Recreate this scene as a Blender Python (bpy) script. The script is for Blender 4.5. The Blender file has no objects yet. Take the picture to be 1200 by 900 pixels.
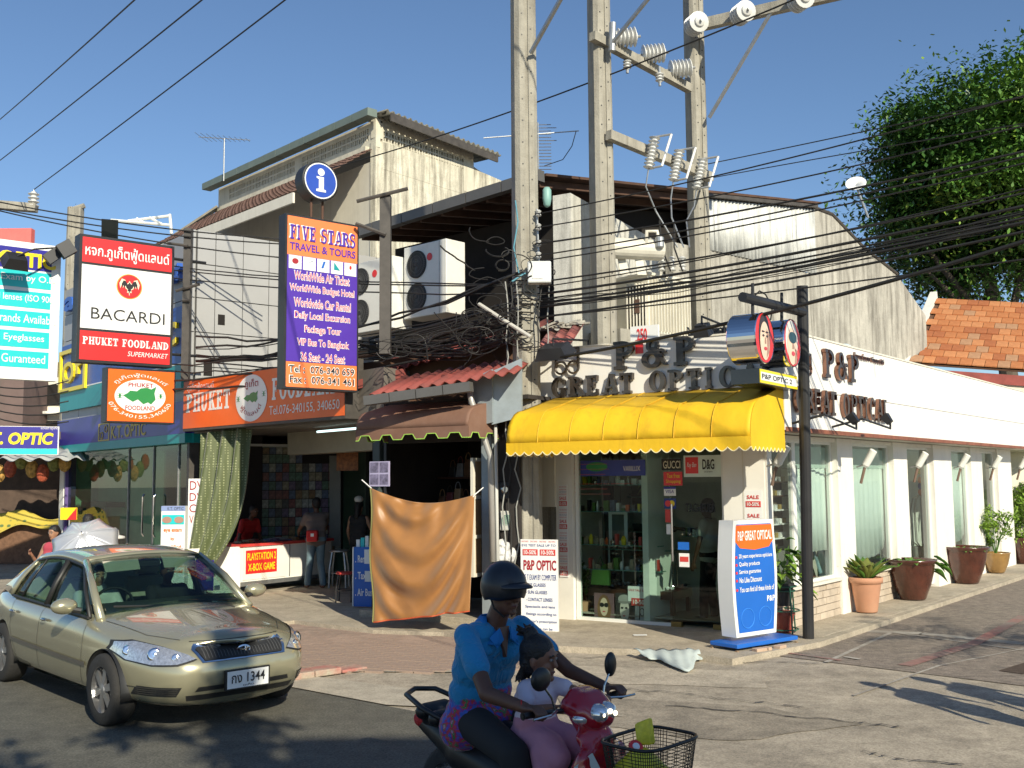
import bpy,bmesh,math,random
from mathutils import Vector,Matrix,Euler
from mathutils.bvhtree import BVHTree
R=math.radians
random.seed(7)
sc=bpy.context.scene
COL=sc.collection
#camera
CAMLOC=Vector((0,0,2.15))
PITCH,ROLL,FPX=R(5.33),R(-0.5),1200.0
CAMROT=Matrix.Rotation(R(90)+PITCH,3,'X')@Matrix.Rotation(ROLL,3,'Z')
cam=bpy.data.cameras.new('camera')
cam.sensor_width=36;cam.lens=36;cam.clip_start=0.1;cam.clip_end=2000
camo=bpy.data.objects.new('camera',cam);COL.objects.link(camo)
camo.matrix_world=Matrix.Translation(CAMLOC)@CAMROT.to_4x4()
sc.camera=camo
#sky and sun
SUN_EL,SUN_AZ=R(29),R(180-23)
w=bpy.data.worlds.new('World');sc.world=w;w.use_nodes=True
nt=w.node_tree
bg=nt.nodes['Background']
sky=nt.nodes.new('ShaderNodeTexSky');sky.sky_type='NISHITA'
sky.sun_disc=False;sky.sun_elevation=SUN_EL;sky.sun_rotation=SUN_AZ
sky.air_density=1.0;sky.dust_density=0.12;sky.ozone_density=4.5;sky.altitude=0
nt.links.new(sky.outputs[0],bg.inputs[0]);bg.inputs[1].default_value=0.10
sd=Vector((math.sin(SUN_AZ)*math.cos(SUN_EL),math.cos(SUN_AZ)*math.cos(SUN_EL),math.sin(SUN_EL)))
sl=bpy.data.lights.new('sun','SUN');sl.energy=4.9;sl.angle=R(0.5);sl.color=(1,0.92,0.73)
so=bpy.data.objects.new('sun',sl);COL.objects.link(so)
so.rotation_euler=sd.to_track_quat('Z','Y').to_euler();so.location=(20,-30,30)
sc.view_settings.view_transform='Standard';sc.view_settings.look='None'
sc.view_settings.exposure=0.3;sc.view_settings.gamma=1
#photo pixel -> place
def ray(px,py):
 return CAMROT@Vector(((px-600)/FPX,(450-py)/FPX,-1))
def at(px,py,d):
 v=ray(px,py);return CAMLOC+v*(d/v.y)
def gnd(px,py,z=0.0):
 v=ray(px,py);return CAMLOC+v*((z-CAMLOC.z)/v.z)
class Fr:
 """a vertical plane: origin O, u along it (left to right), n towards the viewer"""
 def __init__(s,ox,oy,ux,uy,oz=0.0):
  s.O=Vector((ox,oy,oz));s.u=Vector((ux,uy,0)).normalized();s.n=Vector((s.u.y,-s.u.x,0));s.z=Vector((0,0,1))
 def w(s,u,z,o=0.0):return s.O+s.u*u+s.n*o+s.z*z
 def px(s,px,py,o=0.0):
  v=ray(px,py);p0=s.O+s.n*o
  t=(p0-CAMLOC).dot(s.n)/v.dot(s.n);q=CAMLOC+v*t-s.O
  return q.dot(s.u),q.z
 def U(s,px,o=0.0):return s.px(px,560,o)[0]
 def Z(s,px,py,o=0.0):return s.px(px,py,o)[1]
#materials
MATS={}
def _nn(t,k,**kw):
 n=t.nodes.new(k)
 for a,b in kw.items():setattr(n,a,b)
 return n
def mat(name,col,rough=0.7,metal=0.0,var=0.10,scale=3.0,bump=0.0,bscale=40,coat=0.0,dirt=0.0,dcol=(0.05,0.045,0.035),streak=False,col2=None,spec=0.5,detail=6,sheen=0,dlo=.48,grain=0):
 if name in MATS:return MATS[name]
 m=bpy.data.materials.new(name);m.use_nodes=True;t=m.node_tree
 b=t.nodes['Principled BSDF'];L=t.links.new
 b.inputs['Roughness'].default_value=rough;b.inputs['Metallic'].default_value=metal
 b.inputs['Coat Weight'].default_value=coat;b.inputs['Specular IOR Level'].default_value=spec
 if sheen:b.inputs['Sheen Weight'].default_value=sheen
 tc=_nn(t,'ShaderNodeTexCoord')
 n=_nn(t,'ShaderNodeTexNoise');n.inputs['Scale'].default_value=scale;n.inputs['Detail'].default_value=detail;n.inputs['Roughness'].default_value=.62
 L(tc.outputs['Object'],n.inputs['Vector'])
 r=_nn(t,'ShaderNodeValToRGB')
 c1=col if col2 is None else col2
 e=r.color_ramp.elements
 e[0].position=.30;e[1].position=.70
 e[0].color=tuple(max(0,c*(1-var))for c in c1)+(1,)
 e[1].color=tuple(min(1,c*(1+var))for c in col)+(1,)
 L(n.outputs['Fac'],r.inputs[0]);out=r.outputs[0]
 if dirt>0:
  mp=_nn(t,'ShaderNodeMapping');mp.inputs['Scale'].default_value=(6,6,0.55)if streak else(1,1,1)
  L(tc.outputs['Object'],mp.inputs[0])
  n2=_nn(t,'ShaderNodeTexNoise');n2.inputs['Scale'].default_value=1.1 if streak else 1.6;n2.inputs['Detail'].default_value=9;n2.inputs['Roughness'].default_value=.68
  L(mp.outputs[0],n2.inputs['Vector'])
  r2=_nn(t,'ShaderNodeValToRGB');r2.color_ramp.elements[0].position=dlo;r2.color_ramp.elements[1].position=dlo+.24
  r2.color_ramp.elements[1].color=(dirt,)*3+(1,)
  L(n2.outputs['Fac'],r2.inputs[0])
  mx=_nn(t,'ShaderNodeMix',data_type='RGBA');mx.inputs[7].default_value=tuple(dcol)+(1,)
  L(r2.outputs[0],mx.inputs[0]);L(out,mx.inputs[6]);out=mx.outputs[2]
 if grain:
  g1=_nn(t,'ShaderNodeTexNoise');g1.inputs['Scale'].default_value=55;g1.inputs['Detail'].default_value=3;L(tc.outputs['Object'],g1.inputs['Vector'])
  g2=_nn(t,'ShaderNodeTexNoise');g2.inputs['Scale'].default_value=5;g2.inputs['Detail'].default_value=8;g2.inputs['Roughness'].default_value=.75;L(tc.outputs['Object'],g2.inputs['Vector'])
  ga=_nn(t,'ShaderNodeMath',operation='ADD');L(g1.outputs['Fac'],ga.inputs[0]);L(g2.outputs['Fac'],ga.inputs[1])
  gr_=_nn(t,'ShaderNodeMapRange');gr_.inputs['From Min'].default_value=.7;gr_.inputs['From Max'].default_value=1.3;gr_.inputs['To Min'].default_value=1-grain;gr_.inputs['To Max'].default_value=1+grain;L(ga.outputs[0],gr_.inputs['Value'])
  vm=_nn(t,'ShaderNodeVectorMath',operation='SCALE');L(out,vm.inputs[0]);L(gr_.outputs[0],vm.inputs['Scale']);out=vm.outputs[0]
 L(out,b.inputs['Base Color'])
 if bump>0:
  n3=_nn(t,'ShaderNodeTexNoise');n3.inputs['Scale'].default_value=bscale;n3.inputs['Detail'].default_value=4
  L(tc.outputs['Object'],n3.inputs['Vector'])
  bp=_nn(t,'ShaderNodeBump');bp.inputs['Strength'].default_value=bump;bp.inputs['Distance'].default_value=.02
  L(n3.outputs['Fac'],bp.inputs['Height']);L(bp.outputs[0],b.inputs['Normal'])
 MATS[name]=m;return m
def glass(name,tint=(.8,.9,.88),rough=0.0,f0=1.5,refl=1.0,tr=.9):
 if name in MATS:return MATS[name]
 m=bpy.data.materials.new(name);m.use_nodes=True;t=m.node_tree
 t.nodes.remove(t.nodes['Principled BSDF']);o=t.nodes['Material Output']
 a=_nn(t,'ShaderNodeBsdfTransparent');a.inputs[0].default_value=tuple(c*tr for c in tint)+(1,)
 g=_nn(t,'ShaderNodeBsdfGlossy');g.inputs['Roughness'].default_value=rough;g.inputs[0].default_value=(refl,)*3+(1,)
 f=_nn(t,'ShaderNodeFresnel');f.inputs[0].default_value=f0
 mx=_nn(t,'ShaderNodeMixShader')
 ge=_nn(t,'ShaderNodeNewGeometry');mu=_nn(t,'ShaderNodeMath',operation='MULTIPLY_ADD');mu.inputs[1].default_value=-1;mu.inputs[2].default_value=1
 m2=_nn(t,'ShaderNodeMath',operation='MULTIPLY');t.links.new(ge.outputs['Backfacing'],mu.inputs[0]);t.links.new(mu.outputs[0],m2.inputs[0]);t.links.new(f.outputs[0],m2.inputs[1])
 t.links.new(m2.outputs[0],mx.inputs[0]);t.links.new(a.outputs[0],mx.inputs[1]);t.links.new(g.outputs[0],mx.inputs[2]);t.links.new(mx.outputs[0],o.inputs[0])
 MATS[name]=m;return m
def emis(name,col,s):
 if name in MATS:return MATS[name]
 m=bpy.data.materials.new(name);m.use_nodes=True;b=m.node_tree.nodes['Principled BSDF']
 b.inputs['Base Color'].default_value=tuple(col)+(1,);b.inputs['Emission Color'].default_value=tuple(col)+(1,);b.inputs['Emission Strength'].default_value=s
 MATS[name]=m;return m
#mesh collector
class MB:
 def __init__(s):s.v=[];s.f=[];s.mi=[];s.k=0
 def add(s,vs,fs,k=None):
  b=len(s.v);s.v+=[Vector(p)for p in vs];s.f+=[tuple(b+i for i in f)for f in fs];s.mi+=[s.k if k is None else k]*len(fs)
  return s
 def box(s,x0,x1,y0,y1,z0,z1):
  P=[(x,y,z)for x in(x0,x1)for y in(y0,y1)for z in(z0,z1)]
  return s.add(P,[(0,1,3,2),(4,6,7,5),(0,4,5,1),(2,3,7,6),(0,2,6,4),(1,5,7,3)])
 def fb(s,F,u0,u1,z0,z1,o0,o1):
  P=[F.w(u,z,o)for u in(u0,u1)for o in(o0,o1)for z in(z0,z1)]
  return s.add(P,[(0,1,3,2),(4,6,7,5),(0,4,5,1),(2,3,7,6),(0,2,6,4),(1,5,7,3)])
 def slab(s,pts,th):
  n=len(pts);a=[Vector(p)for p in pts];b=[p-Vector((0,0,th))for p in a]
  return s.add(a+b,[tuple(range(n)),tuple(range(2*n-1,n-1,-1))]+[(i,i+n,(i+1)%n+n,(i+1)%n)for i in range(n)])
 def prism(s,pts,d):
  n=len(pts);a=[Vector(p)for p in pts];b=[p+Vector(d)for p in a]
  return s.add(a+b,[tuple(range(n)),tuple(range(2*n-1,n-1,-1))]+[(i,i+n,(i+1)%n+n,(i+1)%n)for i in range(n)])
 def tube(s,pts,r,n=8,cap=True,sq=False):
  pts=[Vector(p)for p in pts];m=len(pts)
  rr=r if isinstance(r,(list,tuple))else[r]*m
  up=None;rings=[]
  for i,p in enumerate(pts):
   d=(pts[min(i+1,m-1)]-pts[max(i-1,0)])
   if d.length<1e-9:d=Vector((0,0,1))
   d.normalize()
   if up is None:up=Vector((0,0,1))if abs(d.z)<.9 else Vector((1,0,0))
   x=up.cross(d)
   if x.length<1e-4:x=Vector((1,0,0)).cross(d)
   x.normalize();y=d.cross(x);up=y
   rings.append([p+(x*math.cos(a)+y*math.sin(a))*rr[i]for a in[(j+.5*sq)*2*math.pi/n for j in range(n)]])
  vs=[q for g in rings for q in g];fs=[]
  for i in range(m-1):
   for j in range(n):fs.append((i*n+j,i*n+(j+1)%n,(i+1)*n+(j+1)%n,(i+1)*n+j))
  if cap:fs+=[tuple(range(n-1,-1,-1)),tuple((m-1)*n+j for j in range(n))]
  return s.add(vs,fs)
 def lathe(s,prof,c,n=20,axis=None,cap=True):
  c=Vector(c);ax=Vector(axis).normalized()if axis else Vector((0,0,1))
  x=Vector((1,0,0))if abs(ax.x)<.9 else Vector((0,1,0));x=(x-ax*x.dot(ax)).normalized();y=ax.cross(x)
  vs=[];fs=[]
  for r,h in prof:
   for j in range(n):
    a=2*math.pi*j/n;vs.append(c+ax*h+(x*math.cos(a)+y*math.sin(a))*r)
  for i in range(len(prof)-1):
   for j in range(n):fs.append((i*n+j,i*n+(j+1)%n,(i+1)*n+(j+1)%n,(i+1)*n+j))
  if cap:fs+=[tuple(range(n-1,-1,-1)),tuple((len(prof)-1)*n+j for j in range(n))]
  return s.add(vs,fs)
 def ell(s,c,r,n=12,m=8,rot=None):
  vs=[];fs=[];c=Vector(c);r=(r,r,r)if not hasattr(r,'__len__')else r
  for i in range(m+1):
   t=math.pi*i/m
   for j in range(n):
    a=2*math.pi*j/n
    q=Vector((r[0]*math.sin(t)*math.cos(a),r[1]*math.sin(t)*math.sin(a),r[2]*math.cos(t)))
    if rot:q=rot@q
    vs.append(c+q)
  for i in range(m):
   for j in range(n):fs.append((i*n+j,(i+1)*n+j,(i+1)*n+(j+1)%n,i*n+(j+1)%n))
  return s.add(vs,fs)
 def grid(s,P):
  n=len(P);m=len(P[0])
  return s.add([q for r in P for q in r],[(i*m+j,(i+1)*m+j,(i+1)*m+j+1,i*m+j+1)for i in range(n-1)for j in range(m-1)])
BASE={}
def base_of(o):return BASE.get(o.name,Vector((0,0,0)))if o else Vector((0,0,0))
def props(o,label=None,cat=None,group=None,kind=None):
 if label:o['label']=label
 if cat:o['category']=cat
 if group:o['group']=group
 if kind:o['kind']=kind
 return o
def ob(mb,name,m,parent=None,label=None,cat=None,group=None,kind=None,smooth=False,solid=0,bevel=0,origin=None,fixn=True):
 me=bpy.data.meshes.new(name);off=base_of(parent)if origin is None else Vector(origin)
 me.from_pydata([v-off for v in mb.v],[],mb.f)
 ms=m if isinstance(m,(list,tuple))else[m]
 for x in ms:me.materials.append(x)
 if len(ms)>1:me.polygons.foreach_set('material_index',mb.mi)
 if fixn and len(mb.f)<60000:
  bm=bmesh.new();bm.from_mesh(me);bmesh.ops.remove_doubles(bm,verts=bm.verts,dist=1e-5)if smooth else None
  bmesh.ops.recalc_face_normals(bm,faces=bm.faces);bm.to_mesh(me);bm.free()
 if smooth:me.shade_smooth()
 o=bpy.data.objects.new(name,me);COL.objects.link(o)
 if parent:
  o.parent=parent;BASE[o.name]=off
 elif origin is not None:
  o.location=off;BASE[o.name]=off
 if solid:
  md=o.modifiers.new('solid','SOLIDIFY');md.thickness=solid;md.offset=0
 if bevel:
  md=o.modifiers.new('bevel','BEVEL');md.width=bevel;md.segments=2;md.limit_method='ANGLE';md.angle_limit=R(40)
 return props(o,label,cat,group,kind)
def thing(name,loc,label,cat,group=None,local=False):
 o=bpy.data.objects.new(name,None);COL.objects.link(o);o.empty_display_size=.2
 loc=Vector(loc);o.location=loc;BASE[o.name]=Vector((0,0,0))if local else loc
 return props(o,label,cat,group)
def sub(name,m,parent,mb,**k):return ob(mb,name,m,parent,**k)
def dup(o,parent=None,loc=None,rz=None,label=None,group=None):
 c=o.copy();COL.objects.link(c)
 if parent:c.parent=parent
 if loc is not None:c.location=loc
 if rz is not None:c.rotation_euler.z=rz
 if label:c['label']=label
 if group:c['group']=group
 for ch in o.children:dup(ch,c)
 return c
def inst(name,me,loc,parent,rot=None,scale=None):
 o=bpy.data.objects.new(name,me);COL.objects.link(o)
 o.parent=parent;o.location=Vector(loc)-base_of(parent)
 if rot is not None:o.rotation_euler=rot
 if scale is not None:o.scale=scale
 BASE[o.name]=base_of(parent)
 return o
def mesh_of(mb,m,name='piece',smooth=False):
 me=bpy.data.meshes.new(name);me.from_pydata([tuple(v)for v in mb.v],[],mb.f)
 ms=m if isinstance(m,(list,tuple))else[m]
 for x in ms:me.materials.append(x)
 if smooth:me.shade_smooth()
 return me
def bake(o):
 dg=bpy.context.evaluated_depsgraph_get();dg.update()
 me=bpy.data.meshes.new_from_object(o.evaluated_get(dg));o.modifiers.clear();o.data=me
 return o
#writing
TXT={}
def text_mesh(s,ext=0.0,off=0.0,shear=0.0,sp=1.0):
 k=(s,ext,off,shear,sp)
 if k in TXT:return TXT[k]
 c=bpy.data.curves.new('t','FONT');c.body=s;c.size=1;c.extrude=ext;c.offset=off;c.shear=shear;c.resolution_u=3
 c.space_character=sp
 o=bpy.data.objects.new('t',c);COL.objects.link(o)
 dg=bpy.context.evaluated_depsgraph_get();dg.update()
 me=bpy.data.meshes.new_from_object(o.evaluated_get(dg))
 V=[v.co.copy()for v in me.vertices];Fc=[tuple(p.vertices)for p in me.polygons]
 bpy.data.objects.remove(o);bpy.data.curves.remove(c);bpy.data.meshes.remove(me)
 TXT[k]=(V,Fc);return TXT[k]
def text(s,F,u0,u1,z0,z1,m,parent,o=0.006,ext=0.0,off=0.0,shear=0.0,name='lettering',sp=1.0,mb=None,arc=0,z1b=None):
 """writing fitted into a box of frame F"""
 V,Fc=text_mesh(s,0.5 if ext else 0.0,off,shear,sp)
 if not V:return
 xs=[v.x for v in V];ys=[v.y for v in V]
 ax,bx,ay,by=min(xs),max(xs),min(ys),max(ys)
 P=[]
 for v in V:
  a=(v.x-ax)/(bx-ax);b=(v.y-ay)/(by-ay)
  if arc:
   ang=arc*(a-.5);rad=(u1-u0)/2+(z1-z0)*(b if arc>0 else(1-b))
   P.append(F.w((u0+u1)/2+rad*math.sin(abs(arc)*(a-.5)),(z0 if arc>0 else z1)+(1 if arc>0 else-1)*((rad*math.cos(ang))-(u1-u0)/2),o))
  else:
   P.append(F.w(u0+a*(u1-u0),z0+b*(z1-z0),o+(v.z*2*ext if ext else 0)))
 q=mb or MB();q.add(P,Fc)
 return None if mb else ob(q,name,m,parent,fixn=False)
def ring(s,F,cu,cz,rad,h,span,mid,m,parent,o=0.006,off=0.0,inv=False,sx=1.0):
 """writing round a circle: mid angle from the top clockwise, inv = reading along the bottom"""
 V,Fc=text_mesh(s,0,off,0,1.0)
 xs=[v.x for v in V];ys=[v.y for v in V];ax,bx,ay,by=min(xs),max(xs),min(ys),max(ys)
 P=[]
 for v in V:
  a=(v.x-ax)/(bx-ax)-.5;b=(v.y-ay)/(by-ay)
  if inv:rr=rad-h*b+h;th=mid-a*span
  else:rr=rad+h*b;th=mid+a*span
  P.append(F.w(cu+rr*math.sin(th)*sx,cz+rr*math.cos(th),o))
 return ob(MB().add(P,Fc),'lettering',m,parent,fixn=False)
def disc(F,cu,cz,ru,rz,o,n=32):return[F.w(cu+ru*math.cos(2*math.pi*i/n),cz+rz*math.sin(2*math.pi*i/n),o)for i in range(n)]
def poly(F,pts,o=0.004):return MB().add([F.w(u,z,o)for u,z in pts],[tuple(range(len(pts)))])
def quadmb(F,u0,u1,z0,z1,o):return poly(F,[(u0,z0),(u1,z0),(u1,z1),(u0,z1)],o)
#palette
white_paint=mat('white paint',(.80,.78,.72),.55,var=.05,dirt=.25,dcol=(.45,.42,.34),streak=True,dlo=.55)
cream_paint=mat('cream paint',(.74,.70,.60),.6,var=.05,dirt=.3,dcol=(.42,.38,.3),streak=True,dlo=.5)
parapet_m=mat('parapet paint',(.82,.80,.76),.5,var=.03,dirt=.22,dcol=(.5,.46,.38),streak=True,dlo=.56)
stain_wall=mat('stained wall',(.66,.62,.50),.9,var=.14,scale=1.2,dirt=.9,dcol=(.20,.18,.14),streak=True,dlo=.42,bump=.3,grain=.25)
conc_wall=mat('weathered concrete wall',(.42,.40,.35),.9,var=.18,scale=.9,dirt=.85,dcol=(.12,.11,.092),streak=True,dlo=.43,bump=.3,grain=.2)
corr_white=mat('white corrugated sheet',(.60,.61,.59),.6,var=.08,dirt=.85,dcol=(.20,.21,.21),streak=True,dlo=.48,grain=.12)
conc=mat('walkway concrete',(.40,.345,.265),.9,grain=.3,var=.12,scale=1.5,dirt=.5,dcol=(.18,.155,.12),bump=.25,bscale=60)
conc2=mat('junction concrete',(.37,.32,.25),.95,grain=.38,var=.22,scale=.9,dirt=.75,dcol=(.20,.172,.135),bump=.4,bscale=90)
asphalt=mat('asphalt',(.12,.115,.094),.9,grain=.4,var=.4,scale=45,dirt=.45,dcol=(.055,.052,.045),bump=.7,bscale=120)
asphalt2=mat('side street asphalt',(.23,.19,.155),.92,grain=.4,var=.3,scale=9,dirt=.6,dcol=(.15,.13,.11),bump=.6,bscale=90)
paver_m=mat('pinkish paver',(.33,.24,.19),.9,var=.22,scale=3,dirt=.5,dcol=(.13,.11,.095),bump=.3)
sand_m=mat('sandy joint',(.34,.31,.25),.95,var=.15,scale=10)
pole_m=mat('pole concrete',(.33,.31,.26),.9,var=.2,scale=3,dirt=.75,dcol=(.15,.135,.11),streak=True,bump=.4)
black_m=mat('black paint',(.022,.022,.024),.45,var=.2)
steel_dark=mat('dark painted steel',(.07,.062,.055),.6,var=.25,scale=6)
cable_m=mat('black cable',(.018,.017,.016),.6,var=.1)
galv=mat('galvanised steel',(.42,.43,.43),.42,metal=.75,var=.15,scale=8)
chrome=mat('chrome',(.8,.8,.82),.08,metal=1,var=.02)
chrome_d=mat('dull chrome',(.55,.53,.5),.22,metal=1,var=.1)
red_roof=mat('red painted roof',(.27,.06,.048),.75,var=.25,scale=3,dirt=.7,dcol=(.10,.04,.035))
brown_tile=mat('brown roof tile',(.15,.085,.065),.85,var=.25,scale=3,dirt=.5,dcol=(.07,.05,.045))
rust_m=mat('rusty underside',(.085,.045,.03),.9,var=.35,scale=2)
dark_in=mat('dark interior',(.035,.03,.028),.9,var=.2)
dark_brown=mat('dark brown boards',(.11,.055,.032),.7,var=.25,scale=3)
grey_panel=mat('grey cladding panel',(.37,.37,.37),.45,metal=.0,var=.04,scale=1.5)
orange_tile=[mat('orange roof tile %s'%n,c,.85,var=.15,scale=5,dirt=.3,dcol=(.2,.09,.05))for n,c in(('pale',(.50,.21,.085)),('mid',(.44,.165,.06)),('deep',(.36,.12,.045)),('grey',(.40,.22,.12)))]
yellow_m=mat('yellow canvas',(.80,.49,.012),.7,var=.10,scale=1.5,dirt=.6,dcol=(.48,.25,.02),streak=True,dlo=.54,bump=.25,bscale=9)
brown_canvas=mat('brown canvas',(.20,.105,.07),.75,var=.12,scale=3,dirt=.3,dcol=(.32,.22,.17))
s_white=mat('sign white',(.82,.82,.80),.35,var=.02)
s_red=mat('sign red',(.72,.03,.03),.35,var=.05,spec=.6)
s_orange=mat('sign orange',(.90,.14,.014),.4,var=.05)
s_orange2=mat('sign salmon orange',(.85,.22,.07),.4,var=.04)
s_blue=mat('sign deep blue',(.028,.022,.27),.35,var=.06)
s_violet=mat('sign violet',(.085,.035,.36),.35,var=.05)
s_cyan=mat('sign cyan',(.02,.55,.57),.35,var=.04)
s_teal=mat('sign teal',(.01,.30,.32),.4,var=.06)
s_yellow=mat('sign yellow',(.88,.68,.02),.35,var=.03)
s_black=mat('lettering black',(.02,.02,.022),.5,var=.05)
s_green=mat('sign green',(.03,.25,.07),.4,var=.05)
s_dred=mat('lettering dark red',(.35,.02,.03),.5,var=.05)
s_gold=mat('lettering old gold',(.50,.38,.06),.5,var=.05)
s_royal=mat('stand blue',(.015,.13,.52),.35,var=.05)
s_navy=mat('lettering navy',(.03,.06,.25),.5,var=.05)
shopglass=glass('shop glass',(.86,.95,.92),0.0,1.45,.75)
skin_d=mat('brown skin',(.12,.054,.032),.5,var=.12,scale=8)
skin_l=mat('tan skin',(.34,.18,.11),.5,var=.1,scale=8)
hair_m=mat('black hair',(.012,.010,.009),.45,var=.3,scale=30,bump=.6,bscale=80)
#frames of the buildings
F=Fr(3.42,13.9,.845,-.534)
S=Fr(3.42,13.9,.625,.781)
PO=.5
BF=Fr(-.8,15.15,.845,-.534)
KF=Fr(-6.46,20.5,.64,-.77)
KS=Fr(-6.46,20.5,.77,.64)
#ground
def sheet(name,pts,m,z=0.0,kind='structure'):
 n=len(pts);b=MB().add([(p[0],p[1],z)for p in pts],[tuple(range(n))])
 o=ob(b,name,m,kind=kind);return o
sheet('ground',[(-400,-300),(400,-300),(400,600),(-400,600)],conc2,-.012)
kd=Vector((.777,-.63,0));kn=Vector((-.63,-.777,0))
KP=gnd(410,819)
def kp(a,b,z=0):return KP+kd*a+kn*b+Vector((0,0,z))
sheet('road',[kp(-60,0),kp(1.2,0),kp(5,.9),kp(30,1.0),kp(30,9.5),kp(-60,9.5)],asphalt,0.0)
sheet('gutter',[kp(-9,-.02),kp(.5,-.02),kp(2.6,-1.0),kp(-1.2,-.55),kp(-9,-.42)],mat('pale gutter concrete',(.42,.375,.30),.9,grain=.3,var=.1,dirt=.4,dcol=(.2,.18,.15),bump=.3),.004)
sheet('far_pavement',[kp(-60,9.5),kp(30,9.5),kp(30,30),kp(-60,30)],conc,0.004)
ss0,ss1=gnd(962,752),gnd(1200,676)
sd2=(ss1-ss0).normalized();sn2=Vector((sd2.y,-sd2.x,0))
def sp(a,b,z=0):return ss0+sd2*a+sn2*b+Vector((0,0,z))
sheet('side_street',[sp(-1.3,.02),sp(60,.02),sp(60,8),sp(-.6,8),sp(-1.5,3)],asphalt2,-.004)
mark_r=mat('faded red road paint',(.30,.13,.11),.9,var=.3,scale=14,dirt=.9,dcol=(.21,.18,.155),dlo=.38)
mark_w=mat('faded white road paint',(.42,.39,.34),.9,var=.2,scale=14,dirt=.9,dcol=(.24,.21,.18),dlo=.36)
def stripe(name,pxs,wd,m,z=.004,k='structure'):
 P=[gnd(*p)for p in pxs];b=MB()
 for p,q in zip(P[:-1],P[1:]):
  d=(q-p).normalized();s_=Vector((d.y,-d.x,0))*wd/2
  b.add([p-s_,q-s_,q+s_,p+s_],[(0,1,2,3)])
 for v in b.v:v.z=z
 return ob(b,name,m,kind=k)
stripe('painted_line',[(1060,780),(1140,755),(1200,722)],.16,mark_r,.004)
stripe('painted_line',[(968,776),(1045,741),(1200,762)],.06,mark_w,.002)
stripe('painted_line',[(900,762),(958,770),(985,774)],.07,mark_r,.004)
stripe('painted_line',[(930,760),(944,762)],.07,mark_w,.0065)
stripe('painted_line',[(990,770),(1008,773)],.07,mark_w,.0065)
stripe('painted_line',[(985,738),(1080,742),(1200,754)],.22,mark_w,-.001)
stripe('painted_line',[(1000,815),(1100,780),(1200,760)],.035,mark_w,.001)
drain=sheet('drain_cover',[(gnd(*p).x,gnd(*p).y)for p in((1170,786),(1215,772),(1225,782),(1200,790))],mat('rusty iron',(.07,.045,.03),.8,var=.3,scale=20,bump=.5),.002)
crack_m=mat('crack',(.05,.045,.04),1)
for pts in([(520,757),(560,768),(640,771),(760,769),(850,775),(960,778)],[(650,800),(720,806),(780,811),(840,818),(940,828)],[(780,827),(880,834),(1000,846),(1060,852)],[(1010,880),(1060,890),(1130,896)]):
 b=MB()
 for p,q in zip(pts[:-1],pts[1:]):
  n=9
  prev=gnd(*p)
  for i in range(1,n+1):
   t=i/n;c=gnd(p[0]+(q[0]-p[0])*t,p[1]+(q[1]-p[1])*t+random.uniform(-1.2,1.2))
   s_=Vector((0,random.uniform(.004,.016),0))
   b.add([prev-s_,c-s_,c+s_,prev+s_],[(0,1,2,3)]);prev=c
 for v in b.v:v.z=.003
 ob(b,'crack',crack_m,kind='structure')
def patch(pxs,m,z=.002):
 P=[gnd(*p)for p in pxs];Q=[]
 for i in range(len(P)):
  a,b=P[i],P[(i+1)%len(P)]
  for t in range(6):Q.append(a.lerp(b,t/6)+Vector((random.uniform(-.04,.04),random.uniform(-.04,.04),0)))
 sheet('concrete_patch',[(q.x,q.y)for q in Q],m,z)
patch([(640,812),(900,828),(1010,848),(860,868),(700,850)],mat('dark worn concrete',(.27,.232,.18),.95,grain=.4,var=.25,scale=1.2,dirt=.6,dcol=(.1,.09,.075),bump=.3),-.006)
patch([(560,775),(900,786),(900,806),(620,797)],mat('pale worn concrete',(.42,.365,.285),.95,grain=.35,var=.15,scale=1.2,dirt=.5,dcol=(.17,.15,.12),bump=.3),-.007)
#raised walkway in front of the shops, apron, side pavement (structure)
SZ=.065
wk=[gnd(200,742,SZ),gnd(345,727,SZ),gnd(437,738,SZ),gnd(520,741,SZ),gnd(655,757,SZ),gnd(790,763,SZ),gnd(858,772,SZ),gnd(962,752,SZ)]
e=S.w(0,0);far=S.w(30,0)
slab_pts=[(-10.5,21.5,SZ)]+[tuple(p)for p in wk]+[tuple(sp(26,0,SZ)),tuple(sp(26,-1.6,SZ)),(6.0,24,SZ),(-9,26,SZ)]
bm_=MB();tris=[]
n=len(slab_pts)
bm_.add(slab_pts+[(p[0],p[1],-.1)for p in slab_pts],[tuple(range(n))]+[(i,i+n,(i+1)%n+n,(i+1)%n)for i in range(n)])
ob(bm_,'pavement',conc,kind='structure')
kb=thing('kerb',sp(0,0),'raised concrete kerb running along the side street by the plant pots','kerb');kb['kind']='structure';del kb['category']
for i in range(16):
 b=MB();a0,a1=i*.8+.008,i*.8+.792
 P=[sp(a0,-.13),sp(a1,-.13),sp(a1,.03),sp(a0,.03)]
 b.prism([p+Vector((0,0,-.05))for p in P],(0,0,SZ+.055));ob(b,'kerb_stone',conc,kb,bevel=.012)
#red painted kerb end beside the car
kb=thing('kerb',gnd(385,790),'short kerb stub with flaking red paint beside the parked pavers','kerb');kb['kind']='structure';del kb['category'];kb['label']='low kerb end with flaking red paint behind the gold car'
red_kerb=mat('flaking red kerb paint',(.42,.13,.11),.9,var=.3,scale=18,dirt=1.0,dcol=(.40,.35,.27),dlo=.36,bump=.6)
a,c=gnd(330,797),gnd(424,783);d=(c-a).normalized();s_=Vector((d.y,-d.x,0))*.13
L_=(c-a).length
for i in range(3):
 p,q=a+d*(L_*i/3+.005),a+d*(L_*(i+1)/3-.005)
 h=.07 if i<2 else .035
 ob(MB().prism([p-s_,q-s_,q+s_,p+s_],(0,0,h)),'kerb_stone',red_kerb,kb,bevel=.012)
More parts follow.
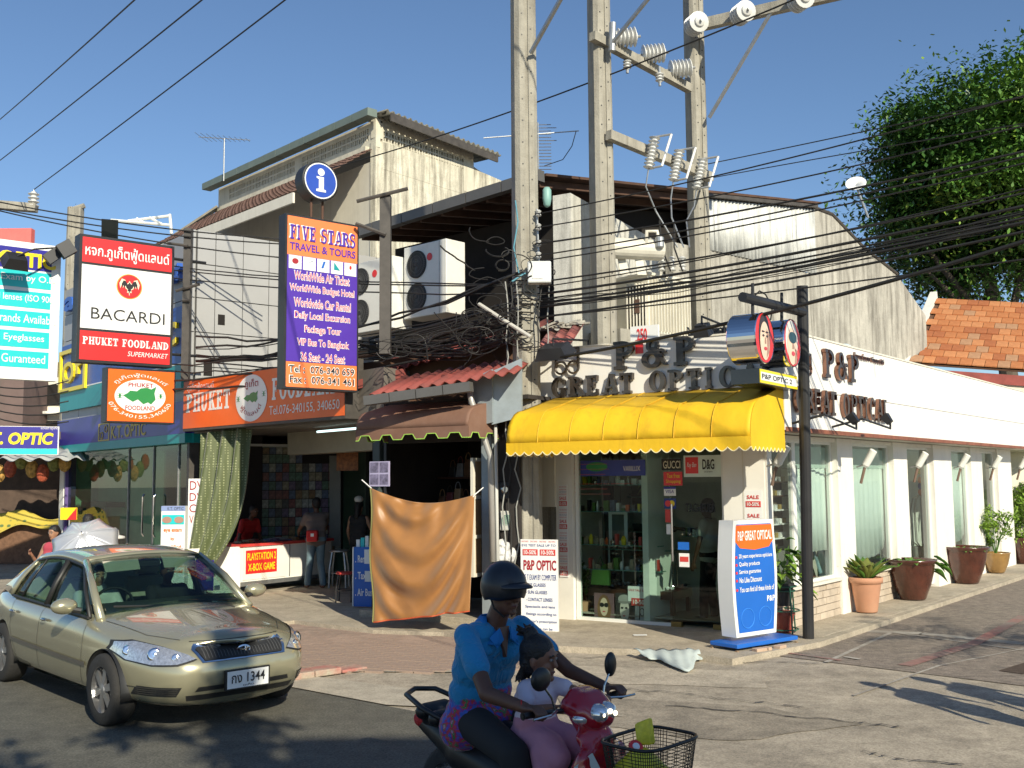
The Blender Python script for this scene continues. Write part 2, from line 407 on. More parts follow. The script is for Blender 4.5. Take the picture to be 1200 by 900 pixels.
#pavers
pav=thing('paver_field',gnd(430,765),'herring rows of pinkish concrete pavers between the road and the shop walkway','pavers');pav['kind']='structure';del pav['category']
pq=[gnd(330,728.5),gnd(437,740),gnd(520,744),gnd(650,762),gnd(600,785),gnd(520,788),gnd(425,787),gnd(335,792),gnd(230,800),gnd(180,742)]
def inside(p,Q):
 c=False;n=len(Q)
 for i in range(n):
  a,b=Q[i],Q[(i+1)%n]
  if(a.y>p.y)!=(b.y>p.y)and p.x<(b.x-a.x)*(p.y-a.y)/(b.y-a.y)+a.x:c=not c
 return c
sheet('paver_bed',[(q.x,q.y)for q in pq],sand_m,.003)
pd=Vector((.34,.94,0));pe=Vector((.94,-.34,0));o0=gnd(420,765)
cells=[]
for i in range(-60,60):
 for j in range(-60,60):
  c=o0+pd*(i*.118)+pe*((j+.5*(i%2))*.224)
  if inside(c,pq):cells.append(c)
cells.sort(key=lambda c:c.y)
pm=MB().box(-.104,.104,-.052,.052,-.02,.014)
pme=mesh_of(pm,paver_m,'paver');rz=math.atan2(pe.y,pe.x)
vis=[c for c in cells if c.x>-3.6]
for c in vis[:300]:
 inst('paver',pme,c+Vector((0,0,random.uniform(-.003,.004))),pav,(random.uniform(-.01,.01),random.uniform(-.01,.01),rz))
b=MB();ids=set(id(c)for c in vis[:300])
for c in cells:
 if id(c)in ids:continue
 P=[c+pe*sx*.104+pd*sy*.052+Vector((0,0,.012))for sx,sy in((-1,-1),(1,-1),(1,1),(-1,1))]
 b.prism([p-Vector((0,0,.03))for p in P],(0,0,.03))
if b.v:ob(b,'far_pavers',paver_m,pav,kind='stuff')
#electric poles and wires
def pole(x,y,w0,w1,h,label,rz=0,parts=True):
 t=thing('utility_pole',(x,y,0),label,'utility pole','concrete utility poles')
 b=MB();c,s__=math.cos(rz),math.sin(rz)
 def sec(w,z):
  e_=w*.5;k_=w*.32;a_=w*.08
  pts=[(-k_,-e_),(-a_,-e_),(-a_,-e_+.02),(a_,-e_+.02),(a_,-e_),(k_,-e_),(e_,-k_),(e_,k_),(k_,e_),(-k_,e_),(-e_,k_),(-e_,-k_)]
  return[Vector((x+p*c-q*s__,y+p*s__+q*c,z))for p,q in pts]
 A,B=sec(w0,-.3),sec(w1,h);n=len(A)
 b.add(A+B,[tuple(range(n)),tuple(range(2*n-1,n-1,-1))]+[(i,(i+1)%n,(i+1)%n+n,i+n)for i in range(n)])
 ob(b,'shaft',pole_m,t)
 b=MB();z=2.5
 while z<h:
  ww=w0+(w1-w0)*z/h
  for q in(-.2,.2):
   p=Vector((x+q*ww*c+(ww*.5+.001)*s__,y+q*ww*s__-(ww*.5+.001)*c,z+(0.1 if q>0 else 0)))
   b.lathe([(.013,0),(.013,.004)],p,6,(s__,-c,0))
  z+=.33
 ob(b,'bolt_holes',s_black,t,kind='stuff')
 return t
P1,P2,P3=Vector((.215,14.93,0)),Vector((1.55,17.0,0)),Vector((3.52,18.8,0))
pole1=pole(P1.x,P1.y,.37,.33,11.5,'tall concrete utility pole wrapped in cables, left of the yellow awning',.25)
pole2=pole(P2.x,P2.y,.40,.32,12.5,'concrete utility pole rising behind the optician sign, left leg of the transformer frame',.4)
pole3=pole(P3.x,P3.y,.36,.32,11.5,'concrete utility pole behind the optician, right leg of the transformer frame',.4)
def beam(mb,a,b_,w,h):
 a,b_=Vector(a),Vector(b_);d=(b_-a).normalized();s1=d.cross(Vector((0,0,1))).normalized()*w/2;up=s1.cross(d).normalized()*h/2
 mb.prism([a-s1-up,a+s1-up,a+s1+up,a-s1+up],b_-a)
def arm(name,pts,w,h,label,m=pole_m,cat='crossarm',kids=None):
 b=MB();beam(b,pts[0],pts[1],w,h);return ob(b,name,m,origin=pts[0],label=label,cat=cat)
A1,A2=at(694,42,16.65),at(808,104,18.5)
arm('crossarm',(A1,A2),.13,.15,'upper concrete crossarm bridging the two transformer poles, with ribbed insulators standing on it')
B1,B2=at(713,158,16.75),at(833,208,18.6)
arm('crossarm',(B1,B2),.13,.16,'lower concrete crossarm between the transformer poles, carrying hanging fuse cutouts')
C1,C2=at(806,33,18.5),at(1010,-14,16.8)
arm('crossarm',(C1,C2),.14,.20,'topmost heavy double crossarm at the right pole, reaching out of the picture')
porc=mat('grey porcelain',(.60,.60,.58),.25,var=.1,coat=.3)
def insulator(c,ax,n=6,r=.13,L=.45,label='',shed_r=None,cat='insulator',grp=None):
 t=thing('insulator',c,label,cat,grp);ax=Vector(ax).normalized();prof=[]
 for i in range(n):
  h=L*i/n;prof+=[(r*.55,h),(r,h+L/n*.35),(r,h+L/n*.5),(r*.55,h+L/n*.62)]
 prof+=[(r*.5,L),(r*.2,L+.02)]
 ob(MB().lathe(prof,c,18,ax),'sheds',porc,t,smooth=False)
 ob(MB().lathe([(.02,-.12),(.02,0)],c,8,ax).lathe([(.025,L),(.025,L+.07)],c,8,ax),'pin',galv,t,kind='stuff')
 return t
for k,(f,l)in enumerate(((.26,'ribbed grey insulator on the upper crossarm, nearest the left transformer pole'),(.55,'ribbed grey insulator in the middle of the upper crossarm'),(.84,'ribbed grey insulator on the upper crossarm, touching the right transformer pole'))):
 p=A1.lerp(A2,f)+Vector((-.12,-.1,.17));insulator(p,(.9,.1,.12),6,.17,.42,l)
for k,(f,l)in enumerate(((.02,'glass-grey dead-end insulator on the top crossarm, beside the right pole'),(.30,'glass-grey dead-end insulator midway out on the top crossarm'),(.63,'glass-grey dead-end insulator at the cut-off end of the top crossarm'))):
 p=C1.lerp(C2,f)+Vector((0,-.12,-.05));insulator(p,(.25,-1,-.1),4,.19,.36,l)
for(qx,qy,l)in((735,76,'small white surge arrester hanging under the upper crossarm, left one'),(773,91,'small white surge arrester hanging under the upper crossarm, right one')):
 p=at(qx,qy,17.3);insulator(p+Vector((0,0,.08)),(0,0,-1),3,.075,.16,l,cat='arrester')
for(qx,qy,dd,l)in((764,178,17.2,'fuse cutout hanging from the lower crossarm, left of three'),(793,193,17.7,'fuse cutout hanging from the lower crossarm, middle of three'),(820,203,18.2,'fuse cutout hanging from the lower crossarm, right of three, by the pole')):
 c=at(qx,qy,dd);t=thing('fuse_cutout',c,l,'fuse cutout')
 ax=Vector((.22,0,1)).normalized();prof=[]
 for i in range(9):h=-.3+i*.066;prof+=[(.06,h),(.10,h+.02),(.06,h+.04)]
 ob(MB().lathe(prof,c,12,ax),'sheds',porc,t)
 off=Vector((.27,-.05,0))
 ob(MB().tube([c+ax*.27,c+ax*.3+off],.02).tube([c-ax*.3,c-ax*.27+off*.8],.02),'clamp',galv,t,kind='stuff')
 ob(MB().tube([c+ax*.3+off,c-ax*.27+off*.8],.022),'fuse_tube',s_white,t)
 b=MB();T0=c-ax*.32;T1=at(qx+30-(qx-764)*.75,290,17.5)
 b.tube([T0,T0+Vector((-.05,0,-.3)),T0.lerp(T1,.5)+Vector((-.12,0,-.05)),T1],.014,6);ob(b,'lead',galv,t)
for(a,b_,l)in(((at(622,62,14.7)),at(662,-10,13.9),'thin steel brace leaning off the top of the left pole'),(at(716,52,16.7),at(765,-8,15.9),'thin steel brace leaning off the middle pole'),(at(831,138,18.5),at(905,12,17.6),'steel brace propping the topmost crossarm from the right pole')):
 bb=MB();beam(bb,a,b_,.05,.05);ob(bb,'brace',galv,origin=a,label=l,cat='brace')
b=MB();b.tube([at(718,27,16.7),at(717,60,16.7)],.06,10);ob(b,'cutout_tube',galv,origin=at(717,45,16.7),label='dark grey tube fixed high on the middle pole',cat='tube')
WIRES=[]
def wire(a,b_,sag,r,label,n=14,grp=None,jit=0):
 P=[]
 for i in range(n+1):
  t=i/n;q=Vector(a).lerp(Vector(b_),t);q.z-=sag*4*t*(1-t)
  if jit and 0<i<n:q+=Vector((random.uniform(-jit,jit),random.uniform(-jit,jit),random.uniform(-jit,jit)))
  P.append(q)
 o=ob(MB().tube(P,r,5),'overhead_wire',cable_m,origin=a,label=label,cat='wire',group=grp,smooth=True,fixn=False)
 return o
g1='overhead wires running right from the cable-wrapped pole'
def wr(p0,p1,d0=14.7,d1=10.6,ext=1.3,sag=.12,r=.012,label='',grp=g1,jit=0):
 a=at(p0[0],p0[1],d0);b_=at(p1[0],p1[1],d1);e_=a+(b_-a)*ext
 wire(a,e_,sag,r,label,grp=grp,jit=jit,n=18)
QW=[((627,251),(1200,103),.010),((627,267),(1200,138),.010),((627,286),(1200,168),.014),((627,300),(1200,174),.011),((627,307),(1200,182),.010),((627,331),(1200,217),.013),((630,345),(1200,232),.019),((630,351),(1200,240),.012),((630,356),(1200,246),.015),((630,360),(1200,251),.020),((630,372),(1200,262),.016),((630,337),(1200,212),.009)]
ORD=['topmost','second','third','fourth','fifth','sixth','seventh','eighth','ninth','tenth','eleventh','lowest']
for i,(p0,p1,r)in enumerate(sorted(QW,key=lambda q:q[1][1])):
 wr(p0,p1,r=r,label=ORD[i]+' of the twelve black wires fanning out to the right edge of the picture',jit=.0)
for i in range(6):
 wr((628,352+i*1.6+random.uniform(-1,1)),(1200,226+i*4+random.uniform(-3,3)),r=.006,sag=.16+random.uniform(0,.12),label='thin slack cable tangled among the thicker wires crossing the shop',grp='thin slack cables',jit=.02)
wr((628,372),(1200,300),r=.010,sag=.05,label='single thin wire passing low over the optician roof to the right edge')
wr((640,421),(1200,268),d0=14.4,d1=10.2,r=.024,sag=.18,label='thick sagging black cable just above the optician lettering')
wr((830,192),(1200,112),d0=18.4,d1=13,r=.010,sag=.02,label='wire leaving the right transformer pole just under its fuse cutouts')
wr((836,208),(1200,146),d0=18.4,d1=13,r=.009,sag=-.02,label='upper straight wire right of the transformer pole crossing the tree crown')
a=at(388,197,23);b_=at(905,-2,14.6);wire(a,a+(b_-a)*1.25,.25,.014,'single black wire rising over the blue sign and past all poles',n=20)
Q=Vector((12,-2,10.6))
for i,(px_,py_,l)in enumerate(((325,0,'right one of three high wires crossing the upper left sky'),(228,0,'middle one of three high wires crossing the upper left sky'),(150,0,'left one of three high wires crossing the upper left sky'))):
 lp=[(40,222),(0,188),(0,140)][i]
 a=at(lp[0],lp[1],32);b_=at(px_,py_,18.5-i*.2);wire(a,b_+(b_-a)*1.35,.12,.016,l,grp=None)
for i in range(15):
 y0=random.choice([318,333,352,360,366,371,376,380,384,390]);y1=398+(y0-330)*.4+random.uniform(-9,9)
 a=at(612,y0,14.7);b_=at(230,y1+8,19.2)
 wire(a,a+(b_-a)*random.choice([1.0,1.0,1.35]),random.uniform(.1,.4),random.choice([.010,.014,.018,.02]),'black cable sagging from the cable-wrapped pole leftwards over the orange sign',grp='cables sagging left over the orange sign',jit=.03,n=16)
for(y0,y1)in((333,330),(335,334),(345,343)):
 a=at(612,y0,14.7);b_=at(225,y1-22,19.6);wire(a,a+(b_-a)*1.35,.15,.012,'thin wire running left at sign height past the blue round sign',grp='thin wires at sign height',jit=.01)
for(y0,y1)in((262,236),(268,244),(284,246)):
 a=at(330,y0+18,19.5);b_=at(-5,y1,19.8);wire(a,b_,.1,.014,'wire crossing above the bat logo sign at the left edge',grp='wires above the left signs')
for i in range(5):
 a=at(-10,452+i*9,24);b_=at(80,446+i*12,23.5);wire(a,b_,.12,.016,'slack wire behind the cyan optician board at the left edge',grp='slack wires behind the cyan board',n=6)
tg=thing('cable_tangle',P1+Vector((0,-.25,4)),'tangle of loops and cable ends clamped round the utility pole','cables')
def wig(c,n,amp,r,seed):
 rnd=random.Random(seed);P=[Vector(c)];a=rnd.uniform(0,6.3);k=rnd.uniform(-.5,.5);fl=rnd.uniform(.3,.8)
 for i in range(n*2):
  a+=k+rnd.uniform(-.25,.25);P.append(P[-1]+Vector((math.cos(a),rnd.uniform(-.2,.2),math.sin(a)*fl))*amp*.45)
 return P
b=MB()
for i in range(34):
 z=random.uniform(3.9,5.6);c=at(random.uniform(556,640),562-(z-2.15)*1200/14.6,random.uniform(14.3,14.7))
 b.tube(wig(c,random.randint(5,11),.09,0,i),random.choice([.006,.008,.012]),4)
ob(b,'loose_loops',cable_m,tg,kind='stuff')
for k,xx in enumerate((592,597,607,633,640)):
 b=MB();P=[at(xx+random.uniform(-4,4),y,14.65)for y in range(330,720 if k<3 else 440,22)]
 b.tube(P,.011,5);ob(b,'down_cable',cable_m if k%2 else mat('grey conduit',(.3,.3,.28),.6),tg)
b=MB()
for i in range(7):
 c=at(612,330+i*9+random.uniform(-3,3),14.68);b.tube([c+Vector((math.cos(a)*.21,math.sin(a)*.21+.22,0))for a in[j*math.pi/8 for j in range(17)]],.01,4)
ob(b,'clamp_bands',cable_m,tg)
b=MB();b.tube([at(604,235,14.68),at(607,260,14.68),at(602,290,14.68),at(608,320,14.68)],.012,5).tube([at(600,330,14.6),at(612,322,14.6),at(622,318,14.6)],.016,5)
ob(b,'blue_tie',mat('faded blue rope',(.10,.28,.36),.8),tg)
tg2=thing('cable_tangle',at(560,410,14.9),'mass of tangled black cables hanging over the red roof edges','cables')
b=MB()
for i in range(40):
 t=random.random()**.5;c=at(420+175*t,422-44*t+random.uniform(-12,14),15.6-.8*t+random.uniform(-.2,.2))
 b.tube(wig(c,random.randint(5,12),.12,0,100+i),random.choice([.004,.006,.009]),4)
ob(b,'loose_loops',cable_m,tg2,kind='stuff')
b=MB()
for i in range(24):
 a=at(604,376+random.uniform(-14,22),14.6);c=at(424+random.uniform(-2,30),408+random.uniform(-9,9),16.6)
 b.tube([a,a.lerp(c,.3)-Vector((0,0,random.uniform(.02,.3))),a.lerp(c,.6)-Vector((0,0,random.uniform(.02,.3))),c],random.choice([.01,.016,.02]),5)
ob(b,'cable_bundle',cable_m,tg2)
bb=MB();bb.tube([at(561,356,14.6),at(590,375,14.4),at(622,395,14.2)],.028,8);ob(bb,'pale_rod',mat('weathered wood rod',(.5,.48,.43),.8),origin=at(590,375,14.4),label='pale weathered rod sticking out left of the cable-wrapped pole',cat='rod')
t=thing('junction_box',at(632,320,14.6),'translucent plastic junction box on the right of the cable-wrapped pole','junction box')
c=at(632,320,14.6);ob(MB().box(c.x-.17,c.x+.17,c.y-.1,c.y+.1,c.z-.16,c.z+.16),'case',mat('milky plastic',(.6,.62,.62),.35),t,bevel=.02)
ob(MB().box(c.x-.1,c.x+.05,c.y-.11,c.y-.09,c.z-.1,c.z+.1),'cover',s_white,t)
c=at(641,229,14.9);ob(MB().lathe([(.02,-.18),(.05,-.15),(.065,-.06),(.065,.08),(.04,.12)],c,14),'lamp_cover',mat('pale green plastic',(.22,.40,.36),.5),origin=c,label='pale green bell-shaped fitting behind the left pole below the roof edge',cat='fitting',smooth=True)
c=at(619,399,14.72)
t=thing('insulator_rack',P1+Vector((.2,-.1,5.5)),'vertical rack of small spool insulators on the right face of the cable-wrapped pole','insulator rack')
ob(MB().tube([at(629,245,14.75),at(632,322,14.75)],.015),'rod',galv,t)
for y in(250,266,285,299,313):ob(MB().lathe([(.02,-.05),(.045,-.03),(.025,0),(.045,.03),(.02,.05)],at(631,y,14.7),10),'spool',porc,t)
#optician's corner shop
FL=F.U(640)
SE=S.U(1184)
H_L,H_P=2.70,4.06
shop=thing('optician_shop',F.w(0,0),'white single-storey corner optician with a tall blank parapet and glazed front','shop')
PF=Fr(*(F.w(0,0)+F.n*PO).xy,F.u.x,F.u.y);PS=Fr(*(S.w(0,0)+S.n*PO).xy,S.u.x,S.u.y)
def isect(A,B):
 d=A.u.x*B.u.y-A.u.y*B.u.x;r=B.O-A.O
 return(r.x*B.u.y-r.y*B.u.x)/d
cuF,cuS=isect(PF,PS),isect(PS,PF)
CP=PF.w(cuF,0)
PFL=PF.U(628);PSE=PS.U(1260)
th=.16
def par(fr,u0,u1,z0,z1,name='parapet'):
 b=MB();b.fb(fr,u0,u1,z0,z1,-th,0);return ob(b,name,parapet_m,shop)
seam=3.32
par(PF,PFL,cuF,2.76,H_P);
P=[PF.w(cuF,0),PS.w(PSE,0),PS.w(PSE,0)-PS.n*th,PF.w(cuF,0)-PF.n*th*.98-PS.n*th*.98]
b=MB().prism([p+Vector((0,0,seam+.006))for p in P],(0,0,H_P-seam-.006));ob(b,'parapet_panel',parapet_m,shop)
b=MB().prism([p+Vector((0,0,2.80))for p in P],(0,0,seam-2.80-.004));ob(b,'parapet_panel',parapet_m,shop)
b=MB().prism([p+Vector((0,0,seam-.01))-PS.n*.01 for p in P],(0,0,.02));ob(b,'seam',mat('dark seam',(.2,.18,.15),.8),shop)
b=MB().prism([p+PS.n*.006+Vector((0,0,2.745))for p in P],(0,0,.056));ob(b,'edge_strip',mat('rusty brown edging',(.24,.085,.05),.6,var=.3,scale=6),shop)
b=MB();b.fb(PS,cuS+.02,PSE,H_P,H_P+.025,-th-.01,.012);b.fb(PF,PFL,cuF-.0,H_P,H_P+.024,-th,.014);ob(b,'coping',cream_paint,shop)
sof=mat('soffit board',(.62,.58,.50),.8)
pts=[PF.w(PFL,2.755,-.02),PF.w(cuF,2.755,-.02),PS.w(PSE,2.74,-.02),S.w(PSE,2.74,-3.5),F.w(FL,2.755,-4)]
ob(MB().prism(pts[:1]+[pts[1]-PS.n*.02]+pts[2:],(0,0,.07)),'soffit',sof,shop)
pts=[F.w(FL,3.9,0),F.w(0,3.9,0),S.w(SE+3,3.9,0),S.w(SE+3,3.9,-2.6),F.w(FL-.2,3.9,-1.7)]
ob(MB().prism(pts,(0,0,.05)),'flat_roof',conc_wall,shop)
pil=[(893,935-38),(980,998),(1046,1062),(1093,1114),(1137,1150),(1168,1184)]
wins=[(899,980,.62,'blind0'),(998,1046,.62,'blind'),(1062,1093,.12,'door'),(1114,1137,.62,'blind'),(1150,1168,.12,'open')]
blind_m=mat('pale green blind',(.74,.82,.77),.6,var=.05)
frame_m=mat('window frame white',(.75,.76,.72),.4,var=.04)
stone_m=mat('pale split stone brick',(.50,.42,.33),.9,var=.18,scale=5,bump=.5,dirt=.3,dcol=(.3,.24,.18))
z0w=SZ
for i,(a,b_)in enumerate(pil):
 u0,u1=S.U(a),S.U(b_)
 if i==0:u0=-.02
 b=MB();b.fb(S,u0,u1,z0w-.05,2.742,-.22,.03);ob(b,'pilaster',white_paint,shop)
b=MB();b.fb(S,0,SE,H_L-.02,2.74,-.2,0.0);ob(b,'lintel',white_paint,shop)
for i,(a,b_,sill,kd_)in enumerate(wins):
 u0,u1=S.U(a)+.0,S.U(b_)
 if i==0:u0=S.U(899)
 if sill>.3:
  ub0,ub1=u0,u1
  b=MB();b.fb(S,ub0,ub1,z0w-.05,sill-.04,-.16,-.035);ob(b,'plinth',mat('plinth mortar',(.4,.35,.28),.9),shop)
  b=MB();b.fb(S,ub0+.002,ub1-.002,sill-.04,sill,-.2,.05);ob(b,'window_sill',cream_paint,shop)
  rows=5;bh=(sill-.04-z0w)/rows;nb=max(1,round((ub1-ub0)/.26));bw=(ub1-ub0)/nb
  for r in range(rows):
   for c in range(nb+(r%2)):
    x0=ub0+(c-.5*(r%2))*bw;x1=x0+bw
    x0,x1=max(x0,ub0)+.004,min(x1,ub1)-.004
    if x1-x0<.03:continue
    bb=MB();bb.fb(S,x0,x1,z0w+r*bh+.004,z0w+(r+1)*bh-.006,-.05,random.uniform(-.012,.006));ob(bb,'brick',stone_m,shop)
 fr_=None
 b=MB()
 for(x0,x1,y0,y1)in((u0,u0+.05,sill,H_L),(u1-.05,u1,sill,H_L),(u0+.05,u1-.05,H_L-.06,H_L-.02),(u0+.05,u1-.05,sill,sill+.04)):
  b.fb(S,x0,x1,y0,y1,-.14,-.07)
 if kd_=='blind0':b.fb(S,S.U(934),S.U(938),sill+.04,H_L-.06,-.14,-.07)
 fr_=ob(b,'window_frame',frame_m,shop)
 b=MB();b.fb(S,u0+.05,u1-.05,sill+.04,H_L-.06,-.105,-.099);ob(b,'pane',glass('clear pane',(.93,.98,.96),0,1.45,.95),fr_)
 if kd_.startswith('blind'):
  ua=S.U(938)if kd_=='blind0' else u0+.12
  P=[]
  n=26
  for j in range(n+1):
   u=ua+(u1-.06-ua)*j/n;P.append([S.w(u,z,-.15+.012*math.sin(j*1.9))for z in(sill+(.42 if kd_=='blind0' else .18+.25*(j/n)**8),1.6,H_L-.42)])
  ob(MB().grid(P),'blind',blind_m,fr_,smooth=True,solid=.004)
  b=MB();b.fb(S,ua,u1-.06,H_L-.42,H_L-.1,-.152,-.14);ob(b,'upper_blind',mat('green grey upper blind',(.50,.62,.56),.6),fr_)
for i,(px_,py_)in enumerate(((893,541),(998,542),(1061,540),(1112,540),(1151,540),(1183,540))):
 nm=['on the corner pilaster under the yellow awning','on the first pilaster right of the black post','on the pilaster before the dark doorway','on the pilaster after the dark doorway','on the fifth pilaster, above the bamboo pot','on the last pilaster at the end of the side wall'][i]
 c=S.w(S.U(px_+4),2.30,.03);t=thing('wall_lamp',c,'slanted white tube spotlight '+nm,'wall lamp','tube spotlights along the side wall')
 a_,b2=c+S.n*.06+Vector((0,0,-.12)),c+S.n*.26+Vector((0,0,.22))
 ob(MB().lathe([(.035,0),(.058,.04),(.062,.30),(.05,.31),(.05,.28)],a_.lerp(b2,.35),14,(b2-a_)),'lamp_head',frame_m,t,smooth=False)
 ob(MB().tube([c,c+S.n*.07+Vector((0,0,.02)),a_.lerp(b2,.5)],.014),'bracket',galv,t)
 ob(MB().tube([a_-Vector((0,0,.14)),a_.lerp(b2,.4)],.024,8),'lamp_rod',mat('brownish steel',(.18,.12,.09),.5),t)
ob(MB().fb(S,-.1,SE,SZ,2.74,-1.9,-1.8),'back_wall',mat('inner wall',(.7,.72,.66),.8),shop)
ob(MB().prism([F.w(FL,.14,-.2),F.w(-.15,.14,-.2),S.w(SE,.14,-.2),S.w(SE,.14,-1.8),S.w(.9,.14,-3.0),F.w(FL,.14,-3.0)],(0,0,.02)),'floor',mat('shop floor',(.42,.38,.32),.35),shop)
ob(MB().fb(S,SE-.1,SE-.02,SZ,2.74,-1.8,-.2),'end_wall',white_paint,shop)
#front
fl_=FL
u_bx0,u_bx1=F.U(655),F.U(668)
gl0,gl1=F.U(672),F.U(846)
p0,p1=F.U(848),0.0
ob(MB().fb(F,F.U(652),F.U(671),SZ-.05,2.74,-.25,.02),'pilaster',white_paint,shop)
ob(MB().fb(F,p0,-.012,SZ-.05,2.74,-.3,.028),'pilaster',white_paint,shop)
ob(MB().fb(F,F.U(871),F.U(871)+.015,SZ,2.74,.028,.034),'groove',cream_paint,shop)
ob(MB().fb(F,FL-.35,F.U(652)-.003,SZ-.05,2.74,-.4,-.15),'side_pier',conc_wall,shop)
ob(MB().fb(F,gl0,gl1,2.62,2.74,-.2,-.02),'lintel',cream_paint,shop)
df=MB()
dd=F.U(781)
for(x0,x1,y0,y1)in((gl0,gl0+.05,SZ,2.62),(gl0+.05,dd,SZ,SZ+.045),(gl0+.05,gl1-.03,2.575,2.62),(gl1-.03,gl1,SZ,2.62)):df.fb(F,x0,x1,y0,y1,-.13,-.05)
dfo=ob(df,'shopfront_frame',frame_m,shop)
ob(MB().fb(F,gl0+.05,dd-.004,SZ+.045,2.575,-.10,-.09),'pane',shopglass,dfo)
door=ob(MB().fb(F,dd+.004,gl1-.035,SZ+.03,2.57,-.098,-.086),'door',glass('door glass',(.66,.74,.70),0.0,1.45,.85),shop)
hb=MB();hu=F.U(785)
hb.tube([F.w(hu,.98,-.03),F.w(hu,1.78,-.03)],.016,10).tube([F.w(hu,1.05,-.09),F.w(hu,1.05,-.03)],.01).tube([F.w(hu,1.71,-.09),F.w(hu,1.71,-.03)],.01)
ob(hb,'handle',chrome,door)
ob(MB().fb(F,dd,dd+.16,SZ+.0,SZ+.07,-.12,-.04).fb(F,gl1-.2,gl1-.04,SZ,SZ+.07,-.12,-.04),'patch_fitting',mat('brass patch',(.30,.22,.08),.35,metal=.8),door,kind='stuff')
inw=mat('cream inner wall',(.82,.80,.72),.7)
ob(MB().fb(F,FL,p0+.5,SZ,2.74,-2.7,-2.62),'inner_wall',inw,shop)
ob(MB().fb(F,fl_-.0,F.U(655),SZ,2.74,-2.6,-.42),'left_wall',inw,shop)
cab_w=mat('cabinet green glass back',(.03,.065,.055),.25)
for k,(za,zb,x0,x1)in enumerate(((1.62,2.45,676,765),(.82,1.38,676,765),(1.75,2.35,790,848),(.95,1.55,790,848))):
 o_=-2.55;uu0,uu1=F.U(x0,o_),F.U(x1,o_)
 c_=thing('display_cabinet',F.w(uu0,za,o_),['upper left dark glass wall cabinet of spectacles inside the optician','lower left dark glass wall cabinet of spectacles inside the optician','upper glass wall cabinet of spectacles behind the glass door','lower glass wall cabinet of spectacles behind the glass door'][k],'cabinet')
 ob(MB().fb(F,uu0,uu1,za,zb,o_,o_+.03),'back',cab_w,c_)
 ns=4
 for s_ in range(ns):
  zz=za+(zb-za)*s_/ns;ob(MB().fb(F,uu0+.01,uu1-.01,zz,zz+.015,o_+.03,o_+.2),'shelf',mat('green shelf glass',(.10,.28,.22),.15),c_)
  m_=MB();nn=int((uu1-uu0)/.13)
  for q in range(nn):
   uq=uu0+.07+q*.13;zc=zz+.05
   for e_ in(-.028,.028):m_.tube([F.w(uq+e_+.022*math.cos(a),zc+.016*math.sin(a),o_+.15)for a in[j*math.pi/4 for j in range(9)]],.003,4)
  ob(m_,'spectacles',s_black if s_%2 else chrome_d,c_,kind='stuff')
#yellow awning
def awning(name,W,u0,u1,zt,zb,proj,m,label,scal,edge_m,val=.14,bull=.42,ribs=(),back=.0):
 t=thing(name,W.w(u0,zb,0),label,'awning')
 prof=[(0.0,zt)]
 kx,kz=proj*.70,zt-(zt-zb-val)*.34
 prof.append((kx,kz))
 nz=zb+val
 for i in range(1,7):
  a=i/6*math.pi/2;prof.append((kx+(proj-kx)*math.sin(a),nz+(kz-nz)*math.cos(a)))
 nU=max(24,int((u1-u0)/.06));P=[]
 rnd=random.Random(3)
 for i in range(nU+1):
  u=u0+(u1-u0)*i/nU;row=[]
  for j,(o,z)in enumerate(prof):
   dz=0
   if ribs and j>=1:
    dz=-.012*abs(math.sin(math.pi*(u-u0)/ribs))
   row.append(W.w(u,z+dz+rnd.uniform(-.002,.002),o+dz*.5))
  P.append(row)
 ob(MB().grid(P),'canopy',m,t,smooth=True,solid=.006)
 if ribs:
  for s_ in range(1,7):
   u=u0+(u1-u0)*s_/7;ob(MB().tube([W.w(u,z+.004,o+.004)for o,z in prof],.007,4),'seam',mat('awning seam',(.62,.36,.01),.7),t)
 for nm,u in(('side_panel',u0),('side_panel',u1)):
  pts=[W.w(u,z,o)for o,z in prof]+[W.w(u,nz,0)]
  ob(MB().add(pts,[tuple(range(len(pts)))]),nm,m,t,solid=.006)
 def val_strip(f,L,sign=1):
  n=max(1,round(L/scal));V=[];Fc=[]
  st=8
  tot=n*st
  for i in range(tot+1):
   s_=L*i/tot;ph=(i%st)/st
   d=val*(.72+.28*math.sin(math.pi*((i/st)%1.0)))if scal<.3 else val*(.55 if .22<((i/st)%1.0)<.72 else 1.0)
   V+=[f(s_,nz),f(s_,nz-d)]
  for i in range(tot):Fc.append((2*i,2*i+2,2*i+3,2*i+1))
  return V,Fc
 for f,L in((lambda s_,z:W.w(u0+s_,z,proj+.004),u1-u0),(lambda s_,z:W.w(u1+.004,z,proj-s_),proj),(lambda s_,z:W.w(u0-.004,z,proj-s_),proj)):
  V,Fc=val_strip(f,L);ob(MB().add(V,Fc),'valance',m,t,solid=.005)
  e_=MB();pts=[V[i]for i in range(1,len(V),2)];e_.tube([p-Vector((0,0,.002))for p in pts],.008,5);ob(e_,'valance_piping',edge_m,t)
 fb_=MB()
 fb_.tube([W.w(u0+.02,nz,proj-.02),W.w(u1-.02,nz,proj-.02)],.012,6)
 for u in(u0+.02,(u0+u1)/2,u1-.02):fb_.tube([W.w(u,nz,.0),W.w(u,nz,proj-.02)],.012,6)
 ob(fb_,'frame',galv,t,kind='stuff')
 return t
awu1=PF.U(921,.02);awu0=PF.U(660,.02)
zt=PF.Z(800,458,.02)
aw1=awning('awning',Fr(*(PF.O+PF.n*.02).xy,PF.u.x,PF.u.y),PF.U(650,.02),awu1,zt,2.47,1.30,yellow_m,'bright yellow canvas awning with scalloped edge over the optician front',.145,mat('pale yellow piping',(.85,.75,.45),.6),val=.17,ribs=.52)
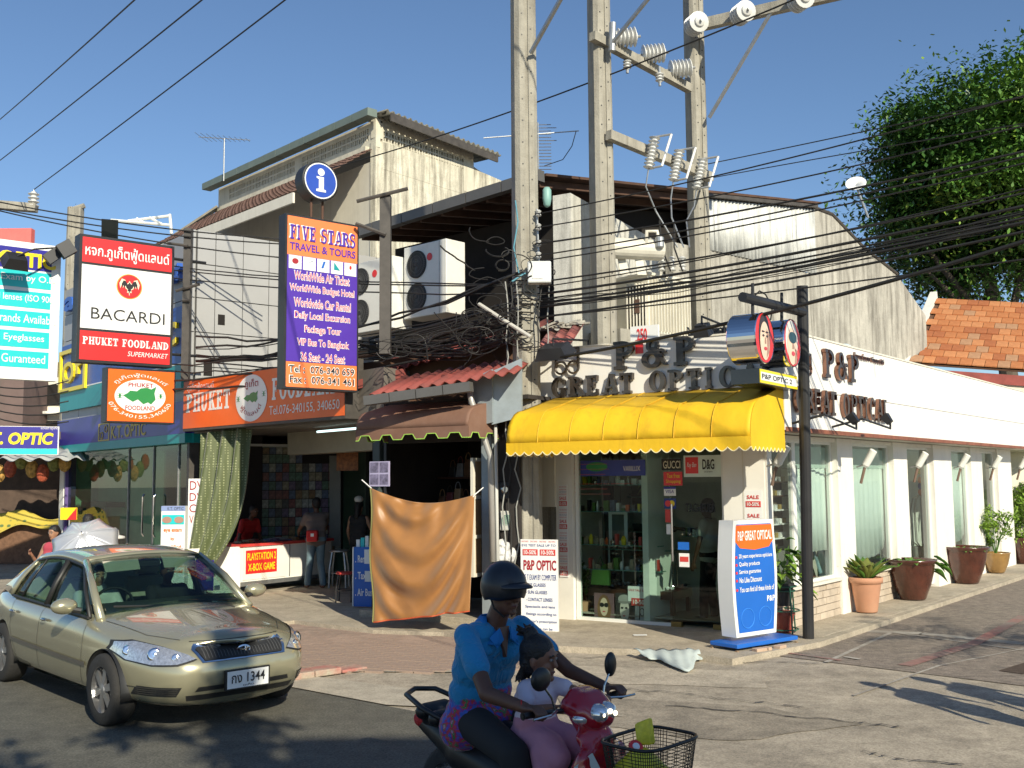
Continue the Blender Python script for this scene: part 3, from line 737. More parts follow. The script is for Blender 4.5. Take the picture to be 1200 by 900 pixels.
#brown awning over the handbag shop
aw2=awning('awning',Fr(*(BF.w(0,0,.0)).xy,BF.u.x,BF.u.y),BF.U(417,.75),BF.U(549,.75),BF.Z(490,473),2.74,.75,brown_canvas,'faded brown canvas awning with lime green edging over the handbag stall',.42,mat('lime green piping',(.35,.62,.10),.6),val=.16)
#handbag shop under the red roofs
hs=thing('handbag_shop',BF.w(-1,0),'dark narrow stall of handbags under low red corrugated roofs','shop')
hu0,hu1=BF.U(437),BF.U(556)
ob(MB().fb(BF,hu0-.25,hu1+.9,0.0,.16,-.5,.02),'step',conc,hs,bevel=.01)
ob(MB().fb(BF,hu0,hu0+.13,.16,3.0,-.12,0),'post',mat('dark green grey post',(.06,.08,.08),.6),hs)
ob(MB().fb(BF,hu0+.2,hu0+.25,.16,3.0,-.12,-.02),'post',black_m,hs)
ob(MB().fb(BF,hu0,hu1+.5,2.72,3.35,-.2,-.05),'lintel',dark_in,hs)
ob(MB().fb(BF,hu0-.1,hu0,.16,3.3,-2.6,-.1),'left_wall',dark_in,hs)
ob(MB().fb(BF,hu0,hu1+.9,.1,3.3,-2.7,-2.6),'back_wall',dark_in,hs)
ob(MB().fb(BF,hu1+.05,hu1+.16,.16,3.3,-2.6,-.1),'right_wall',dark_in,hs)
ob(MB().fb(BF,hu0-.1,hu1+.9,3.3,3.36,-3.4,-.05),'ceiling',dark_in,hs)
t=thing('plywood_shutter',BF.w(BF.U(560),0),'narrow upright shutter frame of pale wood with three plywood panels','shutter')
W_=Fr(*BF.w(BF.U(554),0,.03).xy,.55,.83)
za,zb_=.75,2.47;wu=.46
for(x0,x1,y0,y1)in((0,.05,za,zb_),(wu-.05,wu,za,zb_),(.05,wu-.05,za,za+.05),(.05,wu-.05,zb_-.05,zb_),(.05,wu-.05,za+.55,za+.6),(.05,wu-.05,za+1.12,za+1.17)):
 ob(MB().fb(W_,x0,x1,y0,y1,-.02,.03),'frame_bar',cream_paint,t)
for y in(za+.05,za+.6,za+1.17):ob(MB().fb(W_,.05,wu-.05,y+.0,y+(.5 if y>za+.1 else .5),-.01,.005),'panel',mat('warm plywood',(.50,.34,.19),.7,var=.12),t)
clad=mat('bluish metal sheet',(.30,.35,.38),.5,metal=.2,var=.12,scale=2,dirt=.4,dcol=(.16,.16,.15))
cu0,cu1=BF.U(553,.3),BF.U(604,.3)
t=thing('metal_cladding',BF.w(cu0,3,.3),'bluish galvanised sheet metal cladding between the stall roof and the pole','cladding')
n_=3
pz0,pz1=BF.Z(556,500,.3),BF.Z(556,447,.3)
ob(MB().prism([BF.w(cu0,pz0,.30),BF.w((cu0+cu1)/2-.01,pz0+.05,.30),BF.w((cu0+cu1)/2-.01,pz1+.16,.30),BF.w(cu0-.1,pz1,.30)],-BF.n*.03),'metal_sheet',clad,t)
ob(MB().prism([BF.w((cu0+cu1)/2-.04,pz0+.02,.27),BF.w(cu1,pz0+.12,.12),BF.w(cu1,pz1+.3,.12),BF.w((cu0+cu1)/2-.04,pz1+.13,.27)],-BF.n*.03),'metal_sheet',clad,t)
ob(MB().fb(BF,BF.U(567),BF.U(578),.16,3.0,-.02,.06),'lower_sheet',clad,t)
ob(MB().fb(BF,BF.U(578),BF.U(606),.16,3.1,-.12,-.05),'dark_board',dark_in,t)
t=thing('downpipe',BF.w(cu0,3),'bent aluminium downpipe dropping from the gutter beside the wooden shutter','downpipe')
ob(MB().tube([BF.w(BF.U(551,.4),BF.Z(551,457,.4),.4),BF.w(BF.U(553,.4),BF.Z(553,470,.4),.4),BF.w(BF.U(575,.2),BF.Z(575,535,.2),.2),BF.w(BF.U(577,.2),1.0,.2)],.045,10),'pipe',mat('aluminium grey pipe',(.45,.44,.42),.4,metal=.4),t,smooth=True)
ob(MB().tube([BF.w(BF.U(581,.16),3.1,.16),BF.w(BF.U(583,.16),.2,.16)],.025,8),'thin_pipe',mat('pvc pipe',(.5,.5,.47),.5),t,smooth=True)
t=thing('electric_meter',at(594,610,14.8),'small grey electric meter hung on cables left of the pole','meter')
c=at(594,610,14.8);ob(MB().box(c.x-.1,c.x+.1,c.y-.06,c.y+.06,c.z-.14,c.z+.14),'box',mat('meter grey',(.45,.45,.42),.5),t,bevel=.015);ob(MB().lathe([(.07,0),(.07,.04),(.05,.06)],c+Vector((0,-.06,.02)),16,(0,-1,0)),'dial',shopglass,t)
t=thing('electric_meter',at(592,578,14.8),'upper dark electric meter on the board left of the pole, below the yellow awning','meter')
c=at(592,575,14.8);ob(MB().box(c.x-.09,c.x+.09,c.y-.06,c.y+.06,c.z-.12,c.z+.12),'box',black_m,t,bevel=.015);ob(MB().lathe([(.06,0),(.06,.04),(.04,.06)],c+Vector((0,-.06,.02)),16,(0,-1,0)),'dial',chrome_d,t)
t=thing('plastic_bag',at(592,645,14.7),'crumpled white plastic bags hanging low beside the pole','bag')
b=MB();rnd=random.Random(4)
for i in range(6):b.ell(at(592+rnd.uniform(-9,9),645+rnd.uniform(-9,9),14.7),(rnd.uniform(.06,.11),.06,rnd.uniform(.06,.12)),8,6,Matrix.Rotation(rnd.uniform(0,3),3,'Y'))
for v in b.v:v+=Vector((rnd.uniform(-.012,.012),)*3)
ob(b,'crumpled_sheet',mat('bag white',(.6,.6,.6),.5),t,kind='stuff')
#red corrugated roofs
def corr_roof(name,A,B,C_,D,m,label,amp=.03,wl=.19,thick=.008,under=None,parts=1):
 """A,B lower edge left/right; D,C upper edge left/right; corrugations run up the slope; one part per sheet"""
 A,B,C_,D=map(Vector,(A,B,C_,D));t=thing(name,A,label,'roof')
 W=(B-A).length;nsh=max(1,round(W/.8));nor=(B-A).cross(D-A).normalized();nor=nor if nor.z>0 else-nor
 for s_ in range(nsh):
  P=[];k=max(6,int(W/nsh/wl*6))
  for i in range(k+1):
   f=(s_+i/k)/nsh;h=amp*math.sin(2*math.pi*f*W/wl)+.004*(s_%2)
   P.append([A.lerp(B,f)+nor*h,D.lerp(C_,f)+nor*h])
  ob(MB().grid(P),'roof_sheet',m,t,smooth=True,solid=thick)
 return t
def lp(a,b,t):return Vector(a).lerp(Vector(b),t)
a,b_=at(432,464,14.65),at(602,437,13.95)
up=Vector((.35,1.35,.40));
corr_roof('tin_roof',a,b_,b_+up,a+up,red_roof,'lower red corrugated tin roof with a grey gutter, above the brown awning')
t=thing('gutter',a,'grey box gutter under the edge of the lower red tin roof','gutter')
ga,gb=at(428,470,14.6),at(553,453,14.05);L_=(gb-ga)
for i in range(4):
 p,q=ga+L_*(i/4+.004),ga+L_*((i+1)/4-.004);mb_=MB();beam(mb_,p,q,.14,.13+.004*(i%2));ob(mb_,'gutter_length',mat('grey gutter',(.13,.125,.12),.5,metal=.3),t)
a,b_=at(405,447,16.6),at(606,398,15.6)
up=Vector((.6,1.5,.55))
corr_roof('tin_roof',a,b_,b_+up,a+up,red_roof,'upper red corrugated tin roof, half hidden under tangled black cables')
t=thing('gutter',a,'short red painted gutter along the upper tin roof','gutter');mb_=MB();beam(mb_,at(405,455,16.5),at(475,437,16.2),.12,.14);ob(mb_,'channel',red_roof,t)
a,b_=at(626,411,14.9),at(671,402,14.7);up=Vector((.25,.9,.42))
corr_roof('tin_roof',a,b_,b_+up,a+up,mat('weathered red roof',(.34,.10,.085),.7,var=.2,dirt=.5,dcol=(.3,.27,.25)),'small pinkish red corrugated roof piece right of the cable-wrapped pole')
t=thing('rubble_ledge',at(655,388,15.6),'ledge of broken grey boards above the small red roof piece','ledge')
for i in range(7):
 mb_=MB();p=at(632+i*6,386-i,15.6);beam(mb_,p,p+Vector((.3,random.uniform(-.1,.3),random.uniform(-.02,.12))),.12,.03);ob(mb_,'board',conc_wall,t)
t=thing('shop_loft',at(500,430,16.5),'dark boarded loft front between the two red tin roofs','loft')
p,q=at(402,470,16.9),at(612,452,16.0)
ob(MB().prism([Vector((p.x,p.y,3.2)),Vector((q.x,q.y,3.2)),Vector((q.x,q.y,4.35)),Vector((p.x,p.y,4.05))],(.1,.5,0)),'front_board',dark_brown,t)
#building with the open upper floor
obd=thing('open_loft_building',(0.6,18,0),'two-storey building with a dark open upper floor under a thin rusty roof','building')
R1,R2,R3=at(640,206,18),at(963,239,23.9),at(412,277,21.8)
R4=R2+(R3-R1)
LF=Fr(R1.x,R1.y,*((R1-R3).normalized().xy));RFR=Fr(R1.x,R1.y,*((R2-R1).xy))
ob(MB().prism([R1,R2,R4,R3],(0,0,.05)),'roof',rust_m,obd)
n_=9
for i in range(n_):
 p,q=R1.lerp(R3,(i+.4)/n_),R2.lerp(R4,(i+.4)/n_);mb_=MB();beam(mb_,p-Vector((0,0,.09)),q-Vector((0,0,.09)),.07,.13);ob(mb_,'rafter',rust_m,obd)
G=(R1-R3)
for i in range(6):
 p,q=R3+G*(i/6+.002),R3+G*((i+1)/6-.002);mb_=MB();beam(mb_,p+Vector((-.08,-.08,-.02)),q+Vector((-.08,-.08,-.02)),.17,.2+.006*(i%2));ob(mb_,'gutter_length',mat('grey gutter',(.13,.125,.12),.5),obd)
void_m=mat('painted shade black',(.016,.013,.012),.95,var=.2)  # near-black colour stands in for the deep shade inside the open loft
q=LF.O-LF.n*1.3
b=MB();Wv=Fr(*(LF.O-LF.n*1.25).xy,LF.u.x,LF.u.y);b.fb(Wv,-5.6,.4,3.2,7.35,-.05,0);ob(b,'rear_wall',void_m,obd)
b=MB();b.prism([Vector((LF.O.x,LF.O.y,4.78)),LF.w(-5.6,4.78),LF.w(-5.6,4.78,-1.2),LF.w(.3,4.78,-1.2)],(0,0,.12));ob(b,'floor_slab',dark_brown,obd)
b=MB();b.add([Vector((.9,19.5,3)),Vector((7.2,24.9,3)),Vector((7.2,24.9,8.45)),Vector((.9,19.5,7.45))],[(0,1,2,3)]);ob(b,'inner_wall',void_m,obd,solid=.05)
WA,WB=Vector((1.02,17.0,0)),Vector((3.87,21.9,0));wz=at(670,226,17.0).z
dW=(WB-WA).normalized();nW=Vector((dW.y,-dW.x,0))
b=MB().prism([WA+Vector((0,0,3)),WB+Vector((0,0,3)),WB+Vector((0,0,wz-.1)),WA+Vector((0,0,wz))],-nW*.34);ob(b,'wing_wall',mat('grimy white wall',(.56,.55,.50),.8,dirt=.8,dcol=(.24,.23,.2),streak=True,dlo=.46,grain=.2),obd)
CF=Fr(.6,18,.747,.664)
c0,c1=CF.U(826),CF.U(963);cz0=6.9
ns=9
for i in range(ns):
 ua,ub=c0+(c1-c0)*i/ns,c0+(c1-c0)*(i+1)/ns;P=[]
 zt_=lambda u:7.48+(8.5-7.48)*u/c1
 k=20
 for j in range(k+1):
  u=ua+(ub-ua)*j/k;o=.02*math.sin(u*2*math.pi/.13)+.006*(i%2)
  P.append([CF.w(u,cz0,.06+o),CF.w(u,zt_(u)-.04,.06+o)])
 ob(MB().grid(P),'wall_sheet',corr_white,obd,smooth=True,solid=.006)
u5,u6,u7=CF.U(963),CF.U(1021),CF.U(1092)
P=[(c0-.9,3),(u7,0),(u7,CF.Z(1092,372)),(CF.U(1060),CF.Z(1060,325)),(u6,CF.Z(1021,294)),(CF.U(985),CF.Z(985,256)),(u5+.02,zt_(c1)-.02),(u5+.02,cz0),(c0-.9,cz0)]
ob(MB().prism([CF.w(u,z,0.04)for u,z in P],-CF.n*.2),'flank_wall',conc_wall,obd)
mb_=MB();beam(mb_,CF.w(c0,zt_(c0)+.02,.1),CF.w(c1,zt_(c1)+.02,.1),.14,.07);ob(mb_,'verge_strip',steel_dark,obd)
P=[(u5,zt_(c1)),(CF.U(985),CF.Z(985,256)),(u6,CF.Z(1021,294)),(CF.U(1060),CF.Z(1060,325))]
mb_=MB()
mb_.tube([CF.w(u,z+.02,.05)for u,z in P],.04,6);ob(mb_,'capping',steel_dark,obd)
#tall building with the brown roof
tb=thing('tall_building',(-3.5,26,0),'tall stained cream building with a vented top storey and brown tiled pent roof','building')
TL=Fr(-3.5,26,.686,-.728);TR=Fr(-3.5,26,.64,.77)
ztop=TL.Z(437,139);L9=TL.U(250);uR=TR.U(557);uR2=TR.U(612)
zr_end=TR.Z(560,176)
cem=mat('cream cement',(.62,.58,.47),.85,var=.1,dirt=.45,dcol=(.3,.27,.2),streak=True)
zv0,zv1=ztop-.58,ztop-.22
zb3=7.2
def vent_band(fr,u0,u1,z0,z1,parent,nb,m=cem,rows=2,o=.0):
 bw=(u1-u0)/nb;me_cache={}
 for i in range(nb):
  b=MB();x0=u0+i*bw;f_=.035;hh=(z1-z0)/rows
  for r in range(rows):
   y0=z0+r*hh
   b.fb(fr,x0,x0+f_,y0,y0+hh,-.14,o);b.fb(fr,x0+bw/2-f_/2,x0+bw/2+f_/2,y0,y0+hh,-.14,o-.002)
   b.fb(fr,x0+f_,x0+bw,y0,y0+.04,-.14,o-.004)
  ob(b,'vent_block',m,parent)
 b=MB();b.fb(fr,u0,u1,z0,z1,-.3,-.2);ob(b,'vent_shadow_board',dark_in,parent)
ob(MB().fb(TL,L9,0,zv1,ztop-.05,-.15,0),'upper_wall',cem,tb)
ob(MB().fb(TL,L9,0,zv0-.2,zv0,-.15,0),'upper_wall',cem,tb)
vs0,vs1=TL.U(262),TL.U(341);vs2,vs3=TL.U(349),TL.U(430)
for(x0,x1)in((L9,vs0),(vs1,vs2),(vs3,0)):ob(MB().fb(TL,x0,x1,zv0,zv1,-.15,0),'upper_wall',cem,tb)
vent_band(TL,vs0,vs1,zv0,zv1,tb,22);vent_band(TL,vs2,vs3,zv0,zv1,tb,18)
mb_=MB();beam(mb_,TL.w(L9,zv0-.2,.06),TL.w(-.3,zv0-.2,.06),.12,.12);ob(mb_,'ledge',cem,tb)
G0,G1=TL.w(L9-.3,ztop,.28),TL.w(.25,ztop,.28)
for i in range(12):
 p,q=G0.lerp(G1,i/12+.001),G0.lerp(G1,(i+1)/12-.001);mb_=MB();beam(mb_,p,q,.3,.2+.006*(i%2));ob(mb_,'gutter_length',mat('verdigris grey gutter',(.15,.19,.17),.6),tb)
ob(MB().prism([TR.w(0,zb3),TR.w(uR2,zb3),TR.w(uR2,TR.Z(612,222)),TR.w(uR+.3,TR.Z(575,205)),TR.w(uR,TR.Z(557,196)),TR.w(0,TR.Z(437,163))],-TR.n*.2),'stained_wall',stain_wall,tb)
zc0,zc1=TR.Z(437,163),TR.Z(557,196)
w0,w1=TR.U(447),TR.U(545)
za,zb_=TR.Z(447,165),TR.Z(447,153)
ob(MB().fb(TR,0,uR,zb_,zb_+.35,-.18,0),'upper_wall',cem,tb)
ob(MB().fb(TR,0,w0,zc1-.1,zb_,-.18,0.004),'upper_wall',cem,tb);ob(MB().fb(TR,w1,uR,zc1-.8,zb_,-.18,0.004),'upper_wall',cem,tb)
vent_band(TR,w0,w1,za-.02,zb_,tb,15,o=.004)
ob(MB().fb(TR,w0,w1,zc1-.9,za-.02,-.18,.006),'upper_wall',stain_wall,tb)
A_,B_=TR.w(-.05,zb_+.36,.45),TR.w(uR+.7,zb_+.30,.45)
C_,D_=B_-TR.n*1.0+Vector((0,0,.02)),A_-TR.n*1.0+Vector((0,0,.02));ob(MB().prism([TL.w(L9,ztop-.1,-.1),TL.w(0,ztop-.1,-.1),TR.w(uR,zb_+.3,-.3),TR.w(uR,zb_+.3,-8)],(0,0,.05)),'roof_deck',steel_dark,tb)
t_=MB();P=[]
k=150
for i in range(k+1):
 f=i/k;h=.05*math.sin(2*math.pi*f*22);P.append([A_.lerp(B_,f)+Vector((0,0,h)),D_.lerp(C_,f)+Vector((0,0,h))])
ob(MB().grid(P),'corrugated_roof',mat('grey fibre cement',(.16,.155,.13),.9,var=.2),tb,smooth=True,solid=.03)
mb_=MB();beam(mb_,A_+Vector((.1,.1,-.13)),B_+Vector((-.1,-.05,-.13)),.05,.22);ob(mb_,'fascia',steel_dark,tb)
zt1,zt0=zv0-.26,zv0-2.3
uL,uRR=TL.U(176,1.5),-.3
ridge=[TL.w(L9+.6,zt1,.05),TL.w(-.1,zt1,.05)]
eave=[TL.w(TL.U(205,2.6),TL.Z(205,283,2.6),2.3),TL.w(-.2-.0,TL.Z(410,222,1.6),2.0)]
eave=[TL.w(L9-.2,zt1-1.55,2.3),TL.w(-.2,zt1-1.55,2.3)]
nr=12
for i in range(nr):
 p0_,p1_=ridge[0].lerp(eave[0],i/nr),ridge[1].lerp(eave[1],i/nr);q0,q1=ridge[0].lerp(eave[0],(i+1.15)/nr),ridge[1].lerp(eave[1],(i+1.15)/nr)
 P=[];k=110
 for j in range(k+1):
  h=.022*math.sin(j*2*math.pi/2.5);P.append([p0_.lerp(p1_,j/k)+Vector((0,0,h)),q0.lerp(q1,j/k)+Vector((0,0,h+.045))])
 ob(MB().grid(P),'tile_course',brown_tile,tb,smooth=False,solid=.02)
ob(MB().fb(TL,L9-.1,-.05,2,zt1-.3,-.3,.0),'lower_wall',cream_paint,tb)
mb_=MB();beam(mb_,eave[0]+Vector((0,0,-.14)),eave[1]+Vector((0,0,-.14)),.06,.26);ob(mb_,'eave_board',cream_paint,tb)
lft=TL.w(L9-.2,zt1-.1,.1);l2=TL.w(L9-3.6,zt1-.9,1.0);l3=TL.w(L9-4.0,zt1-2.0,2.4)
for i in range(8):
 a_,b2=lft.lerp(eave[0],i/8),l2.lerp(l3,i/8);c_,d_=lft.lerp(eave[0],(i+1.1)/8),l2.lerp(l3,(i+1.1)/8)
 P=[]
 for j in range(41):h=.022*math.sin(j*2*math.pi/2.5);P.append([a_.lerp(b2,j/40)+Vector((0,0,h)),c_.lerp(d_,j/40)+Vector((0,0,h+.045))])
 ob(MB().grid(P),'tile_course',brown_tile,tb,solid=.02)
mb_=MB();beam(mb_,TL.w(L9+.1,zt1+.12,.1),TL.w(L9-.9,zt1-1.8,2.3),.55,.06);ob(mb_,'ridge_boards',mat('grey weathered boards',(.22,.2,.16),.9,var=.2),tb)
ob(MB().prism([l3+Vector((0,0,-.1)),eave[0]+Vector((0,0,-.1)),eave[0]+Vector((0,0,-6)),l3+Vector((0,0,-6))],-TL.n*.2),'lower_wall',conc_wall,tb)
def aerial(c,H,L,ang,n,label,m=galv,arm_h=1.0):
 t=thing('tv_aerial',c,label,'aerial');c=Vector(c)
 ob(MB().tube([c,c+Vector((0,0,H))],.022,6),'mast',m,t)
 d=Vector((math.cos(ang),math.sin(ang),-.12));e_=Vector((-math.sin(ang),math.cos(ang),0));top=c+Vector((0,0,H*arm_h))
 b=MB();b.tube([top-d*L/2,top+d*L/2],.014,5);ob(b,'boom',m,t)
 for i in range(n):
  p=top-d*L/2+d*L*(i+.5)/n;l=.15+.3*(1-i/n);b=MB();b.tube([p-e_*l,p+e_*l],.008,4);ob(b,'element',m,t)
aerial(at(262,212,31),1.35,1.7,-.15,10,'thin tv aerial with a long boom on the left end of the tall roof')
t=aerial(at(633,206,18.2),.95,.0,0,1,'tv aerial with a ladder of short elements on the open loft roof')if False else None
t=thing('tv_aerial',at(633,206,18.2),'tv aerial like a comb of short rods standing on the loft roof behind the pole','aerial')
c=at(631,206,18.3);ob(MB().tube([c,c+Vector((0,0,1.0))],.015,6),'mast',galv,t)
for i in range(15):p=c+Vector((0,0,.12+i*.06));l=.34 if i in(13,9)else .24;ob(MB().tube([p-Vector((.04,0,0)),p+Vector((l,0,0))],.008,4),'element',galv,t)
ob(MB().tube([c+Vector((-1.0,0,.72)),c+Vector((.75,0,.84))],.012,5),'boom',galv,t)
b=MB();b.tube([c+Vector((.7,0,.83)),c+Vector((.62,0,.55)),c+Vector((.45,0,.3)),c+Vector((.1,0,.18))],.008,4);ob(b,'feeder',cable_m,t)
#eyewear shop on the left corner
kt=thing('eyewear_shop',KF.w(0,0),'grey panelled two-storey eyewear shop with blue and teal fascia','shop')
k_l=KF.U(70);zf0=KF.Z(150,521);zf1=KF.Z(150,490)
zf0,zf1=2.94,3.78;zu0=3.78;zu1=KS.Z(226,268)
ob(MB().fb(KF,k_l,0,zf0+.19,zf1,-.3,.10),'fascia',s_blue,kt)
ob(MB().fb(KF,k_l,0,zf0,zf0+.188,-.3,.10),'fascia_band',s_teal,kt)
ob(MB().fb(KS,0.05,.9,zf0+.19,zf1,-.3,.08),'fascia',s_blue,kt)
ob(MB().fb(KS,0.05,.9,zf0,zf0+.188,-.3,.08),'fascia_band',s_teal,kt)
ob(MB().fb(KF,k_l+.1,-.1,zu0,zu1-.05,-6,-.05),'core_wall',mat('joint grey',(.15,.15,.15),.8),kt)
ob(MB().fb(KS,.1,7.5,zu0+.5,zu1-.05,-.4,-.05),'core_wall',mat('joint grey',(.15,.15,.15),.8),kt)
nr_=5;ph=(zu1-zu0)/nr_
sx=[KS.U(x)for x in(226,248,281,312,350,395,440,480,520)]
for r in range(nr_):
 for i in range(len(sx)-1):
  b=MB();b.fb(KS,sx[i]+.008,sx[i+1]-.008,zu0+r*ph+.01,zu0+(r+1)*ph-.01,-.05,random.uniform(0,.004));ob(b,'cladding_panel',grey_panel,kt)
 nb=6
 for i in range(nb):
  x0,x1=k_l+(0-k_l)*i/nb,k_l+(0-k_l)*(i+1)/nb
  b=MB();b.fb(KF,x0+.008,x1-.008,zu0+r*ph+.01,zu0+(r+1)*ph-.01,-.05,random.uniform(0,.004));ob(b,'cladding_panel',grey_panel,kt)
for(x0,x1,y0,y1)in((252,260,368,380),(236,246,424,440)):
 b=MB();b.fb(KS,KS.U(x0),KS.U(x1),KS.Z(x0,y1),KS.Z(x0,y0),-.01,.012);ob(b,'wall_hatch',void_m,kt)
ob(MB().fb(KF,k_l,k_l+.35,0,zf0,-.3,0),'pier',white_paint,kt)
ob(MB().fb(KF,k_l+.36,k_l+.45,0,zf0,-.28,-.02),'corner_post',mat('violet post',(.12,.08,.25),.5),kt)
ob(MB().fb(KF,-.12,0,0,zf0,-.2,0),'pier',steel_dark,kt)
kg=glass('eyewear glass',(.60,.78,.70),0.0,1.5,.8)
us=[k_l+.45,KF.U(147),KF.U(176),KF.U(205),-.12]
for i in range(4):
 f_=ob(MB().fb(KF,us[i+1]-.02,us[i+1],.1,zf0,-.12,-.06),'mullion',galv,kt)
 ob(MB().fb(KF,us[i]+.01,us[i+1]-.025,.1,zf0,-.10,-.09),'pane',kg,kt)
for x in(170,183):
 b=MB();b.tube([KF.w(KF.U(x),1.0,-.0),KF.w(KF.U(x),1.06,.04),KF.w(KF.U(x),1.85,.04),KF.w(KF.U(x),1.9,-.0)],.02,8);ob(b,'handle',chrome,kt)
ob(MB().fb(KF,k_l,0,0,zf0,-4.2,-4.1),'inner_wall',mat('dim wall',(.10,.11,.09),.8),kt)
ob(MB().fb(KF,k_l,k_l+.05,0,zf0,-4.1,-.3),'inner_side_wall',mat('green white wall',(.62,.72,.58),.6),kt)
ob(MB().fb(KF,k_l+.3,KF.U(146),.1,zf0-.05,-.95,-.9),'display_screen',mat('green white wall',(.62,.72,.58),.6),kt)
ob(MB().fb(KF,k_l,0,.06,.1,-4.1,-.1),'floor',mat('shop floor',(.42,.38,.32),.35),kt)
ob(MB().fb(KF,k_l,0,zf0-.05,zf0,-4.1,-.3),'ceiling',white_paint,kt)
ob(MB().fb(KF,KF.U(110,-.6),KF.U(140,-.6),1.55,1.68,-.75,-.3).fb(KF,KF.U(110,-.6),KF.U(116,-.6),.1,1.55,-.75,-.3).fb(KF,KF.U(120,-.6),KF.U(140,-.6),.1,.9,-.75,-.3),'display_desk',mat('dark desk',(.06,.05,.045),.5),kt,kind='stuff')
zz0,zz1=KF.Z(80,470),KF.Z(80,368)
b1=thing('shop_sign',KF.w(k_l,zz0),'wide blue and teal board with yellow framed letters behind the bat logo sign','sign board')
ob(MB().fb(KF,k_l+.15,-.25,4.55,5.75,.01,.09),'panel',mat('board blue',(.03,.09,.40),.4),b1)
ob(MB().fb(KF,k_l+.15,-.25,4.02,4.55,.01,.10),'lower_band',s_teal,b1)
ob(MB().fb(KF,k_l+.15,-.25,4.54,4.57,.01,.105),'line',s_white,b1)
def letter3d(s,fr,u0,u1,z0,z1,m,parent,ext=.06,off=.03,o=.1,**k):return text(s,fr,u0,u1,z0,z1,m,parent,o=o,ext=ext,off=off,name='letter',**k)
letter3d('O',KF,KF.U(76),KF.U(90),4.72,5.28,s_yellow,b1);letter3d('C',KF,KF.U(196),KF.U(211),KF.Z(203,408),KF.Z(203,380),s_yellow,b1)
fr_=MB()
for(x0,x1,y0,y1)in((72,74,4.5,5.6),(101,103.5,4.5,5.6)):fr_.fb(KF,KF.U(x0),KF.U(x1),y0,y1,.1,.16)
fr_.fb(KF,KF.U(74),KF.U(101),4.5,4.6,.1,.158);fr_.fb(KF,KF.U(74),KF.U(101),5.5,5.6,.1,.158)
ob(fr_,'letter_frame',s_yellow,b1)
letter3d('P',KF,KF.U(92),KF.U(101),4.9,5.4,s_yellow,b1)
letter3d('ist',KF,KF.U(197),KF.U(214),KF.Z(205,334),KF.Z(205,312),mat('letter blue',(.03,.12,.5),.4),b1)
letter3d('a',KF,KF.U(76),KF.U(87),KF.Z(80,368),KF.Z(80,352),mat('letter blue',(.03,.12,.5),.4),b1)
g=KF
text('K.T.',g,g.U(134),g.U(148),zf0+.23,zf0+.52,s_gold,kt,o=.108,off=.02);text('OPTIC',g,g.U(150),g.U(175),zf0+.23,zf0+.52,s_gold,kt,o=.108,off=.02)
b=MB()
for(x0,x1,y0,y1)in((119,120,.26,.78),(131,132,.26,.78)):b.fb(g,g.U(x0),g.U(x1),zf0+y0-.06,zf0+y1-.16,.1,.108)
b.fb(g,g.U(120),g.U(131),zf0+.20,zf0+.23,.1,.108).fb(g,g.U(120),g.U(131),zf0+.59,zf0+.62,.1,.108)
for(x,z)in((123,.33),(128,.48)):c=g.w(g.U(x),zf0+z,.105);b.tube([c+g.u*.10*math.cos(a)+Vector((0,0,.08*math.sin(a)))for a in[j*math.pi/8 for j in range(17)]],.014,4)
ob(b,'emblem',s_gold,kt,kind='stuff')
#food shop: ceiling and inner walls
ds=thing('food_shop',(-4.5,19,0),'open-fronted dim shop room behind the orange sign, its wall covered in disc covers','shop')
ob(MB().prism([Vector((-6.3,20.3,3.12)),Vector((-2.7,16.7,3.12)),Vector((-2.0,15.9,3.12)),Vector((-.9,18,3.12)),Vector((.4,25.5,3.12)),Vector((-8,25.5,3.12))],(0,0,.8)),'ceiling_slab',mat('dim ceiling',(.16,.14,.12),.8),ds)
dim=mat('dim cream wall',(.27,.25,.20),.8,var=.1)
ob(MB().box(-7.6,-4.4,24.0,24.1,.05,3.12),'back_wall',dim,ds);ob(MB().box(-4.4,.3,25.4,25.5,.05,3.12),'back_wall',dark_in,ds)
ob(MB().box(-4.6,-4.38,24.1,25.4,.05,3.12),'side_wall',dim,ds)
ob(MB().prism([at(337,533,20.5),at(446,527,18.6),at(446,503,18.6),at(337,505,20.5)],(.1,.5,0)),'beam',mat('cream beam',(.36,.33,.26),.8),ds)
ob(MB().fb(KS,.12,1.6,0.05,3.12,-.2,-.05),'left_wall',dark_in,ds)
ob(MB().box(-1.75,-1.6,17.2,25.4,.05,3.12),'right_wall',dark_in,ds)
ob(MB().prism([at(386,640,22),at(399,640,22),at(399,534,22),at(386,534,22)],(0,.2,0)),'door_panel',mat('grey door',(.22,.22,.2),.6),ds)
cols=[(.26,.09,.08),(.12,.15,.24),(.32,.28,.2),(.12,.2,.15),(.08,.08,.08),(.40,.39,.36),(.26,.16,.08),(.17,.12,.2)]
cmats=[mat('cover print %s'%n,c,.3,var=.6,scale=14)for n,c in zip(('red','blue','sand','green','black','pale','brown','plum'),cols)]
DW=Fr(-6.7,21.8,.95,.3)
cme=[mesh_of(MB().fb(Fr(0,0,.95,.3),-.065,.065,-.09,.09,0,.012),m,'disc_cover')for m in cmats]
ob(MB().fb(DW,-.1,3.1,.6,3.05,-.08,-.01),'rack_board',dark_in,ds)
cnt=0
for r in range(12):
 for c in range(22):
  if c>15 and r>9:continue
  inst('disc_cover',random.choice(cme),DW.w(.0+c*.142,.70+r*.194),ds);cnt+=1
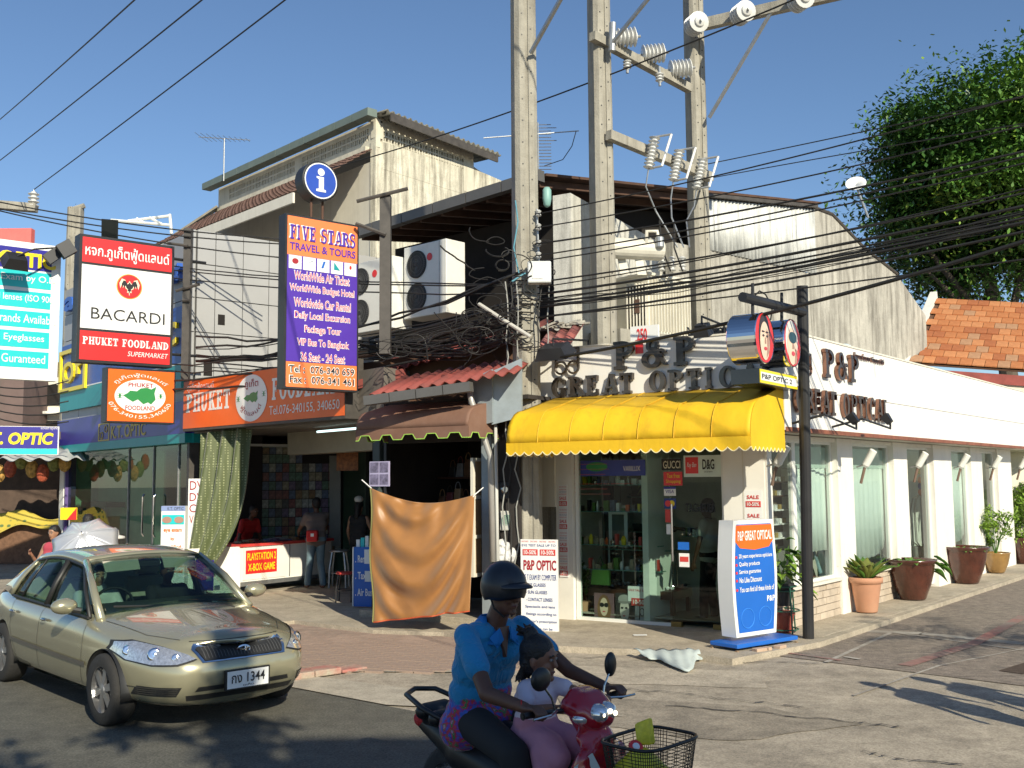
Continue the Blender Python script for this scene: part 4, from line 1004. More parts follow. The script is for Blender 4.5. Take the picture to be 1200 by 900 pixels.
#the two optician signs on the parapet, in serif letters
stud=mat('dark bronze letter steel',(.075,.06,.05),.22,metal=.6,var=.4,scale=5,dirt=.5,dcol=(.25,.23,.2))
copper=mat('copper letter steel',(.26,.14,.10),.25,metal=1,var=.2,scale=2)
halo=mat('letter side pale',(.72,.66,.56),.5)
GL={'P':[('r',.12,.42,0,1),('r',0,.55,0,.12),('r',0,.3,.88,1),('a',.42,.73,.5,.27,-90,90,.24,.13)],'R':[('r',.12,.42,0,1),('r',0,.52,0,.12),('r',0,.3,.88,1),('a',.42,.75,.48,.25,-90,90,.22,.12),('d',.42,.52,.95,.0,.27),('r',.72,1.05,0,.10)],'E':[('r',.12,.40,0,1),('r',0,.88,0,.13),('r',0,.86,.87,1),('r',.4,.66,.45,.57),('r',.78,.88,.13,.30),('r',.76,.86,.70,.87),('r',.58,.66,.36,.66)],'A':[('d',.12,0,.46,1,.14),('d',.46,1,.80,0,.28),('r',-.02,.34,0,.1),('r',.56,1.06,0,.1),('r',.26,.66,.28,.38)],'T':[('r',.30,.60,0,1),('r',.14,.76,0,.12),('r',0,.90,.87,1),('r',0,.10,.66,.87),('r',.80,.90,.66,.87)],'I':[('r',.16,.46,0,1),('r',0,.62,0,.13),('r',0,.62,.87,1)],'L':[('r',.12,.42,0,1),('r',0,.85,0,.13),('r',0,.56,.88,1),('r',.75,.85,.13,.34)],'O':[('a',.5,.5,.5,.52,0,360,.28,.12)],'C':[('a',.5,.5,.5,.52,35,325,.28,.12),('r',.80,.90,.60,.86)],'G':[('a',.5,.5,.5,.52,35,335,.28,.12),('r',.80,.90,.62,.88),('r',.58,1.0,.36,.46),('r',.68,.92,.02,.36)],'B':[('r',.12,.42,0,1),('r',0,.3,0,.1),('r',0,.3,.9,1),('a',.42,.75,.44,.25,-90,90,.22,.11),('a',.42,.26,.50,.26,-90,90,.24,.11)],'D':[('r',.12,.42,0,1),('r',0,.3,0,.1),('r',0,.3,.9,1),('a',.40,.5,.58,.5,-90,90,.26,.11)],'F':[('r',.12,.42,0,1),('r',0,.58,0,.12),('r',0,.88,.88,1),('r',.42,.68,.45,.57),('r',.78,.88,.68,.88),('r',.60,.68,.36,.66)],'H':[('r',.10,.36,0,1),('r',.66,.92,0,1),('r',.36,.66,.45,.56),('r',0,.46,0,.1),('r',.56,1.02,0,.1),('r',0,.46,.9,1),('r',.56,1.02,.9,1)],'K':[('r',.10,.38,0,1),('r',0,.48,0,.1),('r',0,.48,.9,1),('d',.38,.38,.74,1,.14),('d',.62,0,.38,.56,.3),('r',.58,1.04,0,.1),('r',.6,.98,.9,1)],'N':[('r',.10,.24,0,1),('r',.76,.90,0,1),('d',.58,0,.08,1,.3),('r',0,.36,0,.1),('r',.64,1.02,.9,1),('r',0,.3,.9,1)],'S':[('a',.46,.74,.40,.28,40,270,.2,.12),('a',.46,.27,.42,.29,-140,90,.22,.12),('r',.74,.84,.68,.96),('r',.06,.16,.04,.34)],'U':[('r',.10,.36,.3,1),('r',.72,.84,.3,1),('a',.47,.32,.37,.34,180,360,.26,.12),('r',0,.48,.9,1),('r',.6,.98,.9,1)],'V':[('d',.36,0,.06,1,.26),('d',.40,0,.72,1,.14),('r',0,.46,.9,1),('r',.58,1.0,.9,1)],'&':[('a',.42,.77,.24,.24,0,360,.13,.10),('a',.38,.28,.38,.30,0,360,.20,.12),('d',.38,.70,.86,.06,.2),('a',.78,.50,.17,.14,0,300,.12,.1)],}
def glyph(ch,fr,u0,u1,z0,z1,o,dep,m,parent,st=.004):
 b=MB();W_=u1-u0;H=z1-z0;k=0
 X=lambda x:u0+x*W_;Z=lambda y:z0+y*H
 for s_ in GL[ch]:
  d=dep+st*k;k+=1;back=o+st*.35*k
  if s_[0]=='r':b.fb(fr,X(s_[1]),X(s_[2]),Z(s_[3]),Z(s_[4]),back,o+d)
  elif s_[0]=='d':
   x0,y0,x1,y1,t_=s_[1:];b.prism([fr.w(X(x0),Z(y0),back),fr.w(X(x0+t_),Z(y0),back),fr.w(X(x1+t_*.7),Z(y1),back),fr.w(X(x1),Z(y1),back)],fr.n*(o+d-back))
  else:
   cx,cy,rx,ry,a0,a1,tx,ty=s_[1:];n=22;vs=[]
   for i in range(n+1):
    a=R(a0+(a1-a0)*i/n);c,q=math.cos(a),math.sin(a)
    for(ex,ey,dd)in((rx,ry,back),(rx-tx,ry-ty,back),(rx-tx,ry-ty,o+d),(rx,ry,o+d)):vs.append(fr.w(X(cx+ex*c),Z(cy+ey*q),dd))
   fs=[(i*4+j,i*4+(j+1)%4,(i+1)*4+(j+1)%4,(i+1)*4+j)for i in range(n)for j in range(4)]+[(0,1,2,3),(n*4,n*4+3,n*4+2,n*4+1)]
   b.add(vs,fs)
 return ob(b,'letter',m,parent)
def serif_row(word,fr,px0,px1,yb0,yb1,h,m,parent,o=.01,dep=.07,gap=.2,dz=0):
 """word along fr between photo columns; the size comes from the place"""
 u0,u1=fr.U(px0,o),fr.U(px1,o);wd={'I':.62,'&':1.1,' ':.55,'L':.9,'E':.9,'P':.95,'T':.92}
 tot=sum(wd.get(c,1.0)+gap for c in word)-gap;k=(u1-u0)/tot;u=u0
 for c in word:
  wc=wd.get(c,1.0)
  if c!=' ':glyph(c,fr,u,u+wc*k,yb0,yb0+h,o,dep,m,parent)
  u+=(wc+gap)*k
t=thing('shop_lettering',PF.w(PF.U(765),3.4),'big mirror-steel serif letters P&P GREAT OPTICAL on the front parapet above the yellow awning','lettering')
zl=PF.Z(650,467);zl2=PF.Z(850,452)
serif_row('GREAT OPTICAL',PF,650,916,PF.Z(650,466),0,.285,stud,t)
serif_row('P&P',PF,724,822,PF.Z(724,434),0,.40,stud,t,gap=.28)
def specs(fr,x0,x1,y,parent,m,k=1.0):
 b=MB();u0,z=fr.px(x0,y);u1=fr.U(x1);r=(u1-u0)/4.3
 for q in(u0+r,u1-r):
  b=MB();b.tube([fr.w(q+r*math.cos(a),z+r*math.sin(a),.05)for a in[j*math.pi/10 for j in range(21)]],.018,6);ob(b,'rim',m,parent)
 for q in(u0+.01,u1-.01):
  b=MB();b.fb(fr,q-.018,q+.018,z,z+r*(2.2 if q<u0+.1 else 3.2),.03,.06);ob(b,'temple',m,parent)
 b=MB();b.fb(fr,u1-.11,u1-.018,z+r*3.2-.03,z+r*3.2,.03,.06);ob(b,'hook',m,parent)
t2=thing('spectacle_emblem',PF.w(PF.U(667),3.6),'pair of spectacles made of steel rings left of the letters P&P','emblem');specs(PF,653,682,432,t2,stud)
t=thing('shop_lettering',PS.w(PS.U(990),3.4),'copper-coloured serif letters P&P GREAT OPTICAL on the side street parapet','lettering')
serif_row('GREAT OPTICAL',PS,932,1041,PS.Z(943,484),0,.34,copper,t,dep=.05)
serif_row('P&P',PS,968,1008,PS.Z(968,443),0,.40,copper,t,dep=.05,gap=.3)
text('ร้านแว่นตา พีแอนด์พี',PS,PS.U(1005),PS.U(1040),PS.Z(1005,421),PS.Z(1005,414),copper,t,o=.01,ext=.02)
t2=thing('spectacle_emblem',PS.w(PS.U(947),3.6),'copper ring spectacles beside the black post on the side parapet','emblem');specs(PS,936,951,432,t2,copper)
t=thing('thai_lettering',PF.w(PF.U(830),4.1),'row of small black Thai letters standing on the parapet edge','lettering')
text('ร้านแว่นตา พีแอนด์พี',PF,PF.U(806),PF.U(862),H_P+.03,H_P+.17,s_black,t,o=-.1,ext=.03)
def flood(c,ax,w_,h_,d_,label,arm_=None,name='floodlight'):
 t=thing(name,c,label,'floodlight');ax=Vector(ax).normalized();fr=Fr(c.x,c.y,-ax.y,ax.x)
 u=fr.u;n=ax;v=u.cross(n);c=Vector(c)
 P=[c+u*sx*w_*k+v*sy*h_*k+n*dn for dn,k in((0,.36),(d_,.5))for sx,sy in((-1,-1),(1,-1),(1,1),(-1,1))]
 ob(MB().add(P,[(3,2,1,0),(4,5,6,7)]+[(i,(i+1)%4,(i+1)%4+4,i+4)for i in range(4)]),'housing',black_m,t)
 ob(MB().add([p+n*.004+(c+n*d_-p)*.08 for p in P[4:]],[(0,1,2,3)]),'lens',shopglass,t)
 if arm_:ob(MB().tube([c]+[Vector(a)for a in arm_],.016,6),'arm',black_m,t)
 return t
c=PF.w(PF.U(655,.5),PF.Z(655,406,.5),.62);fl1=flood(c,tuple(-PF.n*.5+Vector((0,0,-1))),.52,.34,.16,'long black floodlight reaching over the front parapet beside the pole',[c+Vector((0,0,.1)),PF.w(PF.U(690),H_P+.1,-.05),PF.w(PF.U(690),H_P,-.05)])
c=PF.w(PF.U(842),PF.Z(842,384),.1)+PF.n*.35;flood(c,tuple(-PF.n*.4+Vector((0,0,-1))),.22,.2,.16,'small black floodlight on the parapet edge near the round face signs',[c+Vector((0,0,.1)),PF.w(PF.U(852),H_P+.14,-.05),PF.w(PF.U(852),H_P,-.05)])
for x,l in((1006,'left small cone floodlight on a rod under the side lettering'),(1046,'right small cone floodlight on a rod under the side lettering')):
 c=PS.w(PS.U(x,.5),PS.Z(x,496,.5),.5);flood(c,tuple(-PS.n*.6+Vector((0,0,.8))),.12,.12,.14,l,[c+Vector((0,0,-.08)),PS.w(PS.U(x,.5)-.9,2.95,.42),PS.w(PS.U(x,.5)-.95,2.85,0)])
c=PS.w(PS.U(1026),H_P,-.4);ob(MB().ell(c,(.16,.16,.18),16,10),'small_dome',mat('pale blue plastic',(.55,.68,.72),.4),origin=c,label='small pale blue dome peeping over the side parapet',cat='dome',smooth=True)
t=thing('number_plate',PF.w(PF.U(756),4.2),'white board with red number 250 over the front parapet','number board')
bz0,bz1=PF.Z(756,402,-.5),PF.Z(756,383,-.5)
ob(MB().fb(PF,PF.U(742,-.5),PF.U(775,-.5),bz0-.02,bz1+.02,-.55,-.5),'board',s_white,t);text('250',PF,PF.U(750,-.5),PF.U(762,-.5),bz0+.04,bz1-.02,s_red,t,o=-.492,off=.02)
t=thing('oil_tag',PF.w(PF.U(752),3.9),'tiny red notice plate behind the ampersand of the front lettering','plate')
ob(MB().fb(PF,PF.U(748),PF.U(757),PF.Z(752,414),PF.Z(752,398),.0,.012),'plate',s_red,t)
#transformer
tr=thing('transformer',(2.6,17.4,3.9),'large cream grey transformer with vertical fins between the two rear poles','transformer')
trm=mat('transformer cream',(.66,.63,.54),.45,var=.06,dirt=.3,dcol=(.35,.3,.22),streak=True)
TF=Fr(*at(778,340,17.9).xy,.75,.66);TU=lambda x:TF.U(x)
z_a,z_b=TF.Z(775,392),TF.Z(775,325)
ob(MB().fb(TF,TU(764),TU(812),z_a,z_b,-.75,0),'tank',trm,tr)
ob(MB().fb(TF,TU(763),TU(814),z_b,z_b+.05,-.78,.03),'tank_lid',trm,tr)
FN=Fr(*TF.w(TU(764),0).xy,.9,-.25)
fz0,fz1=FN.Z(750,392),FN.Z(750,333)
for i in range(7):
 x=FN.U(740)+(FN.U(762)-FN.U(740))*i/6
 ob(MB().fb(FN,x-.01,x+.012,fz0,fz1,-.3,.12),'fin',trm,tr)
ob(MB().fb(FN,FN.U(740),FN.U(762),fz1-.05,fz1-.01,-.25,.10),'fin_header',trm,tr)
for i in range(14):
 x=TU(766)+(TU(811)-TU(766))*i/13
 ob(MB().fb(TF,x-.008,x+.008,z_a+.05,z_b-.05,0,.06),'rib',trm,tr)
c=at(746,292,17.2);ob(MB().lathe([(.02,-.48),(.17,-.46),(.18,-.42),(.18,.42),(.17,.46),(.02,.48)],c,20,(.96,.25,.0)),'oil_tank',trm,tr)
for x in(728,748):ob(MB().prism([at(x-4,303,17.2),at(x+5,303,17.2),at(x+10,322,17.2),at(x-1,322,17.2)],(.0,.04,0)),'tank_bracket',trm,tr)
b=MB();b.tube([at(760,300,17.2),at(757,288,17.1),at(758,271,17.1),at(770,271,17.1),at(772,282,17.1),at(773,290,17.1)],.035,8);ob(b,'breather_pipe',trm,tr,smooth=True)
ob(MB().lathe([(.06,-.1),(.075,-.08),(.075,.08),(.05,.1)],at(773,284,17.1),12),'breather_cup',galv,tr)
for i,x in enumerate((776,788,800)):
 c=at(x,318,17.6);prof=[]
 for k in range(4):prof+=[(.035,k*.07),(.07,k*.07+.02),(.035,k*.07+.05)]
 ob(MB().lathe(prof,c,12),'bushing',porc,tr)
ob(MB().fb(TF,TU(725),TU(830),z_a-.22,z_a-.005,-.8,.1),'platform_beam',pole_m,tr)
b=MB();b.fb(FN,FN.U(749),FN.U(755),FN.Z(752,368),FN.Z(752,352),.12,.14);ob(b,'rating_plate',rust_m,tr)
for(x0,y0,x1,y1,s_)in((773,258,786,318,0),(790,262,800,318,1)):
 ob(MB().tube([at(x0,y0,17.4),at((x0+x1)/2-5,(y0+y1)/2,17.4),at(x1,y1,17.5)],.015,6),'lead',cable_m,tr)
#black corner post with hanging face signs
cp=thing('sign_post',(3.8,13.1,0),'tall black steel post with a slanting top arm at the shop corner','post')
topz=at(940,335,13.1).z
ob(MB().tube([gnd(947.5,754,.0),Vector((at(940,335,13.1).x,13.1,topz))],.072,14,sq=False),'upright',black_m,cp,smooth=False)
a_,b2=at(941,366,13.1),at(870,348,12.0)
ob(MB().tube([a_,b2],.06,12),'arm',black_m,cp)
for(x,y0,y1,d)in((882,332,373,12.2),(916,343,378,12.72)):ob(MB().tube([at(x,y0,d),at(x,y1,d)],.02,8),'hanger',black_m,cp)
ob(MB().tube([at(885,346,12.2),at(890,341,12.3),at(897,345,12.4),at(905,360,12.5),at(903,375,12.5)],.01,5),'cord',cable_m,cp)
ob(MB().lathe([(.1,0),(.16,.01),(.1,.05),(.08,.06)],gnd(947.5,755,0),14),'footing',conc,cp)
skin_p=mat('print skin',(.78,.58,.44),.4);hairp=mat('print hair',(.05,.03,.025),.4);lipp=mat('print lips',(.6,.06,.08),.4);shadep=mat('print shading',(.42,.24,.18),.4)
def face_drum(x,y,d,R_,dep,label,glasses):
 c=at(x,y,d);fr=Fr(c.x,c.y,.57,.82);cz=c.z
 t=thing('round_sign',c,label,'round sign','round face signs on the corner post')
 ob(MB().lathe([(R_*.98,-dep),(R_,-dep+.01),(R_,-.01),(R_*.97,0)],c,48,fr.n),'drum',chrome,t,smooth=False)
 ob(MB().lathe([(R_*1.01,-.02),(R_*1.02,0),(R_*1.0,.012)],c,48,fr.n,cap=False),'rim',chrome,t)
 def pp(pts,o,m,nm):ob(poly(fr,[(px_*R_,cz+pz*R_)for px_,pz in pts],o),nm,m,t,fixn=False)
 circ=lambda cx,cy,rx,ry,n=28:[(cx+rx*math.cos(2*math.pi*i/n),cy+ry*math.sin(2*math.pi*i/n))for i in range(n)]
 pp(circ(0,0,.97,.97,40),.006,s_red,'print_ground')
 if not glasses:
  pp(circ(-.02,.05,.60,.92),.009,hairp,'print_hair');pp(circ(-.02,-.12,.50,.76),.012,skin_p,'print_face')
  pp([(.18,.4),(.46,.1),(.38,-.55),(.1,-.8),(.2,-.3)],.014,shadep,'print_cheek')
  for s_ in(-.2,.2):pp(circ(s_,.08,.11,.045,12),.017,hairp,'print_eye');pp([(s_-.15,.2),(s_+.14,.22),(s_+.14,.26),(s_-.14,.27)],.017,hairp,'print_brow')
  pp([(-.03,.05),(.05,-.02),(.09,-.22),(-.06,-.22)],.017,shadep,'print_nose');pp(circ(.0,-.42,.16,.07,14),.017,lipp,'print_lips')
 else:
  pp(circ(-.1,.1,.72,.85),.009,mat('print pale hair',(.75,.72,.66),.4),'print_hair');pp(circ(-.08,-.15,.55,.78),.012,skin_p,'print_face')
  pp(circ(-.02,.22,.46,.24),.016,mat('print dark lens',(.02,.06,.07),.3),'print_lens');pp([(-.05,-.0),(.05,-.1),(.1,-.25),(-.08,-.25)],.016,shadep,'print_nose')
  pp(circ(.0,-.45,.2,.1,14),.016,lipp,'print_lips');pp([(.3,-.2),(.5,-.3),(.4,-.8),(.15,-.9)],.015,shadep,'print_cheek')
face_drum(895.5,396,12.15,.305,.36,'round chrome drum sign with a dark-haired face print, nearer of the two',False)
face_drum(928,402,12.75,.30,.36,'round chrome drum sign with a face in sunglasses, beside the black post',True)
c0=at(890,443,12.1);BXF=Fr(c0.x,c0.y,.57,.82)
t=thing('box_sign',c0,'small box sign reading P&P OPTIC 2 in a yellow border under the face drums','box sign')
x0,x1=0,BXF.U(938);z0_,z1_=BXF.Z(891,449),BXF.Z(891,431.5)
ob(MB().fb(BXF,x0,x1,z0_,z1_,-.36,0),'case',mat('dark mirror case',(.09,.09,.09),.2,metal=.8),t)
ob(MB().fb(BXF,x0+.012,x1-.01,z0_+.008,z1_-.008,0,.006),'yellow_border',s_yellow,t);ob(MB().fb(BXF,x0+.035,x1-.03,z0_+.04,z1_-.04,.006,.009),'face',s_white,t)
text('P&P OPTIC 2',BXF,x0+.06,BXF.U(931),z0_+.06,z1_-.06,s_black,t,o=.012,off=.015)
#signs on the left
def flat_row(word,fr,u0,u1,z0,h,m,parent,o=.008):
 wd={'I':.62,' ':.5,'L':.9,'E':.9,'F':.9,'P':.95,'T':.92};tot=sum(wd.get(c,1.0)+.1 for c in word)-.1;k=(u1-u0)/tot;u=u0
 for c in word:
  wc=wd.get(c,1.0)
  if c!=' ':glyph(c,fr,u,u+wc*k,z0,z0+h,o,.002,m,parent,.0011)
  u+=(wc+.1)*k
def sign_box(name,fr,x0,x1,ytl,ybl,dep,label,cat='sign',side=black_m,border=.05,group=None,faces=()):
 u0,z1_=fr.px(x0,ytl);_,z0_=fr.px(x0,ybl);u1=fr.U(x1)
 t=thing(name,fr.w((u0+u1)/2,z0_),label,cat,group)
 ob(MB().fb(fr,u0-border,u1+border,z0_-border,z1_+border,-dep,0),'case',side,t)
 return t,u0,u1,z0_,z1_
def panel(t,fr,u0,u1,z0,z1,m,o=.006,nm='panel'):return ob(MB().fb(fr,u0,u1,z0,z1,o-.005,o),nm,m,t)
cR=at(197,300,19.5);BC=Fr(cR.x,cR.y,.77,.64)
t,u0,u1,z0_,z1_=sign_box('lightbox_sign',BC,97,195.5,277,421,.30,'tall black-framed light box with red top, white middle reading BACARDI under a bat emblem','light box')
H=z1_-z0_;W_=u1-u0;y=lambda f:z0_+f*H
panel(t,BC,u0,u1,y(.795),y(1),s_red);panel(t,BC,u0,u1,y(.255),y(.775),s_white);panel(t,BC,u0,u1,y(0),y(.235),s_red)
text('หจก.ภูเก็ตฟู้ดแลนด์',BC,u0+.03*W_,u1-.03*W_,y(.825),y(.955),s_white,t,o=.012,off=.01)
text('BACARDI',BC,u0+.11*W_,u1-.07*W_,y(.335),y(.43),s_black,t,o=.012)
flat_row('PHUKET FOODLAND',BC,u0+.03*W_,u1-.02*W_,y(.125),.062*H,s_white,t,o=.008)
text('SUPERMARKET',BC,u0+.52*W_,u1-.02*W_,y(.05),y(.09),s_white,t,o=.012,shear=.2)
cu,cz,r_=u0+.52*W_,y(.63),.145*W_
ob(poly(BC,[(cu+r_*math.cos(a),cz+r_*math.sin(a)*.98)for a in[i*math.pi/20 for i in range(40)]],.010),'emblem_ring',s_gold,t,fixn=False)
ob(poly(BC,[(cu+r_*.92*math.cos(a),cz+r_*.92*math.sin(a))for a in[i*math.pi/20 for i in range(40)]],.013),'emblem_ground',s_red,t,fixn=False)
bat=[(0,.45),(.08,.3),(.2,.2),(.35,.5),(.6,.58),(.78,.2),(.7,-.2),(.6,.1),(.5,-.15),(.4,.08),(.28,-.2),(.15,-.25),(.18,-.5),(.06,-.45),(0,-.75)]
bat=bat+[(-x,y_)for x,y_ in reversed(bat[1:-1])]
for k,m_,o_ in((1.0,mat('emblem cream',(.8,.75,.55),.4),.016),(.78,s_black,.019)):ob(poly(BC,[(cu+x*r_*k,cz+y_*r_*k)for x,y_ in bat],o_),'bat_emblem',m_,t,fixn=False)
b=MB();b.tube([BC.w(u1+.05,y(.93),-.15),BC.w(u1+.75,y(.93),-.15)],.03,6).tube([BC.w(u1+.05,y(.1),-.15),BC.w(u1+.75,y(.1),-.15)],.03,6);ob(b,'wall_bracket',black_m,t,kind='stuff')
t,u0,u1,z0_,z1_=sign_box('lightbox_sign',BC,127,201.5,432,493,.25,'square orange light box with a green island map in a white oval, below the bat','light box',border=.03)
panel(t,BC,u0,u1,z0_,z1_,s_orange)
cu,cz=(u0+u1)/2-.02,(z0_+z1_)/2-.01;rx,rz=(u1-u0)*.385,(z1_-z0_)*.33
ov=lambda k,o,m,nm:ob(poly(BC,[(cu+rx*k*math.cos(a),cz+rz*k*math.sin(a))for a in[i*math.pi/24 for i in range(48)]],o),nm,m,t,fixn=False)
ov(1.0,.010,s_white,'oval')
isl=[(-.68,.02),(-.5,.12),(-.4,.22),(-.15,.2),(0,.32),(.25,.36),(.42,.3),(.62,.42),(.55,.15),(.6,-.1),(.42,-.3),(.3,-.22),(.12,-.3),(-.1,-.12),(-.3,-.22),(-.5,-.1)]
def island(fr,cu,cz,k,m,t,o,sx=1):ob(poly(fr,[(cu+x*k*sx,cz+y_*k)for x,y_ in isl],o),'island_map',m,t,fixn=False)
island(BC,cu,cz,rx,s_green,t,.013)
def critter(fr,cu,cz,k,t,o,m=s_green):
 b=MB();b.add(disc(fr,cu,cz,k*.35,k*.75,o,12),[tuple(range(12))])
 for s_ in(-1,1):
  for dz in(-.5,0,.5):b.add([fr.w(cu,cz+dz*k,o),fr.w(cu+s_*k,cz+dz*k*1.6,o),fr.w(cu+s_*k,cz+dz*k*1.6+k*.12,o),fr.w(cu,cz+dz*k+.1*k,o)],[(0,1,2,3)])
 ob(b,'shrimp_emblem',m,t,kind='stuff',fixn=False)
critter(BC,cu-rx*.80,cz,.06,t,.013);critter(BC,cu+rx*.80,cz+.02,.06,t,.013)
text('PHUKET',BC,cu-rx*.48,cu+rx*.50,cz+rz*.55,cz+rz*.80,s_dred,t,o=.013,off=.02);text('FOODLAND',BC,cu-rx*.58,cu+rx*.58,cz-rz*.82,cz-rz*.55,s_dred,t,o=.013,off=.02)
ring('ภูเก็ตฟู้ดแลนด์',BC,cu,cz,rz*1.1,rz*.28,1.9,0,s_white,t,.012,sx=rx/rz);ring('076-340155,340650',BC,cu,cz,rz*1.12,rz*.22,2.5,math.pi,s_white,t,.012,inv=True,sx=rx/rz)
fa,fb_=at(215,470,20),at(405,452,16.25);FO=Fr(fa.x,fa.y,*(fb_-fa).xy)
FW=(fb_.xy-fa.xy).length;z0_,z1_=3.14,4.12
t=thing('long_sign',FO.w(FW/2,z0_),'long orange sign box reading PHUKET FOODLAND over the open shop','sign')
ob(MB().fb(FO,0,FW,z0_,z1_,-.35,0),'case',steel_dark,t);panel(t,FO,.01,FW-.02,z0_+.05,z1_-.01,s_orange)
fu=lambda x:FO.U(x)
flat_row('PHUKET',FO,fu(217),fu(269),z0_+.36,.36,s_white,t);flat_row('FOODLAND',FO,fu(318),fu(397),z0_+.42,.38,s_white,t)
text('Tel.076-340155, 340650',FO,fu(315),fu(398),z0_+.14,z0_+.32,s_white,t,o=.012,off=.0)
text('ภูเก็ตฟู้ดแลนด์',FO,fu(218),fu(249),z0_+.74,z0_+.92,s_white,t,o=.012)
cu,cz,r_=fu(293.5),z0_+.50,.42
rx=(fu(312)-fu(275))/2
ob(poly(FO,[(cu+rx*math.cos(a),cz+r_*math.sin(a))for a in[i*math.pi/24 for i in range(48)]],.012),'oval',s_white,t,fixn=False)
island(FO,cu,cz,.28,s_green,t,.016,sx=rx/.40);critter(FO,cu-rx*.82,cz,.06,t,.016);critter(FO,cu+rx*.80,cz+.05,.06,t,.016)
text('ภูเก็ต',FO,cu-rx*.42,cu+rx*.45,cz+.16,cz+.34,s_dred,t,o=.016,off=.01);ring('ฟู้ดแลนด์',FO,cu,cz,.22,.13,2.2,math.pi,s_dred,t,.016,inv=True,sx=rx/.42)
cL=at(335,340,15.25);ST=Fr(cL.x,cL.y,.77,.64)
t,u0,u1,z0_,z1_=sign_box('lightbox_sign',ST,337,417,252,453,.22,'tall violet and orange light box headed FIVE STARS with travel services listed','light box',border=.03)
H=z1_-z0_;W_=u1-u0;y=lambda f:z0_+f*H
panel(t,ST,u0,u1,y(.77),y(1),s_orange2);panel(t,ST,u0,u1,y(.148),y(.77),s_violet);panel(t,ST,u0,u1,y(0),y(.146),s_orange2)
flat_row('FIVE STARS',ST,u0+.02*W_,u1-.04*W_,y(.868),.085*H,s_white,t,o=.007);flat_row('FIVE STARS',ST,u0+.035*W_,u1-.025*W_,y(.864),.085*H,s_violet,t,o=.016)
text('TRAVEL & TOURS',ST,u0+.03*W_,u1-.03*W_,y(.80),y(.845),s_violet,t,o=.013,off=.02)
for i in range(5):
 p=panel(t,ST,u0+(.02+.197*i)*W_,u0+(.02+.197*i+.175)*W_,y(.69),y(.768),s_white,o=.012,nm='logo_card')
 cu,cz=u0+(.108+.197*i)*W_,y(.735);k=.045*W_
 sh=[disc(ST,cu,cz,k,k*.8,.016,14),[ST.w(cu-k,cz-k*.3,.016),ST.w(cu+k,cz+k*.5,.016),ST.w(cu+k,cz+k*.7,.016)],[ST.w(cu-k*.7,cz-k,.016),ST.w(cu,cz-k,.016),ST.w(cu+k*.7,cz+k,.016),ST.w(cu,cz+k,.016)],[ST.w(cu-k,cz-k,.016),ST.w(cu+k,cz-k,.016),ST.w(cu-k,cz+k*1.2,.016)],disc(ST,cu,cz+k*.3,k*.4,k*.6,.016,10)][i]
 ob(MB().add(sh,[tuple(range(len(sh)))]),'logo',[s_dred,s_navy,s_royal,s_teal,s_red][i],p,fixn=False)
lines=[('WorldWide Air Ticket',.10,.88),('WorldWide Budget Hotel',.04,.95),('Worldwide Car Rental',.10,.90),('Daily Local Excursion',.11,.89),('Package Tour',.25,.76),('VIP Bus To Bangkok',.15,.88),('36 Seat - 24 Seat',.20,.82)]
pinkw=mat('lettering pale pink',(.80,.55,.55),.4);mag=mat('lettering crimson',(.60,.03,.08),.4)
for i,(s_,a_,b2)in enumerate(lines):
 yy=.655-i*.079
 text(s_,ST,u0+(a_-.008)*W_,u0+(b2+.008)*W_,y(yy-.03),y(yy+.027),s_white,t,o=.011,off=.045);text(s_,ST,u0+a_*W_,u0+b2*W_,y(yy-.025),y(yy+.023),mag,t,o=.014,off=-.005)
for s_,a_,b2,yy in(('Tel :  076-340 659',.04,.96,.105),('Fax :  076-341 461',.05,.96,.045)):
 text(s_,ST,u0+(a_-.01)*W_,u0+(b2+.01)*W_,y(yy-.025),y(yy+.026),s_white,t,o=.011,off=.045);text(s_,ST,u0+a_*W_,u0+b2*W_,y(yy-.02),y(yy+.021),s_black,t,o=.014,off=.01)
c=at(376,212,15.7);IF=Fr(c.x,c.y,.77,.64)
t=thing('round_sign',c,'round blue sign with a white letter i standing above the violet light box','round sign')
ob(MB().lathe([(.30,-.28),(.315,-.26),(.315,-.01),(.30,0)],c,40,IF.n),'drum',black_m,t)
r_=.285
for k,m_,o_,nm in((1,s_white,.004,'white_ring'),(.93,s_blue,.007,'blue_ground')):ob(poly(IF,[(r_*k*math.cos(a),c.z+r_*k*math.sin(a))for a in[i*math.pi/20 for i in range(40)]],o_),nm,mat('information blue',(.03,.08,.42),.35)if k<1 else m_,t,fixn=False)
ip=[(-.30,-.62),(.30,-.62),(.30,-.5),(.17,-.46),(.17,.22),(-.28,.22),(-.28,.12),(-.14,.08),(-.14,-.46),(-.30,-.5)]
ob(poly(IF,[(x*r_,c.z+y_*r_)for x,y_ in ip],.011),'letter',s_white,t,fixn=False);ob(poly(IF,[(r_*.21*math.cos(a),c.z+r_*.48+r_*.21*math.sin(a))for a in[i*math.pi/10 for i in range(20)]],.011),'letter_dot',s_white,t,fixn=False)
b=MB();b.tube([IF.w(-.1,c.z-.3,-.12),IF.w(-.1,c.z-.62,-.12)],.02).tube([IF.w(.1,c.z-.3,-.12),IF.w(.1,c.z-.62,-.12)],.02);ob(b,'feet',rust_m,t,kind='stuff')
def tpost(x,y0,y1,d,w_,label,cross=None):
 a_,b2=at(x,y1,d),at(x,y0,d);t=thing('steel_post',a_,label,'post')
 mb_=MB();mb_.box(b2.x-w_/2,b2.x+w_/2,d-w_/2,d+w_/2,a_.z,b2.z);ob(mb_,'upright',steel_dark,t)
 for(p,q)in(cross or()):mb_=MB();mb_.tube([at(*p,d-.1),at(*q,d-.12)],.03,6);ob(mb_,'cross_bar',steel_dark,t)
